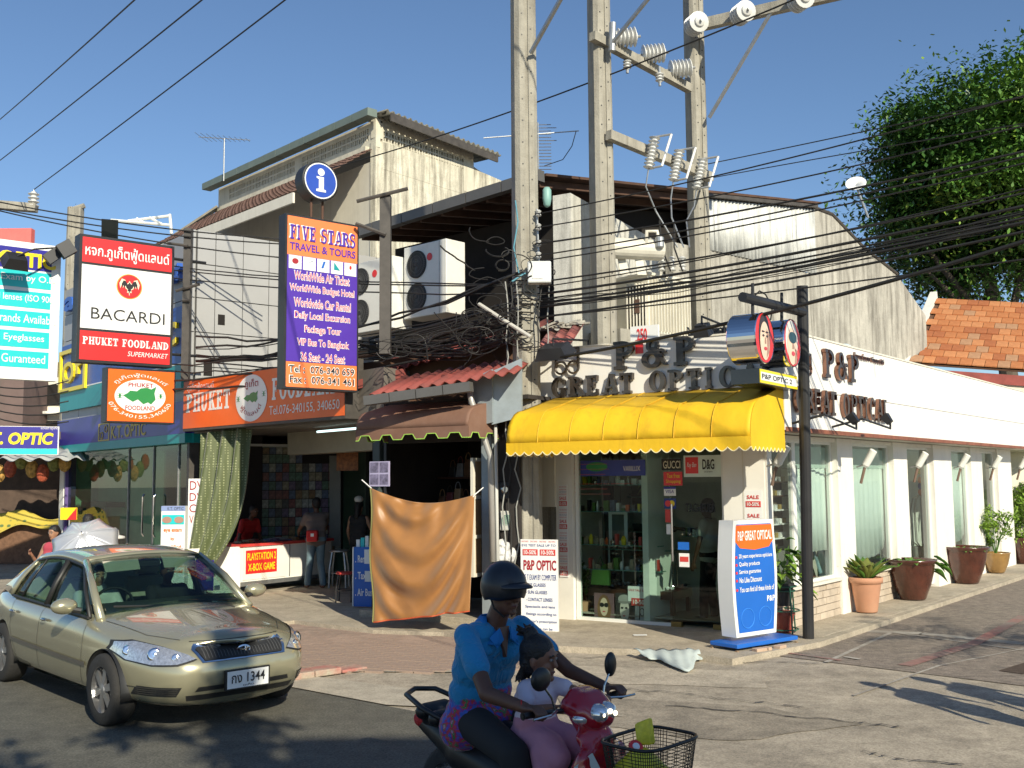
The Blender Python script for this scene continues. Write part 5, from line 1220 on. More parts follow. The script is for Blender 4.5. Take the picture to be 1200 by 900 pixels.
tpost(221,268,445,19.7,.14,'dark steel post at the corner of the grey panelled shop',[((206,341),(234,333)),((196,285),(220,288)),((214,352),(222,352))])
tpost(452,230,415,16.0,.17,'dark steel post with a slanted top bar left of the white cooling units',[((418,236),(478,221)),((417,262),(452,275))])
t=thing('lattice_arm',at(130,262,19.9),'white lattice bracket crossing behind the top of the bat logo sign','bracket')
for(p,q)in(((130,258),(200,264)),((150,259),(199,253)),((160,256),(170,262)),((175,255),(190,263)),((199,251),(201,274))):ob(MB().tube([at(*p,19.9),at(*q,19.9)],.03,6),'bar',frame_m,t)
c=at(129,266,19.4);flood(c,(0.3,-.8,-.5),.3,.42,.2,'black floodlight perched on top of the bat logo sign')
#cyan optician board at left edge
cR=at(70,350,18.6);KB=Fr(cR.x,cR.y,.77,.64)
u1,zt_b=0,KB.Z(70,289);zb_b=KB.Z(70,447);u0=KB.U(-60)
t=thing('billboard',KB.w(-1,zb_b),'cyan and blue optician billboard with white rows of services, cut by the left edge','billboard')
ob(MB().fb(KB,u0,u1,zb_b,zt_b,-.2,0),'white_frame',s_white,t)
H=zt_b-zb_b;rows=[(.80,.955,s_blue)]+[(.80-(i+1)*.145+.012-.0,.80-i*.145-.014,s_cyan)for i in range(5)]
for i,(f0,f1,m_)in enumerate(rows):panel(t,KB,u0,-.16,zb_b+f0*H,zb_b+f1*H,m_)
text('OPTIC',KB,KB.U(-12),KB.U(57),zb_b+.815*H,zb_b+.925*H,s_yellow,t,o=.012,off=.04)
for i,(s_,x1_)in enumerate((('Exam by O.D.',60),('and lenses (ISO 9001)',62),('Brands Available',60),('Eyeglasses',46),('Guranteed',48))):
 f0=.80-(i+1)*.145+.045;wpx={0:68,1:84,2:74,3:48,4:52}[i]
 text(s_,KB,KB.U(x1_-wpx),KB.U(x1_),zb_b+f0*H,zb_b+(f0+.062)*H,s_white,t,o=.012,off=.005)
for(x,y_,l)in((20,300,'black square floodlight in front of the blue board heading'),):
 c=at(x,y_,17.6);flood(c,(-.5,.5,-.7),.42,.3,.2,l,[at(40,292,17.8),at(72,290,18.4)])
c=at(68,297,18.2);t=thing('lamp_bar',c,'black slanting lamp housing between the cyan board and the bat logo sign','lamp');mb_=MB();beam(mb_,at(54,305,18.2),at(83,286,18.4),.16,.2);ob(mb_,'housing',black_m,t);mb_=MB();beam(mb_,at(70,296,18.1),at(85,288,18.2),.2,.26);ob(mb_,'end_box',black_m,t)
c=at(20,273,25);ob(MB().box(c.x-2.5,c.x+.35,c.y,c.y+.2,c.z-.3,c.z+.12),'far_sign',mat('coral sign',(.75,.16,.14),.5),origin=c,label='coral red board edge just above the cyan billboard',cat='board')
#lower K.T. OPTIC sign
cR=at(69,515,19.6);K2=Fr(cR.x,cR.y,.90,.42)
t=thing('long_sign',K2.w(-2,2.9),'blue sign with yellow OPTIC letters and a cyan stripe below the billboard','sign')
z0_,z1_=K2.Z(69,533),K2.Z(69,500);u0=K2.U(-90)
ob(MB().fb(K2,u0,0,z0_,z1_,-.2,0),'case',s_white,t);panel(t,K2,u0,-.02,z0_+.12,z1_-.01,s_blue);panel(t,K2,u0,-.02,z0_+.01,z0_+.115,s_cyan)
text('OPTIC',K2,K2.U(8),K2.U(61),z0_+.19,z0_+.42,s_yellow,t,o=.012,off=.04,shear=.15);text('K.T.',K2,K2.U(-30),K2.U(2),z0_+.19,z0_+.42,s_yellow,t,o=.012,off=.04,shear=.15);text('แว่นตาภูเก็ต',K2,K2.U(46),K2.U(67),z0_+.47,z0_+.54,s_white,t,o=.012)
#air conditioning units
def acunit(xr,yt,yb,d,xl,label):
 c=at(xr,yb,d);AF=Fr(c.x,c.y,*(LF.u.xy));u0,u1=AF.U(xl),0;z0_,z1_=c.z,AF.Z(xr,yt)
 t=thing('cooling_unit',AF.w(u0/2,z0_),label,'cooling unit','white cooling units on the loft edge')
 dep=.5;acm=mat('ac white',(.74,.73,.68),.45,var=.04,dirt=.25,dcol=(.4,.3,.2))
 ob(MB().fb(AF,u0,u1,z0_,z1_,-dep,0),'casing',acm,t,bevel=.015)
 W_=u1-u0;H=z1_-z0_;r_=min(.24*H,.27)
 for i,f in enumerate((.73,.28)):
  cc=AF.w(u0+.27*W_+.06,z0_+f*H,0)
  g_=ob(MB().lathe([(r_,.0),(r_,.02),(r_*.96,.03),(r_*.96,.01)],cc,32,AF.n,cap=False),'fan_guard',s_black,t)
  ob(MB().lathe([(r_*.98,-.004+.006),(.01,.008)],cc,32,AF.n),'fan_well',mat('fan well',(.03,.03,.03),.6),t)
  b=MB()
  for k in range(40):a=k*math.pi/20;b.tube([cc+AF.n*.03+(AF.u*math.cos(a)+Vector((0,0,math.sin(a))))*r_*q for q in(.15,1)],.0028,3)
  for q in(.35,.6,.85):b.tube([cc+AF.n*.034+(AF.u*math.cos(a)+Vector((0,0,math.sin(a))))*r_*q for a in[j*math.pi/12 for j in range(25)]],.003,3)
  ob(b,'grille_wires',mat('guard grey',(.12,.12,.12),.4),t,kind='stuff')
  ob(MB().lathe([(r_*.16,.02),(r_*.16,.04)],cc,12,AF.n),'hub',s_black,t)
 ob(poly(AF,[(u0+.62*W_+.05*math.cos(a)*1.5,z0_+.80*H+.075*math.sin(a))for a in[i*math.pi/10 for i in range(20)]],.006),'badge',s_red,t,fixn=False)
 ob(MB().fb(AF,u0+.84*W_,u0+.845*W_,z0_+.02,z1_-.02,0,.003),'seam',s_black,t)
 return t
acunit(523,279,366,18.9,473,'white twin-fan cooling unit with a red badge, fully visible right of the dark post')
acunit(460,299,384,19.6,405,'white twin-fan cooling unit half hidden by the violet sign and the dark post')
#greenery helpers
leaf_a=mat('leaf mid green',(.075,.175,.022),.55,var=.5,scale=1.5)
leaf_b=mat('leaf deep green',(.032,.09,.015),.45,var=.4,scale=1.2)
leaf_y=mat('leaf yellow green',(.20,.33,.04),.5,var=.3,scale=3)
leaf_r=mat('leaf olive',(.13,.15,.03),.45,var=.45,scale=5)
bark=mat('bark',(.10,.08,.06),.9,var=.3,bump=.6)
def leaf_mb(mb,base,d,L,W_,droop=.4,n=6,fold=.25,twist=0):
 d=Vector(d).normalized();side=d.cross(Vector((0,0,1)))
 if side.length<.1:side=Vector((1,0,0))
 side.normalize();P=[]
 for i in range(n+1):
  t=i/n;w_=W_*math.sin(math.pi*min(1,.08+.92*t)**.8)if t<1 else 0
  c=Vector(base)+d*(L*t)-Vector((0,0,droop*L*t*t));nr=side.cross(d)
  P.append([c-side*w_/2+nr*w_*fold,c,c+side*w_/2+nr*w_*fold])
 mb.grid(P)
def crown(name,c,rad,n,size,m,parent,seed=1,clumps=26,fl=1.0,cutoff=None):
 rnd=random.Random(seed);c=Vector(c);cl=[]
 for i in range(clumps):
  while True:
   v=Vector((rnd.uniform(-1,1),rnd.uniform(-1,1),rnd.uniform(-1,1)))
   if .3<v.length<1:break
  v=Vector((v.x*rad[0],v.y*rad[1],v.z*rad[2]));cl.append((c+v*.88,rnd.uniform(.2,.42)))
 V=[];Fc=[]
 per=n//clumps
 for cc,k in cl:
  for j in range(per):
   v=Vector((rnd.gauss(0,1),rnd.gauss(0,1),rnd.gauss(0,1)));v.normalize();r_=(rnd.random()**.62)
   p=cc+Vector((v.x*rad[0],v.y*rad[1],v.z*rad[2]*fl))*k*r_
   if cutoff and cutoff(p):continue
   a=Vector((rnd.uniform(-1,1),rnd.uniform(-1,1),rnd.uniform(-.9,.4))).normalized();s_=a.cross(Vector((rnd.uniform(-.4,.4),rnd.uniform(-.4,.4),1))).normalized()
   L=size*rnd.uniform(.6,1.3);w_=L*.45;b0=len(V)
   V+=[p,p+a*L*.5+s_*w_*.5,p+a*L,p+a*L*.5-s_*w_*.5];Fc.append((b0,b0+1,b0+2,b0+3))
 me=bpy.data.meshes.new(name);me.from_pydata([v-base_of(parent)for v in V],[],Fc);me.materials.append(m)
 o=bpy.data.objects.new(name,me);COL.objects.link(o);o.parent=parent;BASE[o.name]=base_of(parent);o['kind']='stuff';return o
#big tree on the right
tc_=at(1148,222,34);tree=thing('leafy_tree',(tc_.x,34,0),'huge dense green tree rising behind the tiled roof at the right edge','tree')
trunk=MB();trunk.tube([(tc_.x+1.2,34.5,0),(tc_.x+1,34.3,3),(tc_.x+.6,34,6),(tc_.x,34,10)],[.4,.34,.28,.15],10)
ob(trunk,'trunk',bark,tree)
for k,(dx,dz)in enumerate(((-3,8),(2.5,9.5),(-1.2,11),(3.5,6.5),(-2.2,6))):ob(MB().tube([(tc_.x+.6,34,6.5),(tc_.x+dx*.5,34-.4,(8.5+dz)/2+.7),(tc_.x+dx,33.5,dz+3)],[.16,.1,.04],7),'limb',bark,tree)
cut=lambda p:False
crown('crown',tc_+Vector((0,0,.1)),(4.2,3.9,4.15),60000,.26,leaf_b,tree,3,70)
crown('crown',tc_+Vector((.1,-.3,.2)),(4.45,4.0,4.35),36000,.21,leaf_a,tree,4,60)
crown('crown',tc_+Vector((0,-.8,.3)),(4.3,3.9,4.3),3500,.20,leaf_y,tree,5,60)
tc2=at(1252,200,37);tree2=thing('leafy_tree',(tc2.x,37,0),'taller leafy tree with a palm tuft, cut off by the right edge of the picture','tree')
ob(MB().tube([(tc2.x,37,0),(tc2.x+.2,37,6),(tc2.x,37,13)],[.3,.22,.1],10),'trunk',bark,tree2)
crown('crown',tc2,(4.2,3.6,5.1),26000,.32,leaf_b,tree2,8,60);crown('crown',tc2+Vector((0,-.4,.2)),(4.3,3.7,5.2),14000,.26,leaf_a,tree2,9,60)
pc=at(1196,82,34);b=MB()
for i in range(22):a=i*.9;leaf_mb(b,pc,(math.cos(a),math.sin(a)*.6,random.uniform(-.1,.9)),1.1,.16,.5,6)
ob(b,'palm_fronds',leaf_a,tree2,kind='stuff')
#tiled roof house
th_=thing('tiled_house',at(1150,440,27),'house with an orange tiled roof and white bargeboard behind the optician','house')
e0,e1=at(1066,424,26.5),at(1260,437,25.5);r0=at(1098,350,31.0);r1=r0+(e1-e0)
nrow,wt=11,.30
L0=(e1-e0).length;nc=int(L0/wt)
up=(r0-e0);nrm=(e1-e0).cross(up).normalized();nrm=nrm if nrm.z>0 else-nrm
tm=MB();ex=(e1-e0).normalized();uy=up.normalized();tl=up.length/nrow
for(a,b_)in((0,1),):tm.add([ex*0+nrm*.0,ex*(wt-.012),ex*(wt-.012)+uy*tl*1.08-nrm*.03,uy*tl*1.08-nrm*.03,nrm*.028,ex*(wt-.012)+nrm*.028,ex*(wt-.012)+uy*tl*1.08,uy*tl*1.08],[(4,5,6,7),(0,4,7,3),(1,2,6,5),(0,1,5,4)])
tmes=[mesh_of(tm,m,'roof_tile')for m in orange_tile]
rnd=random.Random(2);k=0
for r_ in range(nrow):
 for c in range(nc):
  if k>=300:break
  p=e0+uy*(tl*r_)+ex*(wt*c+(wt/2 if r_%2 else 0))+nrm*rnd.uniform(0,.008);inst('roof_tile',tmes[rnd.choices((0,1,2,3),(3,4,2,1))[0]],p,th_);k+=1
ob(MB().add([e0-nrm*.06,e1-nrm*.06,r1-nrm*.06,r0-nrm*.06],[(0,1,2,3)]),'roof_deck',dark_brown,th_,solid=.04)
mb_=MB();beam(mb_,e0-ex*.12+Vector((0,0,-.1)),r0-ex*.12+uy*.3,.2,.26);ob(mb_,'bargeboard',white_paint,th_)
ob(MB().prism([e0+Vector((0,0,-.16)),e1+Vector((0,0,-.16)),e1+Vector((0,0,-.42)),e0+Vector((0,0,-.42))],(0,.06,0)),'eave_board',red_roof,th_)
ob(MB().prism([Vector((e0.x,e0.y+.5,0)),Vector((e1.x,e1.y+.5,0)),Vector((e1.x,e1.y+.5,e1.z-.3)),Vector((e0.x,e0.y+.5,e0.z-.3))],(0,.3,0)),'wall',cream_paint,th_)
c=at(1003,217,27);t=thing('satellite_dish',c,'small white satellite dish on the far roof left of the big tree','dish')
ob(MB().lathe([(.27,.07),(.2,.02),(.02,0)],c,24,(-.3,-.8,.6),cap=False),'reflector',s_white,t,smooth=True,solid=.01);ob(MB().tube([c,c+Vector((.3,0,-.9))],.03),'mast',galv,t)
t=thing('garden_wall',at(1170,640,30),'white garden wall with a red coping at the end of the side street','wall')
P0,P1_=at(1110,640,29),at(1260,645,28);P0.z=P1_.z=0
ob(MB().prism([P0,P1_,P1_+Vector((0,0,2.7)),P0+Vector((0,0,2.7))],(0,.2,0)),'wall',white_paint,t)
corr_roof('tin_roof',at(1180,541,27.5),at(1250,548,26.5),at(1250,530,28.5),at(1180,524,29.5),red_roof,'bit of red roof visible beyond the end of the side wall')
t=thing('garden_shrub',gnd(1195,660,0),'green shrubs filling the far corner under the white parapet','shrub')
for k,(x,y,d,r_)in enumerate(((1196,600,26,.75),(1190,570,27,.6),(1222,600,25.5,.9))):crown('foliage',at(x,y,d),(r_,r_*.8,r_*1.1),2500,.12,leaf_y if k!=1 else leaf_a,t,30+k,12)
#pots and plants along the side wall
terra=mat('terracotta',(.50,.25,.15),.8,var=.1,scale=4,dirt=.3,dcol=(.35,.28,.2))
glaze=mat('brown glaze',(.075,.024,.015),.22,var=.35,scale=5,coat=.5,bump=.35,bscale=22)
glaze2=mat('ochre glaze',(.26,.15,.05),.25,var=.2,scale=5,coat=.5)
soil=mat('soil',(.05,.035,.025),.95)
def pot(x,yb,prof,m,label,d=None,studs=0):
 c=gnd(x,yb,SZ+.01);t=thing('plant_pot',c,label,'plant pot')
 ob(MB().lathe(prof+[(prof[-1][0]-.03,prof[-1][1]),(prof[-1][0]-.04,prof[-1][1]-.08)],c,36),'pot',m,t,smooth=True)
 ob(MB().lathe([(prof[-1][0]-.04,prof[-1][1]-.07),(.01,prof[-1][1]-.04)],c,20),'soil',soil,t)
 if studs:
  for rr in range(3):
   b=MB();
   for i in range(22):
    a=2*math.pi*(i+.5*rr)/22;z=prof[-1][1]-.13-rr*.06;r_=prof[-2][0]*(1.0-.012*rr)+.0
    b.ell(c+Vector((math.cos(a)*studs,math.sin(a)*studs,z)),.013,6,4)
   ob(b,'stud_row',m,t,kind='stuff')
 return t,c
t,c=pot(1016,717,[(.15,0),(.16,.02),(.22,.42),(.225,.44),(.25,.45),(.255,.53)],terra,'plain terracotta pot of broad mottled leaves, nearest along the side wall')
rnd=random.Random(11)
for i in range(40):
 b=MB();a=rnd.uniform(0,6.28);leaf_mb(b,c+Vector((math.cos(a)*.06,math.sin(a)*.06,.48)),(math.cos(a)*rnd.uniform(.3,1.1),math.sin(a)*rnd.uniform(.3,1.1),rnd.uniform(.6,1.5)),rnd.uniform(.42,.62),rnd.uniform(.11,.16),.28,7);ob(b,'leaf',leaf_r if i%3 else leaf_a,t,smooth=True,solid=.002)
bg=[(.20,0),(.21,.02),(.30,.25),(.35,.45),(.365,.55),(.37,.60),(.40,.63),(.41,.67)]
t,c=pot(1070,702,bg,glaze,'big brown glazed jar planter with drooping round leaves, next to the terracotta pot')
for i in range(16):
 b=MB();a=rnd.uniform(0,6.28);r_=rnd.uniform(0,.3);leaf_mb(b,c+Vector((math.cos(a)*r_,math.sin(a)*r_,.6)),(math.cos(a),math.sin(a),rnd.uniform(.1,.8)),rnd.uniform(.16,.28),.14,.5,5);ob(b,'leaf',leaf_a,t,smooth=True,solid=.002)
for i in range(7):b=MB();leaf_mb(b,c+Vector((.38+rnd.uniform(-.06,.1),rnd.uniform(-.1,.1),.7-i*.04)),(.8,rnd.uniform(-.5,.3),-.3),.24,.18,.4,5);ob(b,'leaf',leaf_a,t,smooth=True,solid=.002)
t,c=pot(1133,683,[(r_*1.06,z*1.05)for r_,z in bg],glaze,'second big brown glazed jar planter, low greenery, right of the dark doorway')
for i in range(10):b=MB();a=rnd.uniform(0,6.28);leaf_mb(b,c+Vector((math.cos(a)*.2,math.sin(a)*.2,.64)),(math.cos(a),math.sin(a),.3),.25,.14,.4,5);ob(b,'leaf',leaf_a,t,smooth=True,solid=.002)
t,c=pot(1168,671,[(.15,0),(.17,.03),(.24,.2),(.27,.34),(.28,.40),(.30,.43)],glaze2,'ochre glazed pot of feathery bamboo near the end of the side wall')
for i in range(14):b=MB();a=rnd.uniform(0,6.28);b.tube([c+Vector((0,0,.35)),c+Vector((math.cos(a)*.1,math.sin(a)*.1,.7)),c+Vector((math.cos(a)*.4,math.sin(a)*.35,rnd.uniform(.9,1.25)))],[.01,.008,.004],5);ob(b,'cane',leaf_a,t)
crown('foliage',c+Vector((0,0,.95)),(.55,.5,.48),2600,.085,leaf_y,t,40,26)
t,c=pot(1199,660,[(r_*.9,z*.9)for r_,z in bg],glaze,'brown glazed jar at the right edge, farthest of the row',studs=0)
crown('foliage',c+Vector((0,0,1.0)),(.5,.5,.6),1500,.1,leaf_y,t,41,16)
c=gnd(918,741,SZ);t=thing('plant_stand',c,'green wrought wire stand holding a potted vine between the blue board and the black post','plant stand')
gm=mat('dark green wire',(.02,.09,.06),.4)
for a in(.4,1.97,3.54,5.1):ob(MB().tube([c+Vector((math.cos(a)*.2,math.sin(a)*.2,0)),c+Vector((math.cos(a)*.17,math.sin(a)*.17,.62))],.011,6),'leg',gm,t)
for z,r_ in((.62,.19),(.30,.22),(.56,.17),(.05,.2)):ob(MB().tube([c+Vector((math.cos(a)*r_,math.sin(a)*r_,z))for a in[j*math.pi/12 for j in range(25)]],.010,5),'hoop',gm,t)
t2=thing('plant_pot',c+Vector((0,0,.40)),'black plastic pot with a bushy yellow green vine standing in the wire stand','plant pot')
ob(MB().lathe([(.11,.36),(.155,.62),(.165,.62),(.165,.66)],c,20),'pot',black_m,t2)
for i in range(85):
 b=MB();a=rnd.uniform(0,6.28);r_=rnd.uniform(.02,.32);z=rnd.uniform(.66,1.28)-r_*.5;leaf_mb(b,c+Vector((math.cos(a)*r_,math.sin(a)*r_,z)),(math.cos(a),math.sin(a),rnd.uniform(-.5,.6)),rnd.uniform(.12,.2),rnd.uniform(.09,.14),.4,4);ob(b,'leaf',leaf_y if i%2 else leaf_a,t2,solid=.002)
b=MB()
for i in range(8):a=i*.8;b.tube([c+Vector((0,0,.6)),c+Vector((math.cos(a)*.1,math.sin(a)*.1,.9)),c+Vector((math.cos(a)*.22,math.sin(a)*.22,1.15))],.005,4)
ob(b,'stems',leaf_a,t2,kind='stuff')
t3=thing('plant_pot',c,'dark red pot on the pavement inside the wire stand','plant pot');ob(MB().lathe([(.11,.01),(.15,.24),(.165,.24),(.165,.28),(.13,.28)],c,20),'pot',mat('dark red glaze',(.22,.04,.03),.4),t3)
#blue stand board, trolley, bricks
c=gnd(876,763,.02);AF=Fr(c.x,c.y,.80,.60)
t=thing('stand_board',AF.w(0,.12),'white-framed bulging blue board with orange heading P&P GREAT OPTICAL on a trolley','stand board')
a_l,a_r=AF.U(857),AF.U(903);zb_,ztp=.20,1.62
W_=a_r-a_l;cm=(a_l+a_r)/2
def outline(k,n=12,ins=0):
 L=[];
 for i in range(n+1):f=i/n;L.append((a_l+ins-k*math.sin(math.pi*f),zb_+ins+(ztp-zb_-2*ins)*f))
 Rr=[(a_r-ins+k*math.sin(math.pi*f),zb_+ins+(ztp-zb_-2*ins)*f)for f in[i/n for i in range(n,-1,-1)]]
 return L+Rr
ob(MB().prism([AF.w(u,z,.0)for u,z in outline(.05)],-AF.n*.22),'case',s_white,t)
ob(MB().prism([AF.w(u,z,.0)for u,z in outline(.05)],AF.n*.012),'face_frame',frame_m,t)
ob(poly(AF,outline(.05,ins=.05),.016),'face',s_royal,t,fixn=False)
hd=[(a_l+.04,1.56),(a_l+.02,1.36),(a_l+.1,1.28),(cm,1.25),(a_r-.1,1.28),(a_r-.02,1.36),(a_r-.04,1.56)]
ob(poly(AF,hd,.020),'orange_heading',s_orange,t,fixn=False)
text('P&P GREAT OPTICAL',AF,a_l+.06,a_r-.05,1.37,1.49,s_white,t,o=.024,off=.02)
for i,(s_,x1_)in enumerate((('20 years experience opticians',.94),('Quality products',.62),('Service guarantee',.64),('No Like Discount',.66),('You can find all these kinds of',.97))):
 yy=1.17-i*.095-(.02 if i==4 else 0);text(s_,AF,a_l+.1*W_,a_l+x1_*W_,yy-.03,yy+.035,s_white,t,o=.020,off=.012);ob(quadmb(AF,a_l+.01,a_l+.06*W_,yy-.015,yy+.015,.021),'bullet',s_red,t,fixn=False)
text('P&P',AF,a_l+.78*W_,a_l+.98*W_,.60,.67,s_white,t,o=.02,off=.02)
pb=mat('pale blue outline',(.04,.22,.68),.4)
for q in(.28,.72):b=MB();b.tube([AF.w(a_l+q*W_+.12*math.cos(a),.42+.12*math.sin(a),.018)for a in[j*math.pi/10 for j in range(21)]],.006,4);ob(b,'spectacle_print',pb,t)
t=thing('trolley',AF.w(cm,0),'low flat blue trolley with small castors under the stand board','trolley')
ob(MB().fb(AF,a_l-.16,a_r+.24,.10,.15,-.28,.16),'deck',s_royal,t,bevel=.01)
for u in(a_l-.15,a_r+.22):
 for o_ in(-.26,.14):b=MB();b.lathe([(.035,-.015),(.035,.015)],AF.w(u,.045,o_),14,AF.u);ob(b,'castor',mat('castor tan',(.3,.2,.12),.6),t)
for i in range(3):
 c2=AF.w(a_l+.03+i*.19,0,.30+.02*i);t=thing('loose_brick',c2,['pale loose brick wedged left under the blue trolley','pale loose brick standing in the middle under the blue trolley','pale loose brick wedged right under the blue trolley'][i],'brick','bricks under the trolley')
 q=Fr(c2.x,c2.y,.86-.1*i,.5+.1*i);ob(MB().fb(q,0,[.17,.07,.16][i],.0,.10,-.1,0),'brick_body',terra if i<0 else mat('pale brick',(.50,.36,.26),.9,var=.15,bump=.4),t,bevel=.008)
b=MB();P=[];rnd=random.Random(6);cP=[gnd(742,757,.13),gnd(818,757,.13),gnd(793,771,.02),gnd(765,763,.1)]
for i in range(25):
 f=i/24;a_=cP[0].lerp(cP[1],f);row=[]
 e_=a_+Vector((0,-(.30+.75*math.sin(math.pi*min(1,max(0,(f-.15)/.75)))**1.5),0))+Vector((.15*(1-f),0,0))
 for j in range(9):g=j/8;q=a_.lerp(e_,g);q.z=.085*(1-max(0,g-.35)*1.3)+.012*math.sin(i*1.3+j)+.01*rnd.random();q.z=max(q.z,.02);row.append(q)
 P.append(row)
ob(b.grid(P),'cloth',mat('pale blue cloth',(.48,.54,.52),.9,var=.1),origin=gnd(780,760),label='pale grey blue cloth spread over the step edge in front of the optician',cat='cloth',smooth=True,solid=.008)
#boards and notices at the optician front
sale_r=mat('notice red',(.62,.06,.05),.5)
QF=Fr(*F.w(0,0,.06).xy,F.u.x,F.u.y)
cB=gnd(611,742,.02);GB=Fr(cB.x,cB.y,.93,-.37)
t=thing('notice_board',cB,'tall white notice board headed P&P OPTIC leaning against the pole','notice board')
u0,u1=0,GB.U(652);z0_,z1_=.03,GB.Z(612,632)
ob(MB().fb(GB,u0,u1,z0_,z1_,-.04,0),'board',s_white,t)
H=z1_-z0_;W_=u1-u0;y=lambda f:z1_-f*H
for i in range(4):text('SALE SALE',GB,u0+(.03+.245*i)*W_,u0+(.22+.245*i)*W_,y(.028),y(.012),sale_r,t)
text('EYE TEST SALE UP TO',GB,u0+.04*W_,u1-.04*W_,y(.075),y(.05),s_navy,t)
for i in range(2):
 a_,b2=u0+(.06+.47*i)*W_,u0+(.47+.48*i)*W_;panel(t,GB,a_,b2,y(.17),y(.105),sale_r);text('10-50%',GB,a_+.02,b2-.02,y(.16),y(.115),s_white,t,o=.01,off=.02)
text('P&P OPTIC',GB,u0+.08*W_,u1-.03*W_,y(.33),y(.22),s_dred,t,off=.03);text('EYE T EXAM BY COMPUTER',GB,u0+.02,u1-.03*W_,y(.435),y(.375),s_navy,t)
for i,(s_,a_,b2)in enumerate((('- EYE GLASSES',.12,.68),('- SUN GLASSES',.14,.72),('- CONTACT LENSES',.14,.86),('Spectacle and lens',.12,.92),('fittings according to',.14,.96),("doctor's prescription",.14,.97),('spectacles can be',.14,.85))):
 text(s_,GB,u0+a_*W_,u0+b2*W_,y(.505+i*.078+.0),y(.468+i*.078),s_navy,t,off=.008)
cB=F.w(F.U(640),0,-.0);t=thing('metal_cabinet',F.w(F.U(635),2.2,.02),'white service cabinet with a blue-printed notice under the left end of the awning','cabinet')
mz0,mz1=F.Z(634,594,.05),2.74
ob(MB().fb(F,F.U(618,.05),F.U(650,.05),mz0,mz1,-.14,.05),'box',cream_paint,t,bevel=.005);n_=ob(MB().fb(F,F.U(618.5,.06),F.U(634,.06),mz0+.01,F.Z(620,537,.06),.05,.06),'notice',s_white,t)
for i in range(9):text('OPEN NOTICE TEXT'[:11],F,F.U(621,.06),F.U(631,.06),mz0+.12+i*.05,mz0+.14+i*.05,s_navy,t,o=.064)if False else ob(MB().fb(F,F.U(620+(i%2),.06),F.U(632-(i%3),.06),mz0+.1+i*.052,mz0+.115+i*.052,.06,.062),'print_line',s_navy,t)
def sale_strip(fr,x0,x1,ytop,ybot,n,label,o=.03):
 u0,u1=fr.U(x0,o),fr.U(x1,o);zt_,zb_=fr.Z(x0,ytop,o),fr.Z(x0,ybot,o)
 t=thing('sale_poster',fr.w(u0,zb_,o),label,'poster');ob(MB().fb(fr,u0,u1,zb_,zt_,o-.004,o+.003),'paper',s_white,t);h=(zt_-zb_)/n
 for i in range(n):
  z=zb_+i*h;W_=u1-u0
  panel(t,fr,u0+.05*W_,u1-.05*W_,z+.08*h,z+.28*h,sale_r,o=o+.008);text('10-50%',fr,u0+.1*W_,u1-.1*W_,z+.11*h,z+.25*h,s_white,t,o=o+.012,off=.02);text('SALE',fr,u0+.1*W_,u1-.1*W_,z+.34*h,z+.48*h,sale_r,t,o=o+.008,off=.02)
  for q in(.56,.66,.76,.88):text('SALE SALE SALE',fr,u0+.08*W_,u1-.08*W_,z+q*h,z+(q+.05)*h,s_navy if q==.66 else sale_r,t,o=o+.008)
sale_strip(F,654.5,664.5,568,676,4,'tall strip of SALE 10-50% notices on the left front pilaster')
#glass stickers
SG=Fr(*F.w(0,0,-.088).xy,F.u.x,F.u.y)
t=thing('window_decals',SG.w(SG.U(800),2.2,.02),'cluster of brand and card stickers on the optician front glass','decals')
def dec(x0,x1,y0,y1,m,nm='decal',o=.012):return ob(quadmb(SG,SG.U(x0),SG.U(x1),SG.Z(x0,y1),SG.Z(x0,y0),o),nm,m,t,fixn=False)
def dtx(s_,x0,x1,y0,y1,m,o=.016,**k):return text(s_,SG,SG.U(x0),SG.U(x1),SG.Z((x0+x1)/2,y1),SG.Z((x0+x1)/2,y0),m,t,o=o,**k)
dec(776,799,538,551,s_black);dtx('GUCCI',778,798,540,549,mat('decal sand',(.7,.66,.5),.5),off=.01)
dec(802,846,534,559,mat('decal pale green',(.62,.72,.66),.5));dec(804,819,536,555,s_red,o=.015);dtx('Ray Ban',806,817,542,549,s_white,o=.02,shear=.3);dtx('D&G',824,838,538,550,s_black,o=.018,off=.02);dtx('DOLCE&GABBANA',826,836,552,553.5,s_black,o=.018)
dec(778,800,553,569,s_red);dtx('Tax free',782,797,555,560,s_yellow);dtx('Shopping',781,798,562,567,s_yellow)
dec(778,792,571,581,s_white);dtx('VISA',780,790,574,578,s_blue);dec(778,792,570.5,573,s_blue,o=.014)
dec(778,792,584,596,s_navy);ob(MB().add(disc(SG,SG.U(782.5),SG.Z(782,590),.045,.045,.016,16),[tuple(range(16))]),'decal',s_red,t,fixn=False);ob(MB().add(disc(SG,SG.U(787),SG.Z(787,590),.045,.045,.015,16),[tuple(range(16))]),'decal',s_yellow,t,fixn=False)
dec(779,787,597,612,sale_r);dec(780,786,614,626,s_white);dtx('TAGHEUER',803,838,590,600,s_black,off=.02)
dec(793,806,635,644,s_royal);dec(794,806,648,664,s_white,o=.013);dec(795,805,652,658,sale_r,o=.016)
dec(681,757,540,558,s_blue if False else mat('banner blue',(.04,.06,.30),.4),nm='banner');dtx('VARILUX',731,751,546,552,s_white,o=.016);ob(MB().add(disc(SG,SG.U(700),SG.Z(700,547),.18,.07,.016,20),[tuple(range(20))]),'decal',s_green,t,fixn=False)
for(x0,x1,y_)in((678,712,545),(678,714,551),(678,710,557),(678,742,568),(678,712,574),(678,716,580)):dtx('computerised eye examination',x0,x1,y_-2,y_,mat('decal faint red',(.5,.12,.10),.5),o=.018)
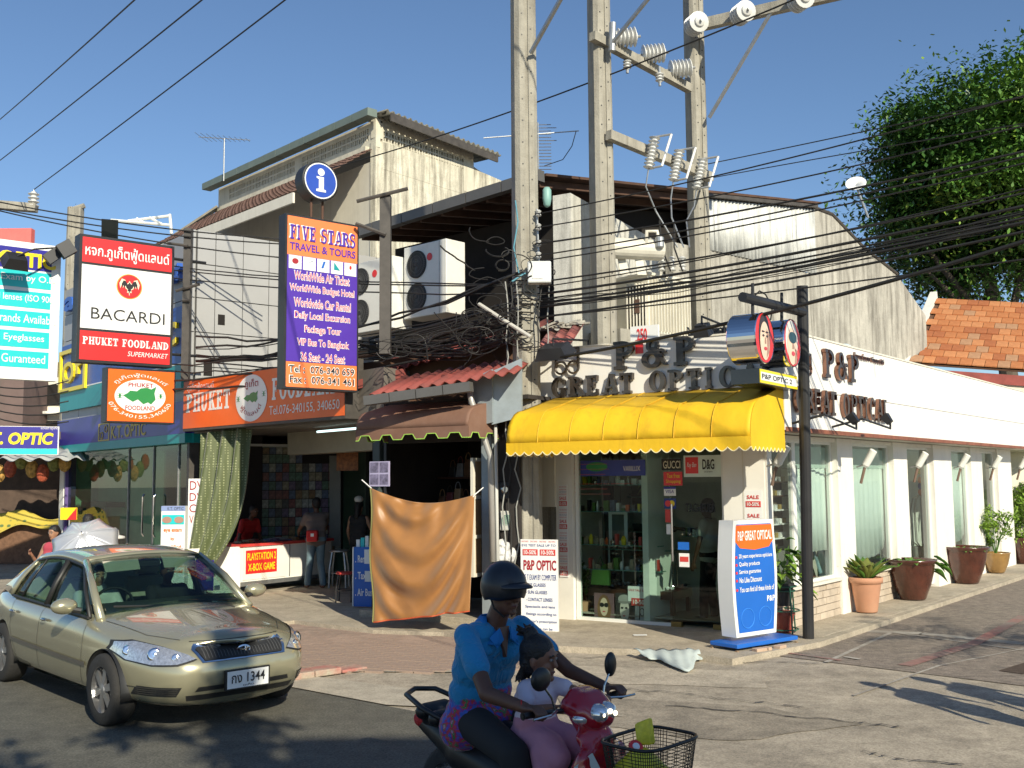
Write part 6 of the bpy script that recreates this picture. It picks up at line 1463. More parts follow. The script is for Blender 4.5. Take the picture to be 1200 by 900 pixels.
for yy in(544,549,554,560,567,572,577):ob(MB().add(disc(SG,SG.U(674.5),SG.Z(674,yy),.012,.014,.016,8),[tuple(range(8))]),'decal_dot',s_red,t,fixn=False)
#display inside front window
IN=Fr(*F.w(0,0,-.75).xy,F.u.x,F.u.y)
t=thing('display_table',IN.w(IN.U(740),SZ),'dark wooden display table full of sunglasses inside the optician window','table')
wood_d=mat('dark wood',(.06,.022,.012),.4,var=.25)
tu0,tu1=IN.U(691),IN.U(797);tz=IN.Z(740,688)
ob(MB().fb(IN,tu0,tu1,tz-.12,tz,-.35,.35),'table_top',wood_d,t)
for u in(tu0+.03,tu1-.3,tu1-.06):
 for o_ in(-.3,.28):ob(MB().fb(IN,u,u+.06,SZ+.05,tz-.12,o_,o_+.06),'leg',wood_d,t)
lens_m=mat('dark lens',(.02,.02,.03),.08,coat=.5)
rnd=random.Random(5)
for i in range(34):
 u=tu0+.08+(tu1-tu0-.16)*rnd.random();o_=rnd.uniform(-.3,.3);z=tz+.02;s_=thing('sunglasses',IN.w(u,tz,o_),'pair of sunglasses lying on the dark display table in the shop window','sunglasses','sunglasses on the display table')
 b=MB()
 for e_ in(-.035,.035):b.ell(IN.w(u+e_,z+.02,o_),(.03,.008,.024),8,6)
 ob(b,'lenses',lens_m if i%5 else s_white,s_,kind='stuff')
 b=MB()
 for e_ in(-.066,.066):b.tube([IN.w(u+e_,z+.03,o_),IN.w(u+e_,z+.02,o_-.12)],.004,4)
 ob(b,'temples',s_black if i%3 else chrome_d,s_,kind='stuff')
for k,(x0,x1,zz)in enumerate(((712,728,.3),(742,760,.2),(775,790,.35))):
 tt=thing('eyewear_rack',IN.w(IN.U(x0,-.1),tz,-.1),['slim white rack of frames on the left of the display table','low rack of visors in the middle of the display table','rack of sunglasses on the right of the display table'][k],'rack')
 h_=[.62,.5,.55][k];u0,u1=IN.U(x0,-.1),IN.U(x1,-.1)
 for u in(u0,u1):ob(MB().fb(IN,u-.01,u+.01,tz,tz+h_,-.12,-.1),'upright',s_white if k==0 else chrome_d,tt)
 for r_ in range(5):
  b=MB();z=tz+.08+r_*(h_-.1)/5
  for e_ in(-.03,.03):b.ell(IN.w((u0+u1)/2+e_,z,-.08),(.028,.008,.02),8,5)
  ob(b,'frames_on_rack',lens_m if r_%2 else chrome_d,tt,kind='stuff')
t=thing('glass_shelf',IN.w(IN.U(745),1.42),'glass shelf on chrome uprights with small items above the display table','shelf')
z=IN.Z(745,643);ob(MB().fb(IN,IN.U(710),IN.U(790),z-.012,z,-.2,.2),'shelf_plate',mat('shelf green',(.12,.30,.25),.1),t)
for x in(766,776,785):ob(MB().tube([IN.w(IN.U(x),tz),IN.w(IN.U(x),2.3)],.012,8),'upright',chrome,t)
for i in range(12):
 x=716+i*4.2;b=MB().ell(IN.w(IN.U(x),z+.05,rnd.uniform(-.1,.12)),(.035,.03,rnd.uniform(.03,.06)),8,6);ob(b,'trinket',[s_white,s_red,chrome_d,leaf_a][i%4],t)
t=thing('mirror_stand',IN.w(IN.U(725),1.7),'white framed display card above the glass shelf in the window','display card')
z0_,z1_=IN.Z(724,641),IN.Z(724,592);ob(MB().fb(IN,IN.U(713),IN.U(735),z0_,z1_,.0,.02),'card',s_white,t);ob(MB().fb(IN,IN.U(717),IN.U(731),z0_+.1,z1_-.14,.02,.024),'mirror',mat('grey mirror',(.2,.22,.22),.1,metal=.6),t);text('VOGUE',IN,IN.U(716),IN.U(732),z1_-.1,z1_-.05,s_black,t,o=.028)
rnd=random.Random(15)
gcol=[s_white,s_white,sale_r,cmats[1],cmats[2],chrome_d,s_yellow,leaf_a,s_orange,lens_m]
for k,(o_,z,x0,x1,nm)in enumerate(((-.35,.80,679,775,'low shelf'),(-.42,1.16,677,773,'middle shelf'),(-.46,1.66,677,772,'upper shelf'),(-.5,2.06,677,770,'top shelf'),(-.7,1.30,800,842,'shelf behind the door'))):
 u0,u1=F.U(x0,o_),F.U(x1,o_);t=thing('goods_shelf',F.w(u0,z,o_),'glass %s crowded with small goods and cards in the optician window'%nm,'shelf')
 ob(MB().fb(F,u0,u1,z-.012,z,o_-.1,o_+.08),'shelf_plate',mat('shelf green',(.12,.30,.25),.1),t);u=u0+.02
 while u<u1-.08:
  w2=rnd.uniform(.03,.085);h2=rnd.uniform(.04,.17);m2=gcol[rnd.randrange(10)]
  if rnd.random()<.4:ob(MB().lathe([(w2*.4,0),(w2*.5,h2*.6),(w2*.2,h2)],F.w(u+w2/2,z,o_),10),'ornament',m2,t)
  else:ob(MB().fb(F,u,u+w2,z,z+h2,o_-rnd.uniform(.01,.06),o_+.03),'goods_box',m2,t)
  u+=w2+rnd.uniform(.004,.05)
def poster_face(fr,x0,x1,y0,y1,label,kind,o=.0):
 u0,u1=fr.U(x0,o),fr.U(x1,o);z0,z1=fr.Z((x0+x1)/2,y1,o),fr.Z((x0+x1)/2,y0,o);W_=u1-u0;H=z1-z0
 t=thing('poster',fr.w(u0,z0,o),label,'poster');U_=lambda x:u0+x*W_;Z_=lambda q:z0+q*H
 el=lambda cx,cy,rx,ry,m,oo,nm:ob(poly(fr,[(U_(cx+rx*math.cos(a)),Z_(cy+ry*math.sin(a)))for a in[i*math.pi/12 for i in range(24)]],o+oo),nm,m,t,fixn=False)
 ob(MB().fb(fr,u0,u1,z0,z1,o-.006,o),'sheet',{'a':mat('poster mauve',(.22,.12,.14),.4),'b':mat('poster dark',(.05,.045,.045),.4),'c':mat('poster grey',(.55,.57,.56),.4)}[kind],t)
 if kind=='a':
  el(.5,.5,.34,.46,mat('brown hair print',(.22,.11,.05),.5),.003,'print_hair');el(.5,.58,.2,.28,skin_p,.005,'print_face');el(.4,.64,.11,.07,s_black,.008,'print_lens');el(.62,.64,.11,.07,s_black,.008,'print_lens');el(.5,.44,.07,.02,lipp,.008,'print_lips');el(.5,.08,.4,.14,mat('brown hair print',(.22,.11,.05),.5),.009,'print_coat')
 elif kind=='b':
  el(.5,.1,.45,.2,mat('print coat',(.25,.2,.16),.5),.003,'print_coat');el(.5,.5,.25,.34,mat('print pale skin',(.75,.66,.60),.5),.005,'print_face');el(.5,.82,.34,.14,mat('print cap',(.42,.40,.38),.5),.008,'print_cap');el(.5,.73,.36,.035,mat('print cap brim',(.3,.28,.26),.5),.010,'print_brim')
  for q in(.38,.6):el(q,.56,.07,.03,s_black,.010,'print_eye')
  el(.48,.32,.08,.02,lipp,.010,'print_lips')
 else:
  for q in(.4,.62):b=MB();b.tube([fr.w(U_(q+.12*math.cos(a)),Z_(.45+.12*math.sin(a)),o+.006)for a in[j*math.pi/8 for j in range(17)]],.006,4);ob(b,'print_spectacles',s_black,t)
  b=MB();b.tube([fr.w(U_(.25),Z_(.2),o+.006),fr.w(U_(.3),Z_(.8),o+.006)],.006,4);ob(b,'print_temple',s_black,t)
 return t
PFm=Fr(*F.w(0,0,-.2).xy,F.u.x,F.u.y)
poster_face(PFm,694,717,695,733,'mauve poster of a long-haired face in big sunglasses at the window foot','a');poster_face(PFm,718.5,740,695,734,'dark poster of a pale face in a flat cap at the window foot','b');poster_face(PFm,741,762,697,734,'grey poster of a pair of spectacles at the window foot','c')
t=thing('sale_poster',PFm.w(PFm.U(745),.7,.02),'small SALE notice overlapping the posters at the window foot','poster');zz=PFm.Z(745,705,.02)
ob(MB().fb(PFm,PFm.U(734),PFm.U(758),zz,zz+.22,.01,.02),'paper',s_white,t);ob(MB().fb(PFm,PFm.U(738),PFm.U(758),zz-.06,zz+.05,.02,.024),'red_band',sale_r,t);text('10-50%',PFm,PFm.U(740),PFm.U(757),zz-.035,zz+.03,s_white,t,o=.028,off=.02);text('SALE SALE SALE',PFm,PFm.U(735),PFm.U(757),zz+.15,zz+.18,sale_r,t,o=.024)
t=thing('green_bag',IN.w(IN.U(701),tz),'lime green shopping bag on the left of the display table','bag')
zz=IN.Z(700,685,.3);ob(MB().add([IN.w(IN.U(691,.3),zz,.3),IN.w(IN.U(713,.3),zz,.3),IN.w(IN.U(712,.3),zz+.26,.3),IN.w(IN.U(706,.3),zz+.29,.3),IN.w(IN.U(696,.3),zz+.27,.3),IN.w(IN.U(693,.3),zz+.2,.3)],[(0,1,2,3,4,5)]),'bag_body',mat('lime plastic',(.25,.62,.12),.4),t,solid=.05);ob(MB().tube([IN.w(IN.U(697,.3),zz+.26,.3),IN.w(IN.U(702,.3),zz+.42,.3),IN.w(IN.U(706,.3),zz+.28,.3)],.008,6),'handle',s_green,t)
t=thing('potted_bush',IN.w(IN.U(680),SZ),'small clipped green bush inside the lower left of the shop window','plant');c=F.w(F.U(681,-.35),.62,-.35);crown('foliage',c,(.14,.14,.34),1800,.04,leaf_a,t,50,14);ob(MB().lathe([(.09,.13),(.12,.3)],(c.x,c.y,0),16),'pot',terra,t)
t=thing('indoor_plant',IN.w(IN.U(762),2.2),'green hanging plant in the gap behind the front glass','plant');c=IN.w(IN.U(765),2.1,0)
for i in range(12):b=MB();a=i*.55;leaf_mb(b,c,(math.cos(a),.2*math.sin(a),rnd.uniform(-.2,.8)),.26,.035,.8,5);ob(b,'leaf',leaf_y,t,solid=.002)
c=S.w(S.U(1078,-.5),.15,-.5);t=thing('silver_ornament',c,'tall silver openwork ornament with orange beads in the side doorway','ornament')
for i in range(10):a=i*math.pi/5;ob(MB().tube([c+Vector((math.cos(a)*r_,math.sin(a)*r_,z))for r_,z in((.03,.55),(.2,.7),(.22,1.3),(.16,1.55),(.03,1.62))],.012,5),'rib',chrome,t)
ob(MB().tube([c,c+Vector((0,0,2.5))],.014,6),'stem',galv,t)
for z,m_ in((1.68,s_orange2),(1.8,s_blue),(1.92,s_orange2),(2.1,s_yellow)):ob(MB().ell(c+Vector((0,0,z)),(.05,.05,.07),10,8),'bead',m_,t)
ob(MB().lathe([(.17,-.15),(.2,.5),(.03,.5)],c+Vector((0,0,.1)),18),'pot',mat('pale metal pot',(.5,.5,.52),.3,metal=.6),t)
t=thing('sunglass_wall',S.w(.3,1.6,-.5),'shelf rows of white-boxed eyewear behind the first side window','display');WB_=Fr(*S.w(0,0,-.36).xy,S.u.x,S.u.y)
ob(MB().fb(WB_,.0,1.35,1.15,2.6,-.06,-.02),'back_board',mat('display back',(.16,.13,.10),.6),t)
for r_ in range(6):
 z=1.3+r_*.2;ob(MB().fb(WB_,.0,1.3,z-.03,z-.01,-.02,.12),'shelf',s_white if r_<3 else wood_d,t)
 for i in range(9):b=MB();b.fb(WB_,.05+i*.14,.12+i*.14,z-.01,z+.06,.0,.08);ob(b,'eyewear_box',s_white if(i+r_)%3 else mat('ochre box',(.35,.25,.08),.5),t)
ob(MB().fb(WB_,.0,1.35,.62,1.1,-.3,.12),'base_cabinet',mat('grey cabinet',(.20,.20,.18),.5),t)
for i,(x,tl_)in enumerate(((950,.2),(962,.25),(972,.3))):
 b=MB();u=S.U(x,-.3);b.prism([S.w(u,.68,-.2),S.w(u+.28,.68,-.28),S.w(u+.26,1.1,-.4),S.w(u+.02,1.1,-.32)],-S.n*.02);ob(b,'leaning_panel',mat('blue white print',(.25,.38,.42),.4,var=.5,scale=6),origin=S.w(u,.68,-.2),label=['left of three blue-white panels leaning inside the first side window','middle of three blue-white panels leaning inside the first side window','right of three blue-white panels leaning inside the first side window'][i],cat='panel',group='panels leaning in the side window')
sale_strip(S,885+1.0,893.5,571,612,2,'small SALE notices on the corner pilaster beside the blue stand board',o=.034)if False else None
t=thing('sale_poster',S.w(.02,1.5,.04),'SALE notices on the narrow corner pilaster under the yellow awning','poster')
u0,u1=.03,S.U(897)-.01 if S.U(897)>.1 else .16
ob(MB().fb(F,-.30,-.05,1.45,1.98,.032,.036),'paper',s_white,t)
for z in(1.50,1.75):ob(MB().fb(F,-.28,-.07,z,z+.08,.036,.040),'red_band',sale_r,t);text('10-50%',F,-.26,-.09,z+.015,z+.065,s_white,t,o=.044,off=.02);text('SALE',F,-.26,-.09,z+.11,z+.16,sale_r,t,o=.042,off=.02)
#left shops: stand board, drape, counter
def cloth_grid(name,f,nu,nv,m,parent=None,**k):
 P=[[f(i/nu,j/nv)for j in range(nv+1)]for i in range(nu+1)]
 return ob(MB().grid(P),name,m,parent,smooth=True,solid=.006,**k)
def fabric(name,c0,c1,sx,sy,rough=.6,sheen=.3,dots=True,uaxis=(1,0,0)):
 m=bpy.data.materials.new(name);m.use_nodes=True;tn=m.node_tree;bs=tn.nodes['Principled BSDF'];bs.inputs['Roughness'].default_value=rough;bs.inputs['Sheen Weight'].default_value=sheen
 tc=_nn(tn,'ShaderNodeTexCoord');mp=_nn(tn,'ShaderNodeMapping');mp.inputs['Scale'].default_value=(sx,sx,sy);tn.links.new(tc.outputs['Object'],mp.inputs[0])
 v=_nn(tn,'ShaderNodeTexVoronoi');v.inputs['Scale'].default_value=1;v.inputs['Randomness'].default_value=.15;tn.links.new(mp.outputs[0],v.inputs['Vector'])
 r_=_nn(tn,'ShaderNodeValToRGB');r_.color_ramp.elements[0].position=.22;r_.color_ramp.elements[1].position=.34;r_.color_ramp.elements[0].color=tuple(c1)+(1,);r_.color_ramp.elements[1].color=tuple(c0)+(1,)
 tn.links.new(v.outputs['Distance'],r_.inputs[0]);tn.links.new(r_.outputs[0],bs.inputs['Base Color']);return m
green_f=fabric('green dotted satin',(.075,.095,.03),(.26,.28,.14),18,20)
A0,A1_=at(237,508,19.7),at(298,500,18.9);B0,B1_=at(222,664,19.2),at(252,662,18.6)
def dr(u,v):
 top=A0.lerp(A1_,u);bot=B0.lerp(B1_,u);k=v**1.0
 mid=at(222+76*u+10*math.sin(math.pi*v),0,19.2)
 p=top.lerp(bot,v);p.x+=.45*math.sin(math.pi*v)*(u-.0)*.9*(.3+.7*v)-.0
 f=.10*math.sin(u*22+v*3)*(.4+.6*(1-abs(v-.5)));p.y+=f-.1;p.x+=f*.4
 p.z-=.05*math.sin(u*9)*v
 return p
cloth_grid('green_drape',dr,60,50,green_f,origin=A0,label='olive green satin curtain with pale dots hanging from the orange sign',cat='curtain')
b=MB()
for i in range(60):p=dr(i/59,1);b.tube([p,p+Vector((random.uniform(-.02,.02),0,-.09))],.006,3)
ob(b,'fringe',mat('fringe straw',(.4,.36,.2),.8),bpy.data.objects['green_drape'],kind='stuff')
BASE['green_drape']=A0
c=at(228,640,19.3);DF=Fr(c.x,c.y,.9,-.1);t=thing('white_sign',DF.w(0,.5),'white sign with dark red letters DVD mostly hidden behind the green curtain','sign')
z0_,z1_=DF.Z(222,655),DF.Z(222,561);u0,u1=DF.U(221),DF.U(240);ob(MB().fb(DF,u0,u1,z0_,z1_,-.05,0),'board',s_white,t)
for s_,f0,f1 in(('DVD',.86,.97),('DVD',.72,.82),('CD',.58,.68),('VCD',.44,.54)):text(s_,DF,u0+.03,u1+(.12 if s_=='DVD' else 0),z0_+(z1_-z0_)*f0,z0_+(z1_-z0_)*f1,s_dred,t)
c=gnd(204,690,.1);c=at(204,690,18.6);EF=Fr(c.x,c.y,.96,-.1);t=thing('stand_board',EF.w(0,.1),'narrow upright board headed K.T. OPTIC offering an eye exam behind the car','stand board')
u0,u1=EF.U(190),EF.U(218);z1_=EF.Z(190,593);z0_=.15;ob(MB().fb(EF,u0,u1,z0_,z1_,-.12,0),'case',s_white,t);H=z1_-z0_;W_=u1-u0
panel(t,EF,u0,u1,z1_-.09,z1_,mat('pale heading',(.25,.32,.55),.4));text('K.T. OPTIC',EF,u0+.12,u1-.03,z1_-.075,z1_-.02,s_black,t,o=.01);panel(t,EF,u0+.02,u1-.02,z1_-.33,z1_-.16,s_cyan);
for q in(.25,.75):ob(poly(EF,[(u0+q*W_+.09*math.cos(a),z1_-.25+.06*math.sin(a))for a in[i*math.pi/8 for i in range(16)]],.010),'print_face',shadep,t,fixn=False)
for i,(s_,a_)in enumerate((('eye exam',.12),('by',.42),('qualified',.14),('optometrist',.08),('&',.45),('experienced',.06))):z=z1_-.43-i*.145;text(s_,EF,u0+a_*W_,u1-a_*W_,z-.05,z+.02,s_orange2,t,o=.01,off=.03)
cu0=Vector((at(281,695,19.4).x,19.4,0));cu1=Vector((at(389,680,21.3).x,21.3,0));CFm=Fr(cu0.x,cu0.y,*(cu1-cu0).xy);CL=(cu1-cu0).length
t=thing('shop_counter',CFm.w(CL/2,0),'long white counter with a red top and a red panel reading PLAYSTATION 2 X-BOX GAME','counter')
ctz=.98
ob(MB().fb(CFm,0,CL,.28,ctz-.05,-.7,0),'cabinet',white_paint,t);ob(MB().fb(CFm,-.02,CL+.02,ctz-.05,ctz,-.75,.03),'red_top',sale_r,t);ob(MB().fb(CFm,0,CL,.2,.28,-.7,.02),'base_rail',galv,t)
ob(MB().prism([CFm.w(0,.1),CFm.w(-.9,.1,-.35),CFm.w(-.9,ctz-.04,-.35),CFm.w(0,ctz-.04)],-CFm.n*.05),'end_panel',white_paint,t)
for q in(.52,1.0):ob(MB().fb(CFm,CL*q-.03,CL*q-.01,.3,ctz-.06,0,.01),'joint',galv,t)
for u in(0.03,CL-.06):ob(MB().fb(CFm,u,u+.04,.02,.2,-.1,-.06),'foot',galv,t)
pu0,pu1=CFm.U(286),CFm.U(330);ob(MB().fb(CFm,CFm.U(285.5),CFm.U(336),.31,ctz-.07,0,.012),'door_panel',white_paint,t)
pu0,pu1=CFm.U(289),CFm.U(325);panel(t,CFm,pu0,pu1,.42,.86,s_red,o=.018);text('PLAYSTATION 2',CFm,pu0+.03,pu1-.03,.67,.81,s_yellow,t,o=.022,off=.02);text('X-BOX GAME',CFm,pu0+.05,pu1-.05,.47,.61,s_yellow,t,o=.022,off=.02)
b=MB()
t2=thing('disc_trays',CFm.w(CL/2,ctz),'trays of discs laid out flat on the white counter','trays')
for i in range(18):u=.25+i*(CL-.4)/18;ob(MB().fb(CFm,u,u+.11,ctz,ctz+.03+.03*(i%2),-.5+.1*(i%3),-.3+.1*(i%3)),'disc_case',random.choice(cmats),t2)
c=at(235,680,18.4);ob(MB().fb(Fr(c.x,c.y,.8,-.5),-.12,.3,.25,.78,-.03,0),'blue_sign',s_blue,origin=c,label='low blue and red board behind the car bonnet under the green curtain',cat='board')
b=MB();p,q=at(372,506,18.6),at(418,502,17.2);b.tube([p,q],.02,8);ob(b,'tube_lamp',emis('tube light',(.7,.95,.95),1.6),origin=p,label='lit fluorescent tube under the shop ceiling left of the brown awning',cat='lamp')
c=at(407,540,21);ob(MB().box(c.x-.22,c.x+.22,c.y,c.y+.03,c.z-.2,c.z+.2),'small_sign',mat('ochre red card',(.35,.12,.03),.5,var=.6,scale=14),origin=c,label='small red and ochre card hanging deep in the food shop',cat='card')
def stool(x,yb,h,m,seat,label,r_=.16):
 c=gnd(x,yb,SZ);t=thing('stool',c,label,'stool')
 ob(MB().lathe([(r_*.9,h-.03),(r_,h-.02),(r_,h),(r_*.9,h+.01)],c,24),'seat',seat,t)
 for a in(.7,2.3,3.9,5.5):ob(MB().tube([c+Vector((math.cos(a)*r_*.8,math.sin(a)*r_*.8,h-.03)),c+Vector((math.cos(a)*r_*1.1,math.sin(a)*r_*1.1,h*.5)),c+Vector((math.cos(a)*r_*1.15,math.sin(a)*r_*1.15,0))],.014 if m is not galv else .02,7),'leg',m,t)
 ob(MB().tube([c+Vector((math.cos(a)*r_*1.08,math.sin(a)*r_*1.08,h*.4))for a in[j*math.pi/8 for j in range(17)]],.009,5),'ring',m,t)
stool(397,688,.72,galv,galv,'grey metal stool standing in the shade right of the white counter',.2)
stool(404,705,.50,black_m,sale_r,'low black stool with a red seat beside the blue travel board')
c=gnd(413,712,SZ);RF=Fr(c.x,c.y,.92,-.25);t=thing('travel_board',RF.w(.2,SZ),'blue board with white words Rent, Taxi, Air Bus leaning by the orange curtain','board')
u1=RF.U(438);z0_,z1_=SZ+.02,RF.Z(413,641);ob(MB().fb(RF,0,u1,z0_,z1_,-.05,0),'board',s_royal,t);ob(MB().fb(RF,0,.02,z0_,z1_,0,.01),'edge',s_white,t);H=z1_-z0_
for s_,f in(('. Rent',.80),('. Taxi',.52),('. Air Bus',.24)):text(s_,RF,.05,u1-(.02 if 'Bus' in s_ else .12),z0_+f*H-.06,z0_+f*H+.06,s_white,t,off=.02)
ob(quadmb(RF,u1-.16,u1-.03,z0_+.72*H,z0_+.96*H,.008),'paper',s_white,t,fixn=False);ob(quadmb(RF,u1-.15,u1-.02,z0_+.42*H,z0_+.6*H,.008),'paper',frame_m,t,fixn=False)
t2=thing('brochure_box',RF.w(.1,z1_),'clear box of brochures on top of the blue travel board','brochure box')
for i in range(4):ob(MB().fb(RF,.04+i*.08,.10+i*.08,z1_,z1_+.12+.03*(i%3),-.1,-.05),'brochure',[s_white,s_cyan,frame_m,mat('brochure blue',(.1,.2,.4),.5)][i],t2)
c=at(433,560,15.25);JF=Fr(c.x,c.y,.845,-.534);t=thing('photo_poster',c,'small violet-tinted photo poster taped at the upper left of the handbag stall','poster');z0_,z1_=JF.Z(433,570),JF.Z(433,541);u1=JF.U(456)
ob(MB().fb(JF,0,u1,z0_,z1_,-.02,0),'sheet',mat('poster lilac',(.42,.38,.55),.4),t)
for i in range(4):x0=.02+(i%2)*u1*.48;zq=z0_+.03+(i//2)*(z1_-z0_)*.48;ob(quadmb(JF,x0,x0+u1*.42,zq,zq+(z1_-z0_)*.4,.006),'picture',mat('photo grey violet',(.16,.14,.22),.4,var=.7,scale=12),t,fixn=False)
satin=mat('orange satin',(.32,.145,.042),.45,var=.12,scale=2.5,spec=.5,sheen=.3)
O0,O1,O2,O3=at(435,572,14.95),at(556,580,14.3),at(437,729,14.75),at(553,716,14.1)
def oc(u,v):
 p=O0.lerp(O1,u).lerp(O2.lerp(O3,u),v);sag=.16*math.sin(math.pi*u)*(1-v)**2;p.z-=sag
 sw=math.sin(11*(v-.42*(1-(2*(u-.45))**2))*2.0+u*1.5)+.6*math.sin(27*(v-.40*(1-(2*(u-.4))**2))+4*u+1.3*math.sin(5*v));w_=math.sin(math.pi*min(1,u*1.05))
 p.y-=.095*sw*w_*(.35+.65*v)+.10*math.sin(math.pi*v)*w_
 p.y-=.018*math.sin(u*34+3*v)*max(0,1-v*2.2)+.03*math.sin((u*3.1+v*1.3)*5)*(1-w_)
 p.x+=.02*math.sin(v*9)*(1-u)-.03*v*u
 return p
cloth_grid('orange_curtain',oc,90,90,satin,origin=O0,label='shiny orange satin sheet sagging across the front of the handbag stall',cat='curtain');BASE['orange_curtain']=O0
b=MB();b.tube([oc(i/40,1)for i in range(41)],.012,5);ob(b,'red_hem',mat('hem red',(.5,.09,.03),.6),bpy.data.objects['orange_curtain'])
b=MB();b.tube([oc(0,i/40)+Vector((-.01,-.01,0))for i in range(41)],.012,5);ob(b,'side_hem',mat('hem olive',(.2,.19,.06),.8),bpy.data.objects['orange_curtain'])
b=MB();b.tube([oc(0,0)+Vector((-.15,.1,.12)),oc(0,0),oc(0,0)+Vector((.02,0,-.04))],.008,5).tube([oc(1,0)+Vector((-.02,0,-.03)),oc(1,0),oc(1,0)+Vector((.12,.12,.1))],.008,5);ob(b,'tie_cord',s_white,bpy.data.objects['orange_curtain'],kind='stuff')
c=gnd(750,744,SZ+.012);ob(MB().box(c.x-.09,c.x+.09,c.y-.05,c.y+.03,c.z,c.z+.004),'paper_scrap',s_white,origin=c,label='scrap of white paper on the pavement before the optician door',cat='litter')
bag_m=[mat('bag %s'%n,c,.35,var=.3,scale=10)for n,c in(('black',(.03,.03,.03)),('brown',(.14,.07,.035)),('tan',(.30,.19,.10)),('grey',(.22,.22,.23)),('wine',(.16,.04,.04)))]
bagrow=[('top shelf',2.2,-1.6),('middle shelf',1.72,-1.3),('lower shelf',1.3,-.9)]
for ri,(nm,z,o_)in enumerate(bagrow):
 sh=thing('bag_shelf',BF.w(-1,z,o_),'dark %s across the handbag stall above the orange sheet'%nm,'shelf');ob(MB().fb(BF,hu0+.1,hu1,z-.03,z,o_-.3,o_+.05),'plank',wood_d,sh)
 nb=9
 for i in range(nb):
  u=hu0+.35+i*(hu1-hu0-.5)/nb;bm_i=(i*3+ri)%5;t=thing('handbag',BF.w(u,z,o_),'%s handbag standing on the %s of the dark stall'%(['black','brown','tan','grey','wine red'][bm_i],nm),'handbag','handbags on the stall shelves')
  h_=.17+.06*((i*7)%3);w2=.075
  ob(MB().prism([BF.w(u-w2,z,o_),BF.w(u+w2,z,o_),BF.w(u+w2*.8,z+h_,o_-.03),BF.w(u-w2*.8,z+h_,o_-.03)],-BF.n*.09),'bag_body',bag_m[bm_i],t,bevel=.012)
  ob(MB().tube([BF.w(u+.05*math.cos(a),z+h_+.11*math.sin(a),o_-.05)for a in[j*math.pi/8 for j in range(9)]],.008,5),'handle',bag_m[(bm_i+1)%5],t)
#far left street
lf=thing('far_shops',(-14,29,0),'low brown shop row far back at the left edge behind the yellow cloth','shop row')
ob(MB().box(-16,-10.6,29,29.3,0,3.4),'back_wall',mat('brown shade wall',(.09,.06,.045),.9,var=.3),lf)
ob(MB().box(-16,-10.6,28.0,28.2,0,1.15),'brick_ledge',mat('brown brick ledge',(.16,.085,.05),.9,var=.35,scale=8),lf)
ob(MB().box(-12.6,-11.6,28.6,28.8,1.0,3.0),'pillar',mat('grey pillar',(.25,.24,.22),.8),lf)
ob(MB().box(-16,-10.4,26.8,29.2,3.3,3.5),'canopy',mat('dark canopy',(.12,.10,.08),.8),lf)
ob(MB().box(-10.85,-10.6,27.2,27.4,0,4.3),'post',cream_paint,lf)
def yc(u,v):return Vector((-15+4.2*u,27.95-.25*v,1.34-.42*v+.08*math.sin(u*19)+.1*math.sin(u*7+v*4)))
cloth_grid('yellow_cloth',yc,40,8,fabric('yellow green print',(.52,.40,.05),(.10,.16,.05),5,7),origin=(-15,28,1.3),label='yellow patterned cloth draped on the brown ledge at the far left',cat='cloth')
cloth_grid('striped_awning',lambda u,v:Vector((-12.9+2.2*u,26.6-.9*v,3.1-.35*v+.05*math.sin(u*30))),40,4,mat('grey awning',(.35,.36,.36),.7),origin=(-12.9,26.6,3),label='small grey frilled awning under the blue OPTIC sign',cat='awning')
t=thing('hanging_baskets',(-14,26,2.6),'row of red and green flower garlands hanging in the far left shop','garlands')
for i in range(12):ob(MB().ell((-14.6+i*.28,26.4,2.75-.35*math.sin(i*.9)**2),(.17,.1,.24),8,6),'garland',[mat('garland red',(.35,.07,.03),.8,var=.6,scale=12),mat('garland olive',(.2,.2,.05),.8,var=.6,scale=12),mat('garland ochre',(.45,.25,.06),.8,var=.6,scale=12)][i%3],t)
bw=thing('white_building',(-19,40,0),'distant white building with balconies behind the left signs','building')
ob(MB().box(-18.8,-8,40,46,0,6.3),'wall',cream_paint,bw)
for i in range(5):
 for z in(3.8,5.2):ob(MB().box(-18.2+i*1.6,-17.3+i*1.6,39.94,40.0,z,z+.8),'window',void_m,bw)
 ob(MB().box(-18.6+i*1.6,-17.1+i*1.6,39.6,39.95,4.85,4.95),'balcony',white_paint,bw)
bt=thing('brown_tower',(-20.5,38,0),'narrow brown tower block with teal trim at the far left edge','building')
ob(MB().box(-24,-18.2,38,42,0,7.0),'wall',mat('brown render',(.16,.11,.10),.8),bt);ob(MB().box(-19.35,-19.1,37.85,38,2.0,6.9),'teal_strip',s_teal,bt);ob(MB().box(-21.2,-19.5,37.9,38,3.9,6.6),'window',mat('grey blue glass',(.10,.14,.18),.1),bt)
fp=pole(at(84,400,34).x,34,.55,.45,at(84,244,34).z,'pale distant utility pole behind the bat logo sign')
ob(MB().tube([at(84,246,34),at(99,241,34)],.09,6),'stub_arm',pole_m,fp)
mb_=MB();beam(mb_,at(-30,238,31.8),at(43,244,32),.3,.25);ob(mb_,'crossarm',pole_m,origin=at(20,240,32),label='weathered crossarm reaching in from the left edge under a white insulator',cat='crossarm')
insulator(at(39,243,32),(0,0,1),4,.17,.5,'white stacked insulator on the crossarm at the far left',cat='insulator')
c=at(81,602,20.6);t=thing('yellow_card',c,'small yellow and red card sign above the silver umbrella','card');YF=Fr(c.x,c.y,.95,-.2)
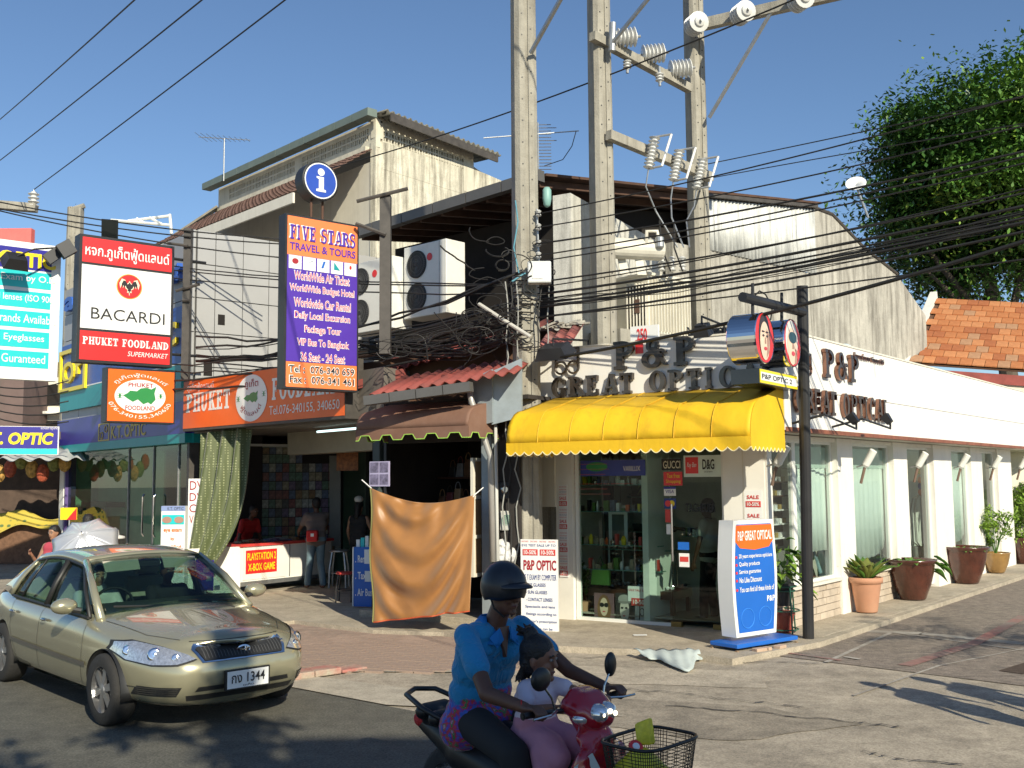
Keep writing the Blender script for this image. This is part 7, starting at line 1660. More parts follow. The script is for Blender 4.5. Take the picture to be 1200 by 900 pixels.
ob(MB().fb(YF,-.2,.17,c.z-.12,c.z+.12,-.02,0),'card',s_yellow,t);ob(poly(YF,[(-.05,c.z-.12),(.17,c.z-.12),(.17,c.z+.12)],.004),'red_corner',s_red,t,fixn=False);ob(MB().tube([c+Vector((0,.02,-.1)),Vector((c.x,c.y+.02,.1))],.015),'stick',galv,t)
#palm at the edge of the side street, outside the frame, whose fronds shade the roadway
pt=thing('palm_tree',(9.6,6.2,0),'small palm on the right-hand corner outside the picture, its frond shadow on the street','tree')
ob(MB().tube([(9.9,6.0,0),(9.8,6.1,2),(9.5,6.3,4.3)],[.14,.11,.09],10),'trunk',bark,pt)
for i in range(15):
 a=i*2.4;b=MB();c=Vector((9.5,6.3,4.3));d=Vector((math.cos(a),math.sin(a),.35+.35*(i%3)));d.normalize();P=[c+d*(2.1*q/12)-Vector((0,0,.9*(q/12)**2))for q in range(13)];b.tube(P,.014,4);s_=d.cross(Vector((0,0,1))).normalized()
 for q in range(2,13):
  for e_ in(-1,1):leaf_mb(b,P[q],s_*e_+d*.6,.42*(1-.04*q),.05,.3,3)
 ob(b,'frond',leaf_a,pt)
#gold sedan (local: x forward, y left, z up)
gold=mat('champagne car paint',(.39,.365,.245),.26,metal=.5,var=.03,coat=1.0)
cglass=glass('car glass',(.68,.80,.76),0.0,1.6,.55)
plastic=mat('black trim plastic',(.02,.02,.02),.5)
tyre_m=mat('tyre rubber',(.025,.024,.023),.85,var=.3,bump=.3)
alloy=mat('alloy wheel',(.55,.55,.56),.3,metal=.9)
seat_m=mat('beige car seat',(.38,.35,.28),.8)
def sedan():
 t=thing('parked_car',(0,0,0),'champagne gold four-door sedan with a white plate reading 1344 at the kerb','car',local=True)
 rings=[(.20,2.08,-2.12,.74,3.6),(.27,2.17,-2.17,.81,3.4),(.40,2.25,-2.22,.842,3.3),(.52,2.262,-2.24,.852,3.2),(.60,2.245,-2.24,.853,3.1),(.645,2.20,-2.22,.852,3.0),(.66,2.19,-2.2,.848,3.0)]
 up_=[(.74,2.12,-2.19,.838),(.84,2.02,-2.16,.815),(.90,1.92,-2.12,.775)]
 N=56;P=[]
 def belt(x):return .70+.20*min(1,max(0,(2.15-x)/1.3))**.8+.05*min(1,max(0,(.9-x)/2.5))
 def outl(xf,xr,w_,n,th_):
  c,s_=math.cos(th_),math.sin(th_);xc=0
  x=(xf if c>0 else-xr)*(1 if c>0 else-1)*abs(c)**(2/(n+.3));y=w_*abs(s_)**(2/(n+1.6))
  return x,y
 ths=[math.pi*i/N for i in range(N+1)]
 for(z,xf,xr,w_,n)in rings:
  P.append([outl(xf,xr,w_,n,a)+(z,)for a in ths])
 for k,f in((0,.35),(1,.72),(2,1.0)):
  row=[]
  for a in ths:
   x,y=outl(*[(2.19,-2.2,.846),(2.17,-2.19,.835),(2.13,-2.16,.80)][k],3.0,a)if False else outl([2.175,2.15,2.10][k],[-2.2,-2.19,-2.15][k],[.845,.825,.775][k],3.0,a)
   zb=belt(x);row.append((x,y,.66+(zb-.66)*f))
  P.append(row)
 mb=MB();n1=N+1
 for row in P:mb.v+=[Vector(p)for p in row]
 nr=len(P)
 mir=len(mb.v);mb.v+=[Vector((v.x,-v.y,v.z))for v in mb.v[:mir]]
 for k in range(nr-1):
  for i in range(N):
   a,b,c,d=k*n1+i,k*n1+i+1,(k+1)*n1+i+1,(k+1)*n1+i
   mb.f+=[(a,b,c,d),(mir+d,mir+c,mir+b,mir+a)]
 K=7;base=(nr-1)*n1;top=[]
 for i in range(n1):
  p=mb.v[base+i];row=[base+i]
  for j in range(1,K):
   f=j/K;y=p.y*(1-2*f);cr=(.105*(1-(1-2*f)**2))*min(1,p.y/.6)
   mb.v.append(Vector((p.x+.10*(1-(1-2*f)**2)*(1 if p.x>1.9 else 0),y,p.z+cr)));row.append(len(mb.v)-1)
  row.append(mir+base+i);top.append(row)
 for i in range(N):
  for j in range(K):mb.f.append((top[i][j],top[i+1][j],top[i+1][j+1],top[i][j+1]))
 for i in range(N):mb.f.append((i+1,i,mir+i,mir+i+1))
 body=ob(mb,'body',[gold,plastic],t,smooth=True)
 md=body.modifiers.new('s','SUBSURF');md.levels=1;md.render_levels=1
 bake(body)
 WX=(1.36,-1.24);cuts=[]
 for x in WX:
  for s_ in(-1,1):
   cb=ob(MB().lathe([(.355,-.25),(.355,.25)],(x,s_*.80,.315),40,(0,1,0)),'cut',plastic);m=body.modifiers.new('b','BOOLEAN');m.operation='DIFFERENCE';m.object=cb;m.solver='EXACT';cuts.append(cb)
 cb=ob(MB().box(-1.75,.95,-.70,.70,.45,1.3),'cut',plastic);m=body.modifiers.new('b','BOOLEAN');m.operation='DIFFERENCE';m.object=cb;m.solver='EXACT';cuts.append(cb)
 bake(body)
 for c in cuts:bpy.data.objects.remove(c)
 body.data.shade_smooth()
 try:body.data.set_sharp_from_angle(angle=R(38))
 except Exception:pass
 bm=bmesh.new();bm.from_mesh(body.data);bvh=BVHTree.FromBMesh(bm);bm.free()
 def drape(poly2,plane,m,name,off=.006,res=14,par=t,thick=0,smooth=True):
  """polygon laid onto the body; plane 'f' = (y,z) from the front, 's+'/'s-' = (x,z) from a side, 't' = (x,y) from above"""
  bmx=bmesh.new();vs=[bmx.verts.new((a,b,0))for a,b in poly2];bmx.faces.new(vs);bmesh.ops.triangulate(bmx,faces=bmx.faces)
  for _ in range(4):bmesh.ops.subdivide_edges(bmx,edges=[e for e in bmx.edges if e.calc_length()>.05],cuts=1,use_grid_fill=False);bmesh.ops.triangulate(bmx,faces=bmx.faces)
  V=[];
  for v in bmx.verts:
   a,b=v.co.x,v.co.y
   if plane=='f':o_,d_=Vector((4,a,b)),Vector((-1,0,0))
   elif plane=='t':o_,d_=Vector((a,b,3)),Vector((0,0,-1))
   elif plane[0]=='d':
    s_=1 if plane[1]=='+' else-1;D=Vector((1,.9*s_,0)).normalized();U_=Vector((-.9*s_,1,0)).normalized()*s_;o_,d_=D*4+Vector((1.5,0,0))-U_*0+U_*a+Vector((0,0,b)),-D
   else:s_=1 if plane[1]=='+' else-1;o_,d_=Vector((a,3*s_,b)),Vector((0,-s_,0))
   h,nn_,_,_=bvh.ray_cast(o_,d_);V.append(h+nn_*off if h else None)
  bmx.verts.index_update();ok={i for i,v in enumerate(V)if v is not None}
  Fs=[[v.index for v in f.verts]for f in bmx.faces if all(v.index in ok for v in f.verts)];bmx.free()
  V=[v if v is not None else Vector((0,0,0))for v in V]
  o=ob(MB().add(V,Fs),name,m,par,smooth=smooth);return o
 lens_h=mat('headlight reflector',(.78,.79,.80),.18,metal=.8,var=.3,scale=40)
 for s_,nm in((1,'+'),(-1,'-')):
  hl=[(.41,.635),(.55,.598),(.68,.593),(.765,.615),(.795,.68),(.775,.745),(.70,.762),(.58,.725),(.46,.67)]
  hd_=drape([(s_*a,b)for a,b in hl],'f',lens_h,'headlight',.010)
  drape([(s_*(.62+(a-.62)*1.05),.68+(b-.68)*1.14)for a,b in hl],'f',plastic,'headlight_surround',.004)
  for(ya,za,r_)in((.54,.65,.038),(.65,.675,.058),(.75,.69,.045)):
   h,nn_,_,_=bvh.ray_cast(Vector((4,s_*ya,za)),Vector((-1,0,0)))
   if h:ob(MB().lathe([(r_,.008),(r_*.8,.018),(r_*.5,.012),(.004,.02)],h,18,(1,s_*.5,.25)),'lamp_bowl',chrome,hd_,smooth=True)
  drape([(s_*.54,.33),(s_*.80,.33),(s_*.80,.41),(s_*.52,.41)],'f',plastic,'bumper_vent',.004)
  for q in range(4):drape([(s_*.54,.342+q*.018),(s_*.79,.342+q*.018),(s_*.79,.347+q*.018),(s_*.54,.347+q*.018)],'f',chrome_d,'vent_slat',.007)
 drape([(-.37,.60),(.37,.60),(.415,.70),(.38,.745),(-.38,.745),(-.415,.70)],'f',chrome,'grille_surround',.008)
 drape([(-.345,.615),(.345,.615),(.385,.70),(.355,.725),(-.355,.725),(-.385,.70)],'f',plastic,'grille',.014)
 for i in range(25):
  y=-.34+i*.0283;drape([(y-.003,.625),(y+.003,.625),(y+.003,.715),(y-.003,.715)],'f',mat('grille slat',(.09,.09,.09),.35),'grille_slat',.02)
 h,nn_,_,_=bvh.ray_cast(Vector((4,0,.672)),Vector((-1,0,0)));G=h+Vector((.028,0,0))
 b=MB()
 for rx,rz,dz in((.058,.038,0),(.022,.036,0),(.040,.015,.017)):b.tube([G+Vector((0,rx*math.cos(a),dz+rz*math.sin(a)))for a in[j*math.pi/10 for j in range(21)]],.0055,5)
 ob(b,'badge',chrome,t,kind='stuff')
 drape([(-.46,.285),(.46,.285),(.48,.335),(-.48,.335)],'f',plastic,'lower_intake',.004);drape([(-.42,.365),(.42,.365),(.40,.405),(-.40,.405)],'f',plastic,'lower_intake',.004)
 PL=Vector((h.x+.115,0,0));PLF=Fr(2.30,0,0,1)
 ob(MB().box(2.262,2.285,-.20,.20,.35,.52),'plate_frame',plastic,t);ob(MB().box(2.285,2.289,-.185,.185,.362,.508),'number_plate',s_white,t)
 PLF=Fr(2.29,0,0,1);text('กง 1344',PLF,-.15,.15,.405,.488,s_black,t,o=.003,off=.01);text('ภูเก็ต',PLF,-.05,.05,.370,.392,s_black,t,o=.003)
 def seam(pts,plane,w_=.006,m=plastic,nm='panel_gap',off=.003):
  for(a,b2)in zip(pts[:-1],pts[1:]):
   a,b2=Vector(a),Vector(b2);d_=(b2-a);n_=Vector((-d_.y,d_.x)).normalized()*w_/2;drape([tuple(a-n_),tuple(b2-n_),tuple(b2+n_),tuple(a+n_)],plane,m,nm,off)
 for s_ in(1,-1):seam([(1.98,s_*.45),(1.7,s_*.60),(1.1,s_*.70)],'t')
 seam([(-.40,.765),(0,.775),(.40,.765)],'f',.005)
 for pl in('s+','s-'):
  seam([(.93,.92),(.93,.55),(.88,.26)],pl);seam([(-.13,.93),(-.16,.26)],pl);seam([(-1.0,.93),(-.96,.62),(-.82,.40),(-.80,.28)],pl)
  seam([(.88,.255),(-.80,.255)],pl,.006);drape([(1.02,.515),(1.02,.475),(-.90,.50),(-.92,.535)],pl,chrome_d,'side_moulding',.012)
  drape([(.95,.25),(-.88,.25),(-.88,.18),(.95,.18)],pl,gold,'sill_skirt',.02)
  s_=1 if pl=='s+' else-1
  for x in(0.03,-.86):ob(MB().ell((x,s_*.858,.80),(.075,.02,.017),12,8),'door_handle',chrome_d,t,smooth=True)
 for x in WX:
  for s_ in(-1,1):
   c=Vector((x,s_*.745,.315));wl=ob(MB().lathe([(.20,-.095),(.29,-.10),(.312,-.075),(.315,0),(.312,.075),(.29,.10),(.20,.095)],c,48,(0,s_,0),cap=False),'wheel',tyre_m,t,smooth=True)
   ob(MB().lathe([(.205,.09),(.205,.06),(.19,-.08)],c,36,(0,s_,0),cap=False),'rim',alloy,wl,smooth=False)
   ob(MB().lathe([(.19,.01),(.01,.01)],c,24,(0,s_,0)),'brake_disc',mat('brake grey',(.10,.10,.10),.5),wl)
   ob(MB().lathe([(.05,.05),(.045,.085),(.01,.09)],c,18,(0,s_,0)),'hub_cap',alloy,wl)
   for k in range(6):
    a=k*math.pi/3+.3;u=Vector((math.cos(a),0,math.sin(a)));v=Vector((-math.sin(a),0,math.cos(a)));Y=Vector((0,s_,0))
    ob(MB().prism([c+u*.03-v*.024+Y*.06,c+u*.20-v*.036+Y*.055,c+u*.20+v*.036+Y*.055,c+u*.03+v*.024+Y*.06],Y*.022),'spoke',alloy,wl)
   q_=[[c+Vector((.352*math.cos(a),s_*y_,.352*math.sin(a)))for y_ in(-.22,.07)]for a in[math.pi*(-.05+1.1*j/16)for j in range(17)]]
   ob(MB().grid(q_),'wheel_well',plastic,t,smooth=True,solid=.004)
 cowl=[Vector((.98+.14*(1-(y/.66)**2),y,.925+.03*(1-(y/.66)**2)))for y in[.68-.136*i for i in range(11)]]
 rf=[Vector((.28+.05*(1-(y/.56)**2),y,1.375+.045*(1-(y/.56)**2)))for y in[.545-.109*i for i in range(11)]]
 rr=[Vector((-1.02-.05*(1-(y/.54)**2),y,1.36+.045*(1-(y/.54)**2)))for y in[.53-.106*i for i in range(11)]]
 bk=[Vector((-1.66-.06*(1-(y/.6)**2),y,.985+.03*(1-(y/.6)**2)))for y in[.62-.124*i for i in range(11)]]
 def skin(A,B,m,name,bul=.0,n=6,par=t):
  Pg=[[a.lerp(b,j/n)+Vector((0,0,bul*math.sin(math.pi*j/n)))for j in range(n+1)]for a,b in zip(A,B)];return ob(MB().grid(Pg),name,m,par,smooth=True,solid=.004)
 skin([v*1 for v in cowl],rf,cglass,'windscreen',.02);skin(rr,bk,cglass,'rear_window',.02)
 roofA=[rf[0]+Vector((.02,.02,-.02))]+rf+[rf[-1]+Vector((.02,-.02,-.02))]
 mids=[]
 Pg=[]
 for i in range(11):
  Pg.append([rf[i].lerp(rr[i],j/10)+Vector((0,0,.055*math.sin(math.pi*j/10)))for j in range(11)])
 edgeL=[[p+Vector((0,.035,-.055))for p in Pg[0]]]+Pg+[[p+Vector((0,-.035,-.055))for p in Pg[-1]]]
 ob(MB().grid(edgeL),'roof',gold,t,smooth=True,solid=.02)
 for s_ in(1,-1):
  i0=0 if s_>0 else 10;sd_=Vector((0,s_,0))
  roofline=[p+sd_*.035+Vector((0,0,-.06))for p in(Pg[0]if s_>0 else Pg[-1])]
  bl=lambda x:Vector((x,s_*(.765 if x>-1.2 else .765-(-1.2-x)*.2),belt(x)-.0))
  a0,a1=cowl[i0]+sd_*.03,rf[i0]+sd_*.02
  ob(MB().tube([a0+Vector((.04,0,-.05)),a0.lerp(a1,.5)+Vector((0,s_*.008,.02)),a1+Vector((-.02,0,-.01))],[.042,.034,.032],8),'front_pillar',gold,t,smooth=True)
  def rl(x):
   for p,q in zip(roofline[:-1],roofline[1:]):
    if p.x>=x>=q.x:return p.lerp(q,(p.x-x)/max(1e-6,p.x-q.x))
   return roofline[0]if x>roofline[0].x else roofline[-1]
  def side(xs_b,xs_t,m,name):
   A=[bl(x)+Vector((0,0,-.01))for x in xs_b];B=[rl(x)-Vector((0,0,.0))if x<=.28 else a1.lerp(a0,(.28-x)/-.7)for x in xs_t]
   Pg2=[[a.lerp(b,j/5)+sd_*.02*math.sin(math.pi*j/5)for j in range(6)]for a,b in zip(A,B)];return ob(MB().grid(Pg2),name,m,t,smooth=True,solid=.004)
  side([.86,.6,.3,.05,-.10],[.25,.2,.1,.0,-.08],cglass,'front_side_window');side([-.18,-.5,-.8,-1.0,-1.12],[-.16,-.4,-.62,-.8,-.95],cglass,'rear_side_window')
  def strip(p,q,w_,m,name):ob(MB().tube([p,p.lerp(q,.5)+sd_*.016,q],w_,6),name,m,t,smooth=True)
  strip(bl(-.14)+sd_*.004,rl(-.12)+sd_*.004,.034,plastic,'middle_pillar');strip(bl(-.85)+sd_*.006,rl(-.72)+sd_*.006,.012,plastic,'window_divider')
  strip(bl(.90)+Vector((0,0,0)),a1+Vector((-.05,0,-.03)),.018,plastic,'window_rubber')
  A=[bl(-1.14),bl(-1.35),bl(-1.6),bk[i0]+Vector((-.02,s_*.03,0))];B=[rl(-.97),rr[i0]+Vector((0,s_*.02,-.03)),rr[i0].lerp(bk[i0],.3)+sd_*.01,rr[i0].lerp(bk[i0],.95)+sd_*.012]
  ob(MB().grid([[a.lerp(b,j/5)+sd_*.03*math.sin(math.pi*j/5)for j in range(6)]for a,b in zip(A,B)]),'rear_pillar',gold,t,smooth=True,solid=.02)
  ob(MB().tube([bl(x)+sd_*.012 for x in(.9,.5,0,-.5,-1.1)],.013,6),'belt_moulding',plastic,t)
  ob(MB().tube([roofline[i]+sd_*.004 for i in range(11)],.016,6),'roof_rail',plastic,t)
  mr=ob(MB().ell((.74,s_*.93,1.0),(.075,.115,.075),16,12),'wing_mirror',gold,t,smooth=True);ob(MB().tube([(.78,s_*.80,.95),(.76,s_*.88,.97)],.03,8),'mirror_foot',plastic,mr)
 ob(MB().box(-1.7,.9,-.70,.70,.44,.47),'cabin_floor',plastic,t)
 P_=[(.95,.93),(.62,.98),(.48,.90),(.50,.6),(.95,.6)]
 ob(MB().prism([Vector((x,-.68,z))for x,z in P_],(0,1.36,0)),'dashboard',mat('dash grey',(.06,.06,.055),.7),t,bevel=.02)
 for s_ in(-1,1):
  for x in(-.15,-.95):
   ob(MB().prism([Vector((x+.35,s_*.36-.24,z_))for z_ in(.5,)]+[Vector((x+.35,s_*.36-.24,.66)),Vector((x-.12,s_*.36-.24,.64)),Vector((x-.30,s_*.36-.24,1.12)),Vector((x-.40,s_*.36-.24,1.1)),Vector((x-.22,s_*.36-.24,.5))],(0,.48,0)),'seat',seat_m,t,bevel=.03)
   ob(MB().box(x-.42,x-.32,s_*.36-.13,s_*.36+.13,1.13,1.29),'headrest',seat_m,t,bevel=.03)
 ob(MB().tube([Vector((.42-.06*math.sin(a)*.5,-.36+.185*math.cos(a),.93+.17*math.sin(a)))for a in[j*math.pi/12 for j in range(25)]],.015,6),'steering_wheel',plastic,t)
 ob(MB().box(.30,.34,-.12,.12,1.28,1.34),'rear_view_mirror',plastic,t,bevel=.01)
 for s_ in(-1,1):ob(MB().prism([Vector((.36,s_*.12,1.375)),Vector((.36,s_*.46,1.365)),Vector((.42,s_*.45,1.26)),Vector((.42,s_*.12,1.27))],(.012,0,0)),'sun_visor',seat_m,t)
 for y0 in(.55,-.05):ob(MB().tube([Vector((1.06,y0,.965)),Vector((1.04,y0-.3,.975)),Vector((1.0,y0-.55,.99))],.010,5),'wiper',plastic,t)
 for(y0,z0)in((.52,1.22),(.50,1.14),(.53,1.05)):
  ob(MB().box(.0,.002,-.03,.03,-.025,.025),'tax_disc',s_white,t).location=(.60-(z0-1.14)*1.2,y0,z0)
 ob(MB().box(-.9,1.2,-.6,.6,.19,.24),'underbody',plastic,t)
 return t
car=sedan()
hd_ang=math.atan2(-.735,.68)
fw=gnd(122,850);hx=Vector((math.cos(hd_ang),math.sin(hd_ang),0));rx_=Vector((hx.y,-hx.x,0))
car.location=fw-hx*1.36*1.10-rx_*.80*1.07;car.location.z=0;car.rotation_euler=(0,0,hd_ang);car.scale=(1.10,1.07,1.0)
CAR=(Vector(car.location),hd_ang)
#people
def cap(mb,a,b,ra,rb=None,n=12,flat=None):
 a,b=Vector(a),Vector(b);rb=ra if rb is None else rb;d=b-a;L=max(d.length,1e-4);d=d/L;prof=[]
 for i in range(5):t=math.pi/2*(1-i/4);prof.append((ra*math.cos(t)+1e-4,-ra*math.sin(t)))
 for i in range(5):t=math.pi/2*i/4;prof.append((rb*math.cos(t)+1e-4,L+rb*math.sin(t)))
 return mb.lathe(prof,a,n,d)
def melt(mb,name,m,parent,vox,sm=3,**k):
 o=ob(mb,name,m,parent,fixn=False,**k);md=o.modifiers.new('r','REMESH');md.mode='VOXEL';md.voxel_size=vox
 s_=o.modifiers.new('s','SMOOTH');s_.factor=.5;s_.iterations=sm;bake(o);o.data.shade_smooth()
 if not o.data.materials:o.data.materials.append(m)
 return o
def hand(mb,wr,d,pn,curl=.9,k=1.0,side=1):
 """palm and five fingers; d along the palm, pn = palm normal (fingers close towards it)"""
 d=Vector(d).normalized();pn=Vector(pn);pn=(pn-d*pn.dot(d)).normalized();s_=d.cross(pn)*side;wr=Vector(wr)
 for q in(-.027,-.009,.009,.027):cap(mb,wr+d*.01*k+s_*q*k*.7,wr+d*.085*k+s_*q*k,.014*k,.012*k,8)
 for q,L in((-.030,.062),(-.010,.075),(.010,.082),(.030,.074)):
  p=wr+d*.088*k+s_*q*k;a=curl*.6
  for j,f in enumerate((.45,.32,.23)):
   v=d*math.cos(a)+pn*math.sin(a);e_=p+v*L*f*1.15*k;cap(mb,p,e_,(.0095-.001*j)*k,(.0088-.001*j)*k,7);p=e_;a+=curl
 p=wr+d*.03*k+s_*.030*k;v=(d*.6+s_*.6+pn*.5*curl).normalized();q=p+v*.040*k;cap(mb,p,q,.012*k,.0105*k,7);cap(mb,q,q+(d*.8+pn*.7*curl).normalized()*.032*k,.0105*k,.009*k,7)
def head(t,c,f,k,skin,hair,style,vox,eyes=True,mb=None):
 """c = head centre, f = facing direction"""
 f=Vector(f).normalized();s_=f.cross(Vector((0,0,1))).normalized();up=s_.cross(f);M=Matrix((f,s_,up)).transposed();c=Vector(c)
 W=lambda a,b,z:c+(f*a+s_*b+up*z)*k
 mb.ell(W(-.005,0,.02),(.093*k,.073*k,.095*k),16,12,M);mb.ell(W(.028,0,-.055),(.055*k,.052*k,.062*k),14,10,M)
 cap(mb,W(.083,0,.008),W(.097,0,-.027),.009*k,.013*k,8);cap(mb,W(.08,-.03,.03),W(.08,.03,.03),.014*k,.014*k,8)
 for q in(-1,1):mb.ell(W(-.005,q*.075,-.01),(.018*k,.008*k,.03*k),8,6,M);mb.ell(W(.058,q*.033,-.03),(.025*k,.022*k,.022*k),8,6,M)
 cap(mb,W(.076,-.014,-.062),W(.076,.014,-.062),.010*k,.010*k,8);mb.ell(W(.068,0,-.095),(.02*k,.025*k,.018*k),8,6,M)
 if eyes:
  for q in(-1,1):
   e_=ob(MB().ell(W(.083,q*.030,.006),(.009*k,.012*k,.008*k),10,8,M),'eye',mat('eye white',(.30,.27,.25),.4),t,smooth=True);ob(MB().ell(W(.090,q*.030,.006),(.004*k,.005*k,.006*k),8,6,M),'iris',black_m,e_)
   ob(MB().tube([W(.090,q*.012,.026),W(.093,q*.03,.031),W(.080,q*.05,.024)],.004*k,5),'eyebrow',hair_m,t)
  ob(MB().tube([W(.081,-.022,-.060),W(.088,0,-.059),W(.081,.022,-.060)],[.002*k,.005*k,.002*k],6),'mouth',mat('lip brown',(.13,.04,.035),.5),t)
 h=MB()
 if style in('short','pony','long','bun'):
  h.ell(W(-.018,0,.042),(.098*k,.083*k,.088*k),16,12,M);h.ell(W(-.05,0,-.015),(.062*k,.076*k,.075*k),12,10,M)
 if style=='pony':
  h.ell(W(-.06,0,.125),(.045*k,.04*k,.04*k),10,8,M)
  for i in range(26):
   a=i*2.4;q=Vector((math.cos(a),math.sin(a),.6));cap(h,W(-.06,0,.12),W(-.06+.05*q.x-.03,.05*q.y,.14+.03*math.sin(i)),.013*k,.005*k,6)
  for i in range(30):a=2.2+i*.066*3;cap(h,W(-.06+.02*math.cos(a),.07*math.sin(a),-.02),W(-.085+.02*math.cos(a*3),.075*math.sin(a),-.10-.01*(i%3)),.014*k,.006*k,6)
 if style=='long':cap(h,W(-.06,0,0),W(-.075,0,-.2),.075*k,.05*k)
 if h.v:melt(h,'hair',hair,t,vox*(.7 if style=='pony' else 1),2)
 return W,M
def limbs(mb,pts,rs):
 for a,b,ra,rb in zip(pts[:-1],pts[1:],rs[:-1],rs[1:]):cap(mb,a,b,ra,rb,12)
def person(loc,ang,H,label,top,bottom,skin=skin_l,hair=hair_m,style='short',arms=((.12,.30,.95,.25,.42,.78),)*2,sleeve=.5,sit=False,lean=0,vox=.018,group=None,legs=None,sleeve_m=True,eyes=True):
 """arms: for each side (elbow forward, out, height, wrist forward, out, height) in units of body height 1.7"""
 t=thing('person',(0,0,0),label,'person',group,local=True);s=H/1.7;mb=MB();dz=-.42 if sit else 0
 V=lambda a,b,z:Vector(((a+lean*max(0,z-.95))*s,b*s,(z+dz)*s))
 hipz=.92
 LG=legs or([((0,.09),(.42,.12),(.45,.12))]*2 if sit else[((0,.09),(.03,.10),(-.02,.11)),((0,.09),(.05,.10),(.06,.12))])
 tr,sh=MB(),MB()
 for i,sd_ in enumerate((-1,1)):
  lg=LG[i];kz,az=(.90,.50)if sit else(.50,.09)
  h_,k_,a_=V(0,sd_*.09,hipz),V(lg[1][0],sd_*lg[1][1],kz),V(lg[2][0],sd_*lg[2][1],az)
  limbs(mb,[h_,k_,a_],[.08*s,.052*s,.036*s]);limbs(mb,[a_-Vector((.03*s,0,.045*s)),a_+Vector((.13*s,0,-.055*s))],[.035*s,.03*s]);limbs(tr,[h_,k_,a_+Vector((0,0,.01))],[.098*s,.072*s,.066*s])
  e0_,e1_,e2_,w0,w1,w2=arms[i];S_=V(0,sd_*.185,1.38);E=V(e0_,sd_*e1_,e2_*1.0+.0);Wr=V(w0,sd_*w1,w2)
  limbs(mb,[S_,E,Wr],[.05*s,.038*s,.026*s]);hand(mb,Wr,Wr-E,V(0,-sd_,1)-V(0,0,1),.5,s,sd_)
  if sleeve:limbs(sh,[S_,S_.lerp(E,sleeve)],[.072*s,.066*s])
 for z,ra,w_ in((.95,.10,.08),(1.08,.095,.07),(1.22,.105,.08),(1.34,.10,.09)):cap(mb,V(0,-w_,z),V(0,w_,z),ra*s,ra*s);
 for z,ra,w_ in((.90,.118,.085),(.98,.115,.085),(1.10,.112,.078),(1.22,.12,.09),(1.34,.108,.10)):cap(sh,V(0,-w_,z),V(0,w_,z),ra*s)
 cap(tr,V(0,-.08,.93),V(0,.08,.93),.125*s)
 cap(mb,V(0,0,1.38),V(.01,0,1.53),.052*s,.05*s);hc=V(.02,0,1.60)
 head(t,hc,(1,0,-.1),s*1.05,skin,hair,style,vox,eyes,mb)
 melt(mb,'body',skin,t,vox);melt(tr,'trousers',bottom,t,vox);melt(sh,'shirt',top,t,vox)
 t.location=Vector(loc);t.rotation_euler=(0,0,ang);return t
dk=mat('dim grey shirt',(.16,.13,.12),.9);jean=mat('faded jeans',(.13,.20,.24),.85,var=.25,scale=6);blk=mat('black cloth',(.02,.02,.022),.85);redc=mat('red cloth',(.55,.03,.03),.8);whc=mat('white cloth',(.65,.64,.60),.85)
c=at(370,690,20.3);m1=person((c.x,c.y,SZ),2.1,1.74,'man in a grey shirt and jeans leaning at the white shop counter',dk,jean,skin_d,arms=((.25,.30,1.12,.50,.25,1.02),(.20,.28,1.10,.45,.2,1.0)),legs=[((0,.09),(.03,.1),(-.10,.11)),((0,.09),(.06,.1),(.10,.13))])
tb_=thing('waist_bag',m1.location+Vector((-.05,-.22,1.0)),'red waist bag worn by the man at the counter','bag');ob(MB().box(m1.location.x-.14,m1.location.x+.08,m1.location.y-.30,m1.location.y-.16,.92+SZ,1.14+SZ),'pouch',redc,tb_,bevel=.03);ob(MB().box(m1.location.x-.05,m1.location.x+.01,m1.location.y-.31,m1.location.y-.30,1.02+SZ,1.08+SZ),'patch',s_white,tb_)
c=at(420,690,20.6);m2=person((c.x,c.y,SZ),1.2,1.66,'woman in a black strapless top and white cap, back turned, inside the dim shop',blk,blk,skin_l,style='long',sleeve=0,arms=((.05,.28,1.12,.15,.30,.92),)*2)
h=MB().ell((0,0,1.72),(.10,.09,.07),14,10);ob(h,'cap',whc,m2,smooth=True)
c=at(283,700,20.6);person((c.x,c.y,SZ),-.6,1.6,'seated person draped in a bright red shirt behind the white counter',redc,redc,skin_d,lean=.5,sit=False,arms=((.2,.3,1.0,.4,.2,.95),)*2)
c=at(62,690,15.6);person((c.x,c.y,0),-1.9,1.5,'woman in a red sleeveless top walking behind the car under the silver umbrella',mat('rose cloth',(.45,.06,.09),.8),blk,skin_l,style='long',sleeve=0,arms=((.1,.26,1.08,.3,.2,1.25),(.05,.27,1.1,.1,.3,.9)))
c=at(101,690,16.6);person((c.x,c.y,0),1.2,1.63,'dark-haired person behind the silver umbrella, only the top of the head showing',blk,blk,skin_d)
c=at(129,690,15.9);hp=person((c.x,c.y,0),1.0,1.36,'child-sized figure in a floppy white sun hat right of the silver umbrella',blk,jean,skin_d)
hz=1.33;ob(MB().lathe([(.20,-.03),(.19,0),(.11,.02),(.10,.09),(.06,.13),(.005,.14)],(0,0,hz),20,cap=False),'sun_hat',whc,hp,smooth=True,solid=.006)
c=at(100,638,15.2);ax=Vector((.10,-.75,.66)).normalized();t=thing('umbrella',c,'open silver umbrella tilted towards the street above the car roof','umbrella')
xx=ax.cross(Vector((0,0,1))).normalized();yy=xx.cross(ax);silver=mat('silver umbrella cloth',(.66,.66,.67),.32,metal=.45,var=.06)
UR=.50
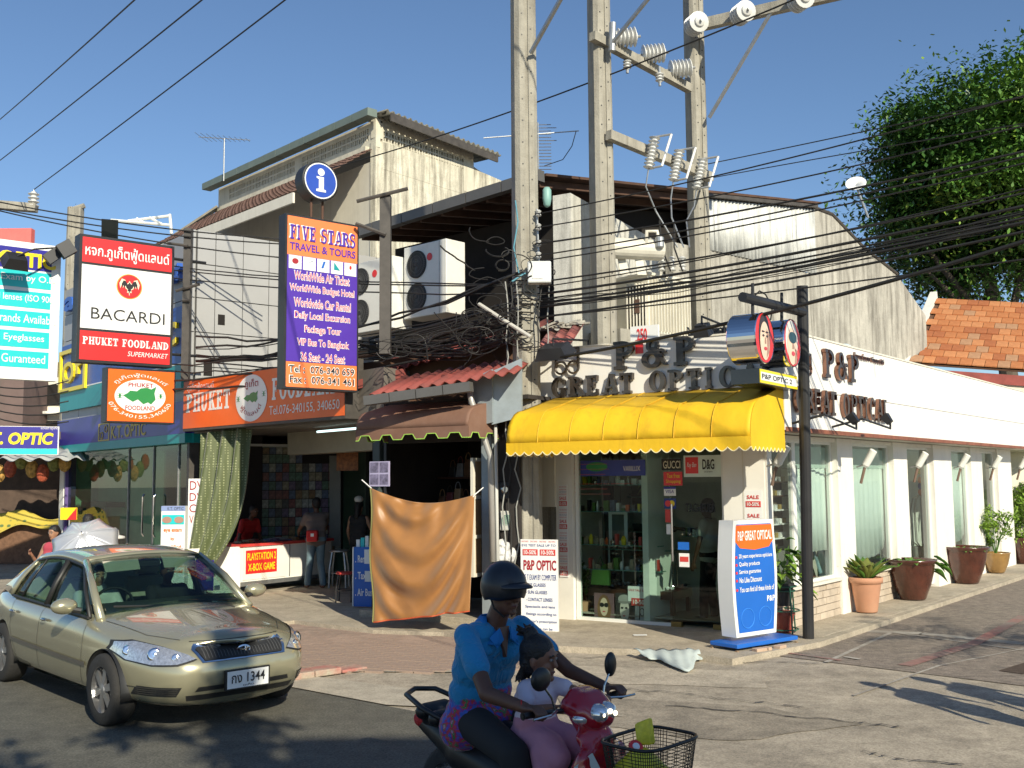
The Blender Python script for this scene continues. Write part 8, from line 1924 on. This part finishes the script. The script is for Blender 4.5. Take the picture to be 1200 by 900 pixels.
for k in range(8):
 P=[]
 for j in range(7):
  r_=UR*j/6;h_=.24*(1-(j/6)**1.7);row=[]
  for q in range(6):
   f=q/5;a=(k+f)*math.pi/4+.2;sc_=(1-.10*math.sin(math.pi*f)*(j/6));row.append(c+ax*(h_-.03*math.sin(math.pi*f)*(j/6))+(xx*math.cos(a)+yy*math.sin(a))*r_*sc_)
  P.append(row)
 ob(MB().grid(P),'canopy_panel',silver,t,smooth=True,solid=.004)
for k in range(8):a=k*math.pi/4+.2;ob(MB().tube([c+ax*.235,c+ax*.12+(xx*math.cos(a)+yy*math.sin(a))*UR*.6,c-ax*.0+(xx*math.cos(a)+yy*math.sin(a))*UR],.005,4),'rib',chrome_d,t)
ob(MB().tube([c+ax*.3,c-ax*.55],.01,6),'shaft',chrome_d,t)
def seatp(lx,ly,label,top,scarf,skin):
 o,a=CAR;p=person((0,0,0),0,1.58,label,top,blk,skin,sit=True,vox=.02,arms=((.22,.24,1.12,.42,.14,1.16),)*2)
 ca,sa=math.cos(a),math.sin(a);p.location=o+Vector((ca*lx-sa*ly,sa*lx+ca*ly,.10));p.rotation_euler=(0,0,a)
 if scarf:hc=Vector((.0,0,(1.60-.42)*1.58/1.7));ob(MB().ell(hc+Vector((-.02,0,.01)),(.118,.105,.135),14,12).ell(hc+Vector((-.02,0,-.15)),(.11,.12,.08),12,8),'head_scarf',whc,p,smooth=True)
seatp(-.02,-.38,'driver in a white headscarf behind the wheel of the gold car',whc,True,skin_l)
seatp(-.02,.38,'dark-clothed front passenger sitting inside the gold car',blk,False,skin_d)
c=F.w(F.U(829,-.6),SZ,-.6);person((c.x,c.y,SZ+.04),2.6,1.72,'man in a white shirt standing inside the glass door of the optician',whc,blk,skin_d,arms=((.30,.25,1.25,.52,.15,1.28),(.05,.28,1.1,.12,.3,.85)))
for(hx_,hy_,h,l)in((1032,803,1.72,'walker just outside the right edge whose shadow lies nearest on the street'),(1092,797,1.68,'second walker just outside the right edge, shadow lying behind the first')):
 g_=gnd(hx_,hy_);k=(h-.1)/sd.z;p=g_+Vector((sd.x,sd.y,0))*k;person((p.x,p.y,0),2.6,h,l,dk,jean,skin_d,arms=((.0,.30,1.1,.12,.45,.85),(.02,.26,1.1,.1,.3,.85)),legs=[((0,.09),(.12,.1),(.15,.11)),((0,.09),(-.05,.1),(-.22,.12))],vox=.022)
#the scooter and its riders
HV=Vector((.72,-.69,0)).normalized();LV=Vector((-HV.y,HV.x,0));SO=Vector((.37,5.62,0))
def Q(a,b,z):return SO+HV*a+LV*b+Vector((0,0,z))
sred=mat('scooter red',(.36,.008,.022),.22,var=.06,coat=.9);sblk=mat('scooter black plastic',(.014,.014,.015),.38,var=.1)
sc_t=thing('motor_scooter',Q(-.5,0,0),'red motor scooter with a wire front basket carrying a man and a small girl','motor scooter')
b=MB();cap(b,Q(-.02,-.10,.955),Q(-.02,.10,.955),.055,.055);cap(b,Q(-.02,-.05,1.0),Q(-.02,.05,1.0),.05);cap(b,Q(.05,-.07,.93),Q(.05,.07,.93),.075);cap(b,Q(.10,-.04,.90),Q(.10,.04,.90),.07);cap(b,Q(.04,-.06,.99),Q(.04,.06,.99),.045);cap(b,Q(-.03,0,.9),Q(.02,0,.82),.07,.06)
melt(b,'handlebar_cowl',sred,sc_t,.010,50)
hl_m=mat('headlamp glass',(.80,.80,.78),.08,metal=.7,var=.3,scale=30,coat=1)
b=MB();b.ell(Q(.125,-.035,.925),(.058,.062,.052),18,12);b.ell(Q(.115,.045,.925),(.058,.062,.052),18,12);hl_=melt(b,'headlight',hl_m,sc_t,.007,3)
for bb_,zz in((-.05,.925),(.01,.935),(.05,.92)):ob(MB().ell(Q(.172,bb_,zz),(.014,.014,.014),8,6),'bulb',emis('lit bulb',(1,.85,.6),2.5),hl_)
ob(MB().ell(Q(.07,-.105,.90),(.05,.035,.028),12,8),'indicator',lens_h if False else hl_m,sc_t,smooth=True)
b=MB();
for z,a0,w_ in((.80,.06,.10),(.72,.12,.15),(.62,.15,.17),(.50,.13,.17),(.38,.06,.15),(.30,-.02,.13)):cap(b,Q(a0,-w_,z),Q(a0,w_,z),.045)
for q in(-1,1):cap(b,Q(.12,q*.15,.72),Q(.0,q*.17,.5),.05,.04);cap(b,Q(.0,q*.17,.5),Q(-.1,q*.16,.32),.04,.04)
cap(b,Q(.06,0,.82),Q(.16,0,.55),.09,.08);cap(b,Q(.03,0,.86),Q(.1,0,.78),.07,.1)
melt(b,'leg_shield',sred,sc_t,.013,70)
ob(MB().add([Q(.165,-.135,.75),Q(.195,-.10,.66),Q(.17,-.155,.60),Q(.125,-.195,.62),Q(.10,-.205,.68)],[(0,1,2,3,4)]),'teardrop_sticker',mat('sticker silver',(.6,.66,.64),.3),sc_t,solid=.004)
ob(MB().prism([Q(.135,-.06,.80),Q(.18,-.04,.78),Q(.185,.04,.79),Q(.14,.05,.81)],(0,0,.012)),'name_badge',chrome,sc_t)
for q in(-1,1):
 ob(MB().tube([Q(-.02,q*.08,.93),Q(-.04,q*.22,.94),Q(-.06,q*.42,.945)],.013,8),'handlebar',sblk,sc_t);ob(MB().lathe([(.017,0),(.019,.01),(.017,.12),(.021,.125)],Q(-.05,q*.29,.943),12,(Q(-.06,q*.42,.945)-Q(-.05,q*.29,.943))),'grip',sblk,sc_t)
 ob(MB().tube([Q(.0,q*.22,.95),Q(.03,q*.30,.945),Q(.02,q*.42,.94)],.007,6),'brake_lever',chrome_d,sc_t)
 ob(MB().tube([Q(-.03,q*.20,.95),Q(-.035,q*.22,1.01),Q(-.04,q*.27,1.07)],.006,6),'mirror_stem',chrome_d,sc_t)
 Mm=Matrix((HV,LV,Vector((0,0,1)))).transposed();ob(MB().ell(Q(-.045,q*.29,1.115),(.022,.048,.068)if q>0 else(.025,.075,.062),16,10,Mm),'mirror',sblk,sc_t,smooth=True)
b=MB();
for a,w_,z in((-.42,.10,.66),(-.6,.12,.70),(-.85,.13,.72),(-1.05,.12,.735),(-1.2,.09,.75)):cap(b,Q(a,-w_,z),Q(a,w_,z),.05)
for a0,a1_ in((-.42,-.6),(-.6,-.85),(-.85,-1.05),(-1.05,-1.2)):cap(b,Q(a0,0,.68),Q(a1_,0,.70),.08)
melt(b,'seat',sblk,sc_t,.014,3)
b=MB();cap(b,Q(-.4,0,.45),Q(-.9,0,.55),.15,.14);cap(b,Q(-.9,0,.56),Q(-1.3,0,.68),.13,.06);cap(b,Q(.0,0,.28),Q(-.45,0,.28),.12,.13);melt(b,'rear_body',sblk,sc_t,.018,8)
ob(MB().tube([Q(-.95,-.14,.74),Q(-1.12,-.16,.79),Q(-1.32,-.12,.84),Q(-1.38,0,.85),Q(-1.32,.12,.84),Q(-1.12,.16,.79),Q(-.95,.14,.74)],.016,8),'grab_rail',sblk,sc_t,smooth=True)
ob(MB().ell(Q(-1.30,0,.68),(.06,.09,.05),12,8),'tail_light',redc,sc_t)
for a,nm in((.32,0),(-1.02,1)):
 c=Q(a,0,.28);w_=ob(MB().lathe([(.19,-.04),(.25,-.045),(.28,-.02),(.28,.02),(.25,.045),(.19,.04)],c,36,LV,cap=False),'wheel',tyre_m,sc_t,smooth=True);ob(MB().lathe([(.19,-.03),(.19,.03),(.17,.03),(.17,-.03)],c,30,LV,cap=False),'rim',alloy,w_)
 for k in range(5):a_=k*1.257;ob(MB().tube([c,c+(HV*math.cos(a_)+Vector((0,0,math.sin(a_))))*.18],.014,6),'spoke',alloy,w_)
b=MB();cap(b,Q(.30,0,.58),Q(.12,0,.48),.06,.05);cap(b,Q(.30,0,.58),Q(.46,0,.50),.06,.05);melt(b,'front_mudguard',sred,sc_t,.015)
for q in(-.07,.07):ob(MB().tube([Q(.10,q,.62),Q(.31,q,.28)],.02,8),'fork',chrome_d,sc_t)
bk_t=thing('wire_basket',Q(.45,0,.55),'black wire basket on the scooter front holding a yellow packet','basket')
def bq(u,v,z):k=.80+.20*z;return Q(.43+u*.17*k,v*.235*k,.55+.29*z)
loop=lambda z:[bq(math.copysign(abs(math.cos(a))**.45,math.cos(a)),math.copysign(abs(math.sin(a))**.45,math.sin(a)),z)for a in[j*math.pi/32 for j in range(65)]]
ob(MB().tube(loop(1),.009,6,cap=False),'top_rim',sblk,bk_t,smooth=True)
b=MB()
for i in range(1,17):b.tube(loop(1-i/17),.0022,3,cap=False)
for i in range(64):b.tube([loop(0)[i],loop(1)[i]],.0022,3,cap=False)
for i in range(14):v=-1+2*i/13;b.tube([bq(-.95,v*.95,0),bq(.95,v*.95,0)],.0022,3)
ob(b,'wire_mesh',sblk,bk_t,kind='stuff')
ob(MB().tube([bq(-1,-.5,1),bq(-1,-.5,.2),Q(.16,-.08,.62)],.008,5),'basket_stay',sblk,bk_t)
pk=thing('yellow_packet',Q(.4,0,.58),'crumpled yellow packet with a red and white badge lying in the scooter basket','packet')
P=[[Q(.28+.22*i/10,-.16+.26*j/10,.62+.17*math.sin(math.pi*(.15+.7*i/10))*math.sin(math.pi*(.15+.7*j/10))+random.uniform(-.008,.008))for j in range(11)]for i in range(11)]
ob(MB().grid(P),'packet_skin',mat('packet yellow',(.72,.62,.03),.3,var=.25,scale=25),pk,smooth=True,solid=.01);ob(MB().lathe([(.04,.0),(.035,.006)],Q(.38,-.05,.80),14,(.2,-.7,.7)),'badge',s_red,pk);ob(MB().lathe([(.02,.006),(.018,.01)],Q(.38,-.05,.80),12,(.2,-.7,.7)),'badge_centre',s_white,pk)
ob(MB().prism([Q(.36,-.02,.80),Q(.42,.02,.80),Q(.40,.02,.93),Q(.34,-.01,.90)],LV*.05),'packet_flap',mat('packet yellow',(.72,.62,.03),.3),pk,bevel=.01)
rd=thing('person',Q(-.8,0,.75),'man in a black open-face helmet and bright blue flowered shirt riding the red scooter','person')
mb,sh,tr=MB(),MB(),MB()
nS,fS,nE,fE,nW,fW=Q(-.70,-.205,1.265),Q(-.66,.215,1.275),Q(-.40,-.335,1.0),Q(-.36,.30,1.04),Q(-.12,-.33,.965),Q(-.12,.335,.975)
limbs(mb,[nS,nE,nW],[.052,.045,.030]);limbs(mb,[fS,fE,fW],[.052,.043,.030])
hand(mb,nW,Q(-.02,-.335,.975)-nW,(0,0,-1),1.25,1.05,1);hand(mb,fW,Q(-.02,.34,.985)-fW,(0,0,-1),1.25,1.05,-1)
for a,z,ra,w_ in((-.80,.80,.12,.08),(-.79,.92,.108,.08),(-.76,1.05,.11,.08),(-.72,1.17,.105,.095),(-.70,1.245,.075,.10)):cap(mb,Q(a,-w_,z),Q(a,w_,z),ra*.92);cap(sh,Q(a,-w_-.01,z),Q(a,w_+.01,z),ra+.018)
cap(sh,Q(-.74,-.10,1.12),Q(-.70,.10,1.15),.118);cap(sh,Q(-.83,-.11,.72),Q(-.82,.12,.72),.14,.14);cap(sh,Q(-.93,-.08,.70),Q(-.9,.08,.72),.085,.085);cap(sh,Q(-.70,-.12,.76),Q(-.68,.1,.76),.10)
limbs(sh,[nS,nS.lerp(nE,.58)],[.070,.074]);limbs(sh,[fS,fS.lerp(fE,.55)],[.068,.07])
cap(mb,Q(-.685,0,1.27),Q(-.61,0,1.43),.066,.060);HC=Q(-.585,0,1.50);fdir=(HV*1+LV*-.02+Vector((0,0,-.10)))
for q,kx in((-1,-.28),(1,-.28)):limbs(mb,[Q(-.78,q*.10,.76),Q(kx-.05,q*.2,.66),Q(-.22,q*.17,.32)],[.09,.06,.045]);limbs(tr,[Q(-.78,q*.10,.77),Q(kx-.05,q*.2,.67),Q(-.25,q*.17,.30)],[.115,.088,.07]);limbs(mb,[Q(-.22,q*.17,.30),Q(-.08,q*.17,.27)],[.045,.035])
cap(tr,Q(-.82,-.08,.78),Q(-.82,.08,.78),.13)
W_,M_=head(rd,HC,fdir,1.08,skin_d,hair_m,'none',.008,True,mb)
melt(mb,'body',skin_d,rd,.0075,2);melt(tr,'trousers',blk,rd,.016,4)
fm=bpy.data.materials.new('blue flowered shirt');fm.use_nodes=True;tn=fm.node_tree;bs=tn.nodes['Principled BSDF'];bs.inputs['Roughness'].default_value=.75;bs.inputs['Sheen Weight'].default_value=.25
L=tn.links.new;tc=_nn(tn,'ShaderNodeTexCoord');sx_=_nn(tn,'ShaderNodeSeparateXYZ');L(tc.outputs['Object'],sx_.inputs[0])
nz=_nn(tn,'ShaderNodeTexNoise');nz.inputs['Scale'].default_value=9;nz.inputs['Detail'].default_value=3;L(tc.outputs['Object'],nz.inputs['Vector'])
md_=_nn(tn,'ShaderNodeMath',operation='MULTIPLY_ADD');md_.inputs[1].default_value=.26;L(nz.outputs['Fac'],md_.inputs[0]);L(sx_.outputs['Z'],md_.inputs[2])
rp=_nn(tn,'ShaderNodeValToRGB');mr_=_nn(tn,'ShaderNodeMapRange');mr_.inputs['From Min'].default_value=.05;mr_.inputs['From Max'].default_value=.45;L(md_.outputs[0],mr_.inputs['Value']);L(mr_.outputs[0],rp.inputs[0])
n4=_nn(tn,'ShaderNodeTexNoise');n4.inputs['Scale'].default_value=26;n4.inputs['Detail'].default_value=2;L(tc.outputs['Object'],n4.inputs['Vector'])
r4=_nn(tn,'ShaderNodeValToRGB');e=r4.color_ramp.elements;e[0].position=.36;e[0].color=(.03,.10,.45,1);e[1].position=.68;e[1].color=(.60,.42,.03,1)
for p_,c_ in((.44,(.16,.04,.30,1)),(.50,(.45,.03,.06,1)),(.56,(.05,.18,.06,1)),(.62,(.5,.2,.35,1))):q=r4.color_ramp.elements.new(p_);q.color=c_
L(n4.outputs['Color'],r4.inputs[0]);r4.color_ramp.interpolation='CONSTANT'
e=rp.color_ramp.elements;e[0].position=.58;e[0].color=(1,1,1,1);e[1].position=.62;e[1].color=(0,0,0,1)
mx=_nn(tn,'ShaderNodeMix',data_type='RGBA');mx.inputs[6].default_value=(.005,.22,.46,1);L(rp.outputs[0],mx.inputs[0]);L(r4.outputs[0],mx.inputs[7]);L(mx.outputs[2],bs.inputs['Base Color'])
n5=_nn(tn,'ShaderNodeTexNoise');n5.inputs['Scale'].default_value=11;n5.inputs['Detail'].default_value=3;n5.inputs['Distortion'].default_value=1.2;L(tc.outputs['Object'],n5.inputs['Vector']);bp_=_nn(tn,'ShaderNodeBump');bp_.inputs['Strength'].default_value=.8;bp_.inputs['Distance'].default_value=.03;L(n5.outputs['Fac'],bp_.inputs['Height']);L(bp_.outputs[0],bs.inputs['Normal'])
shirt=melt(sh,'shirt',fm,rd,.009,5)
colm=mat('shirt blue collar',(.006,.18,.50),.75)
cg=[]
for i in range(25):
 a=R(38+284*i/24);cg.append([Q(-.672+r_*1.15*math.cos(a),r_*math.sin(a),z+.035*(1 if abs(i-12)<9 else .2)-.05*(math.cos(a)>.1))for r_,z in((.073,1.325),(.105,1.285),(.128,1.255))])
ob(MB().grid(cg),'collar',colm,rd,smooth=True,solid=.008)
for q in(-1,1):ob(MB().add([Q(-.585,q*.045,1.30),Q(-.60,q*.115,1.25),Q(-.565,q*.085,1.19),Q(-.568,q*.03,1.235)],[(0,1,2,3)]),'lapel',colm,rd,solid=.008)
ob(MB().add([Q(-.615,-.05,1.30),Q(-.615,.05,1.30),Q(-.588,0,1.13)],[(0,1,2)]),'open_neck',skin_d,rd,solid=.03)
fl_m=[mat('printed flower rose',(.55,.10,.16),.7,var=.5,scale=40),mat('printed flower pale',(.7,.5,.5),.7,var=.5,scale=40)]
hm=MB();rot=M_
hc=W_(-.012,0,.032)
for i in range(15):
 pass
P=[]
for i in range(17):
 th=math.pi*(i/16)*.60;row=[]
 for j in range(41):
  ph_=2*math.pi*j/40;ext_=1.0+(.16*max(0,-math.cos(ph_))+.10*abs(math.sin(ph_)))*(i/16)**3
  t2_=th*ext_;row.append(hc+rot@Vector((.138*math.sin(t2_)*math.cos(ph_),.122*math.sin(t2_)*math.sin(ph_),.140*math.cos(t2_))))
 P.append(row)
helm_m=mat('helmet black',(.014,.016,.022),.42,var=.3,scale=12,coat=.15)
hel=ob(MB().grid(P),'helmet',helm_m,rd,smooth=True,solid=.012)
pk_=[[hc+rot@Vector((.118*math.cos(a)+d_*.085*math.cos(a),.112*math.sin(a)*(1+d_*.1),.045-.025*d_-.03*(1-math.cos(a))))for d_ in(0,.5,1)]for a in[R(-62+124*j/18)for j in range(19)]]
ob(MB().grid(pk_),'peak',helm_m,hel,smooth=True,solid=.008)
for q in(-1,1):ob(MB().tube([hc+rot@Vector((.0,q*.105,-.05)),hc+rot@Vector((.02,q*.085,-.12)),hc+rot@Vector((.05,q*.03,-.17))],.006,5),'chin_strap',blk,hel)
wb=MB().tube([nW+(nE-nW)*.10+Vector((math.cos(a)*.0,math.cos(a)*.032,math.sin(a)*.032))for a in[j*math.pi/8 for j in range(17)]],.004,5);ob(wb,'red_wrist_band',redc,rd)
gr=thing('person',Q(-.38,.02,.75),'small girl with a black ponytail, white top and pink dress, seated before the rider','person');mb,sh,ds_=MB(),MB(),MB();k=.72
gm=lambda a,b,z:Q(a,b+.03,z)
limbs(mb,[gm(-.36,-.10,.985),gm(-.27,-.17,.90),gm(-.13,-.13,.93)],[.032,.027,.02]);limbs(mb,[gm(-.34,.10,.99),gm(-.20,.15,.965),gm(-.06,.17,.96)],[.032,.027,.02])
hand(mb,gm(-.13,-.13,.93),HV*1+Vector((0,0,.3)),(0,0,-1),1.0,.62,1);hand(mb,gm(-.06,.17,.96),HV,(0,0,-1),1.0,.62,-1)
cap(mb,gm(-.37,0,.97),gm(-.355,0,1.07),.034,.034)
for z,w_,ra in((.72,.05,.085),(.82,.045,.075),(.92,.055,.072),(.98,.06,.05)):cap(mb,gm(-.38,-w_,z),gm(-.38,w_,z),ra*.9);cap(sh,gm(-.38,-w_-.01,z),gm(-.38,w_+.01,z),ra+.01)
limbs(sh,[gm(-.37,-.10,.985),gm(-.31,-.145,.935)],[.048,.052]);limbs(sh,[gm(-.355,.10,.99),gm(-.27,.13,.975)],[.048,.05])
for q in(-1,1):limbs(mb,[gm(-.36,q*.05,.70),gm(-.14,q*.08,.68),gm(-.12,q*.08,.48)],[.06,.045,.035]);limbs(ds_,[gm(-.40,q*.06,.72),gm(-.20,q*.09,.70),gm(-.13,q*.10,.66)],[.10,.09,.075])
cap(ds_,gm(-.38,-.06,.80),gm(-.38,.06,.80),.088);cap(ds_,gm(-.22,-.14,.68),gm(-.18,-.16,.56),.06,.05)
head(gr,gm(-.345,0,1.145),HV+LV*.30+Vector((0,0,-.05)),1.06,mat('child skin',(.22,.105,.065),.5,var=.1),hair_m,'pony',.009,True,mb)
melt(mb,'body',mat('child skin',(.22,.105,.065),.5),gr,.007,2);melt(sh,'white_top',mat('white pink cotton',(.66,.58,.66),.85,var=.06,bump=.5,bscale=14),gr,.010,3);melt(ds_,'pink_dress',mat('dusty pink cotton',(.48,.22,.30),.85,var=.1,bump=.6,bscale=14),gr,.012,4)
ob(MB().tube([gm(-.40+.02*math.cos(a),.035*math.sin(a)+.0,1.235+.02*math.cos(a))for a in[j*math.pi/8 for j in range(17)]],.007,6),'hair_band',mat('pale blue band',(.35,.55,.75),.5),gr)
#across the road, behind the viewer: what throws the shade
ob2=thing('shade_building',(9,-9,0),'plain unseen building added on the viewer side of the road to shade the scooter','building')  # unseen building, added with heights set so its shadow covers the scooter
ob(MB().box(4.5,7.0,-14,-6,0,8.95),'wall',cream_paint,ob2);ob(MB().box(7.002,13.5,-14,-6,0,7.9),'wall',cream_paint,ob2)
for i in range(4):
 for z in(4.2,):ob(MB().box(5.5+i*2,6.6+i*2,-5.99,-5.93,z,z+1.7),'window',void_m,ob2)
ob(MB().box(4.7,13.7,-14,-5.2,3.3,3.45),'canopy',red_roof,ob2);ob(MB().box(5.2,13.2,-5.99,-5.95,0,3.0),'shopfront',void_m,ob2)
st=thing('street_tree',(1.2,-5.5,0),'sparse street tree on the viewer side of the road, outside the picture','tree')
ob(MB().tube([(.2,-2.2,0),(.3,-2.3,2.6),(.6,-2.6,4.4),(1.2,-2.8,6.0)],[.13,.11,.09,.05],8),'trunk',bark,st)
for k in range(7):a=k*.9;ob(MB().tube([(.35,-2.35,3.2+k*.25),(.5+math.cos(a)*.9,-2.6+math.sin(a)*.9,4.3+k*.22),(.6+math.cos(a)*1.9,-2.7+math.sin(a)*1.6,4.9+k*.2)],[.05,.03,.012],6),'limb',bark,st)
crown('crown',(1.3,-2.6,6.1),(2.2,1.9,1.0),1300,.26,leaf_a,st,77,13)
pole(2.35,-2.2,.36,.3,9.6,'utility pole on the viewer side of the road, outside the picture')
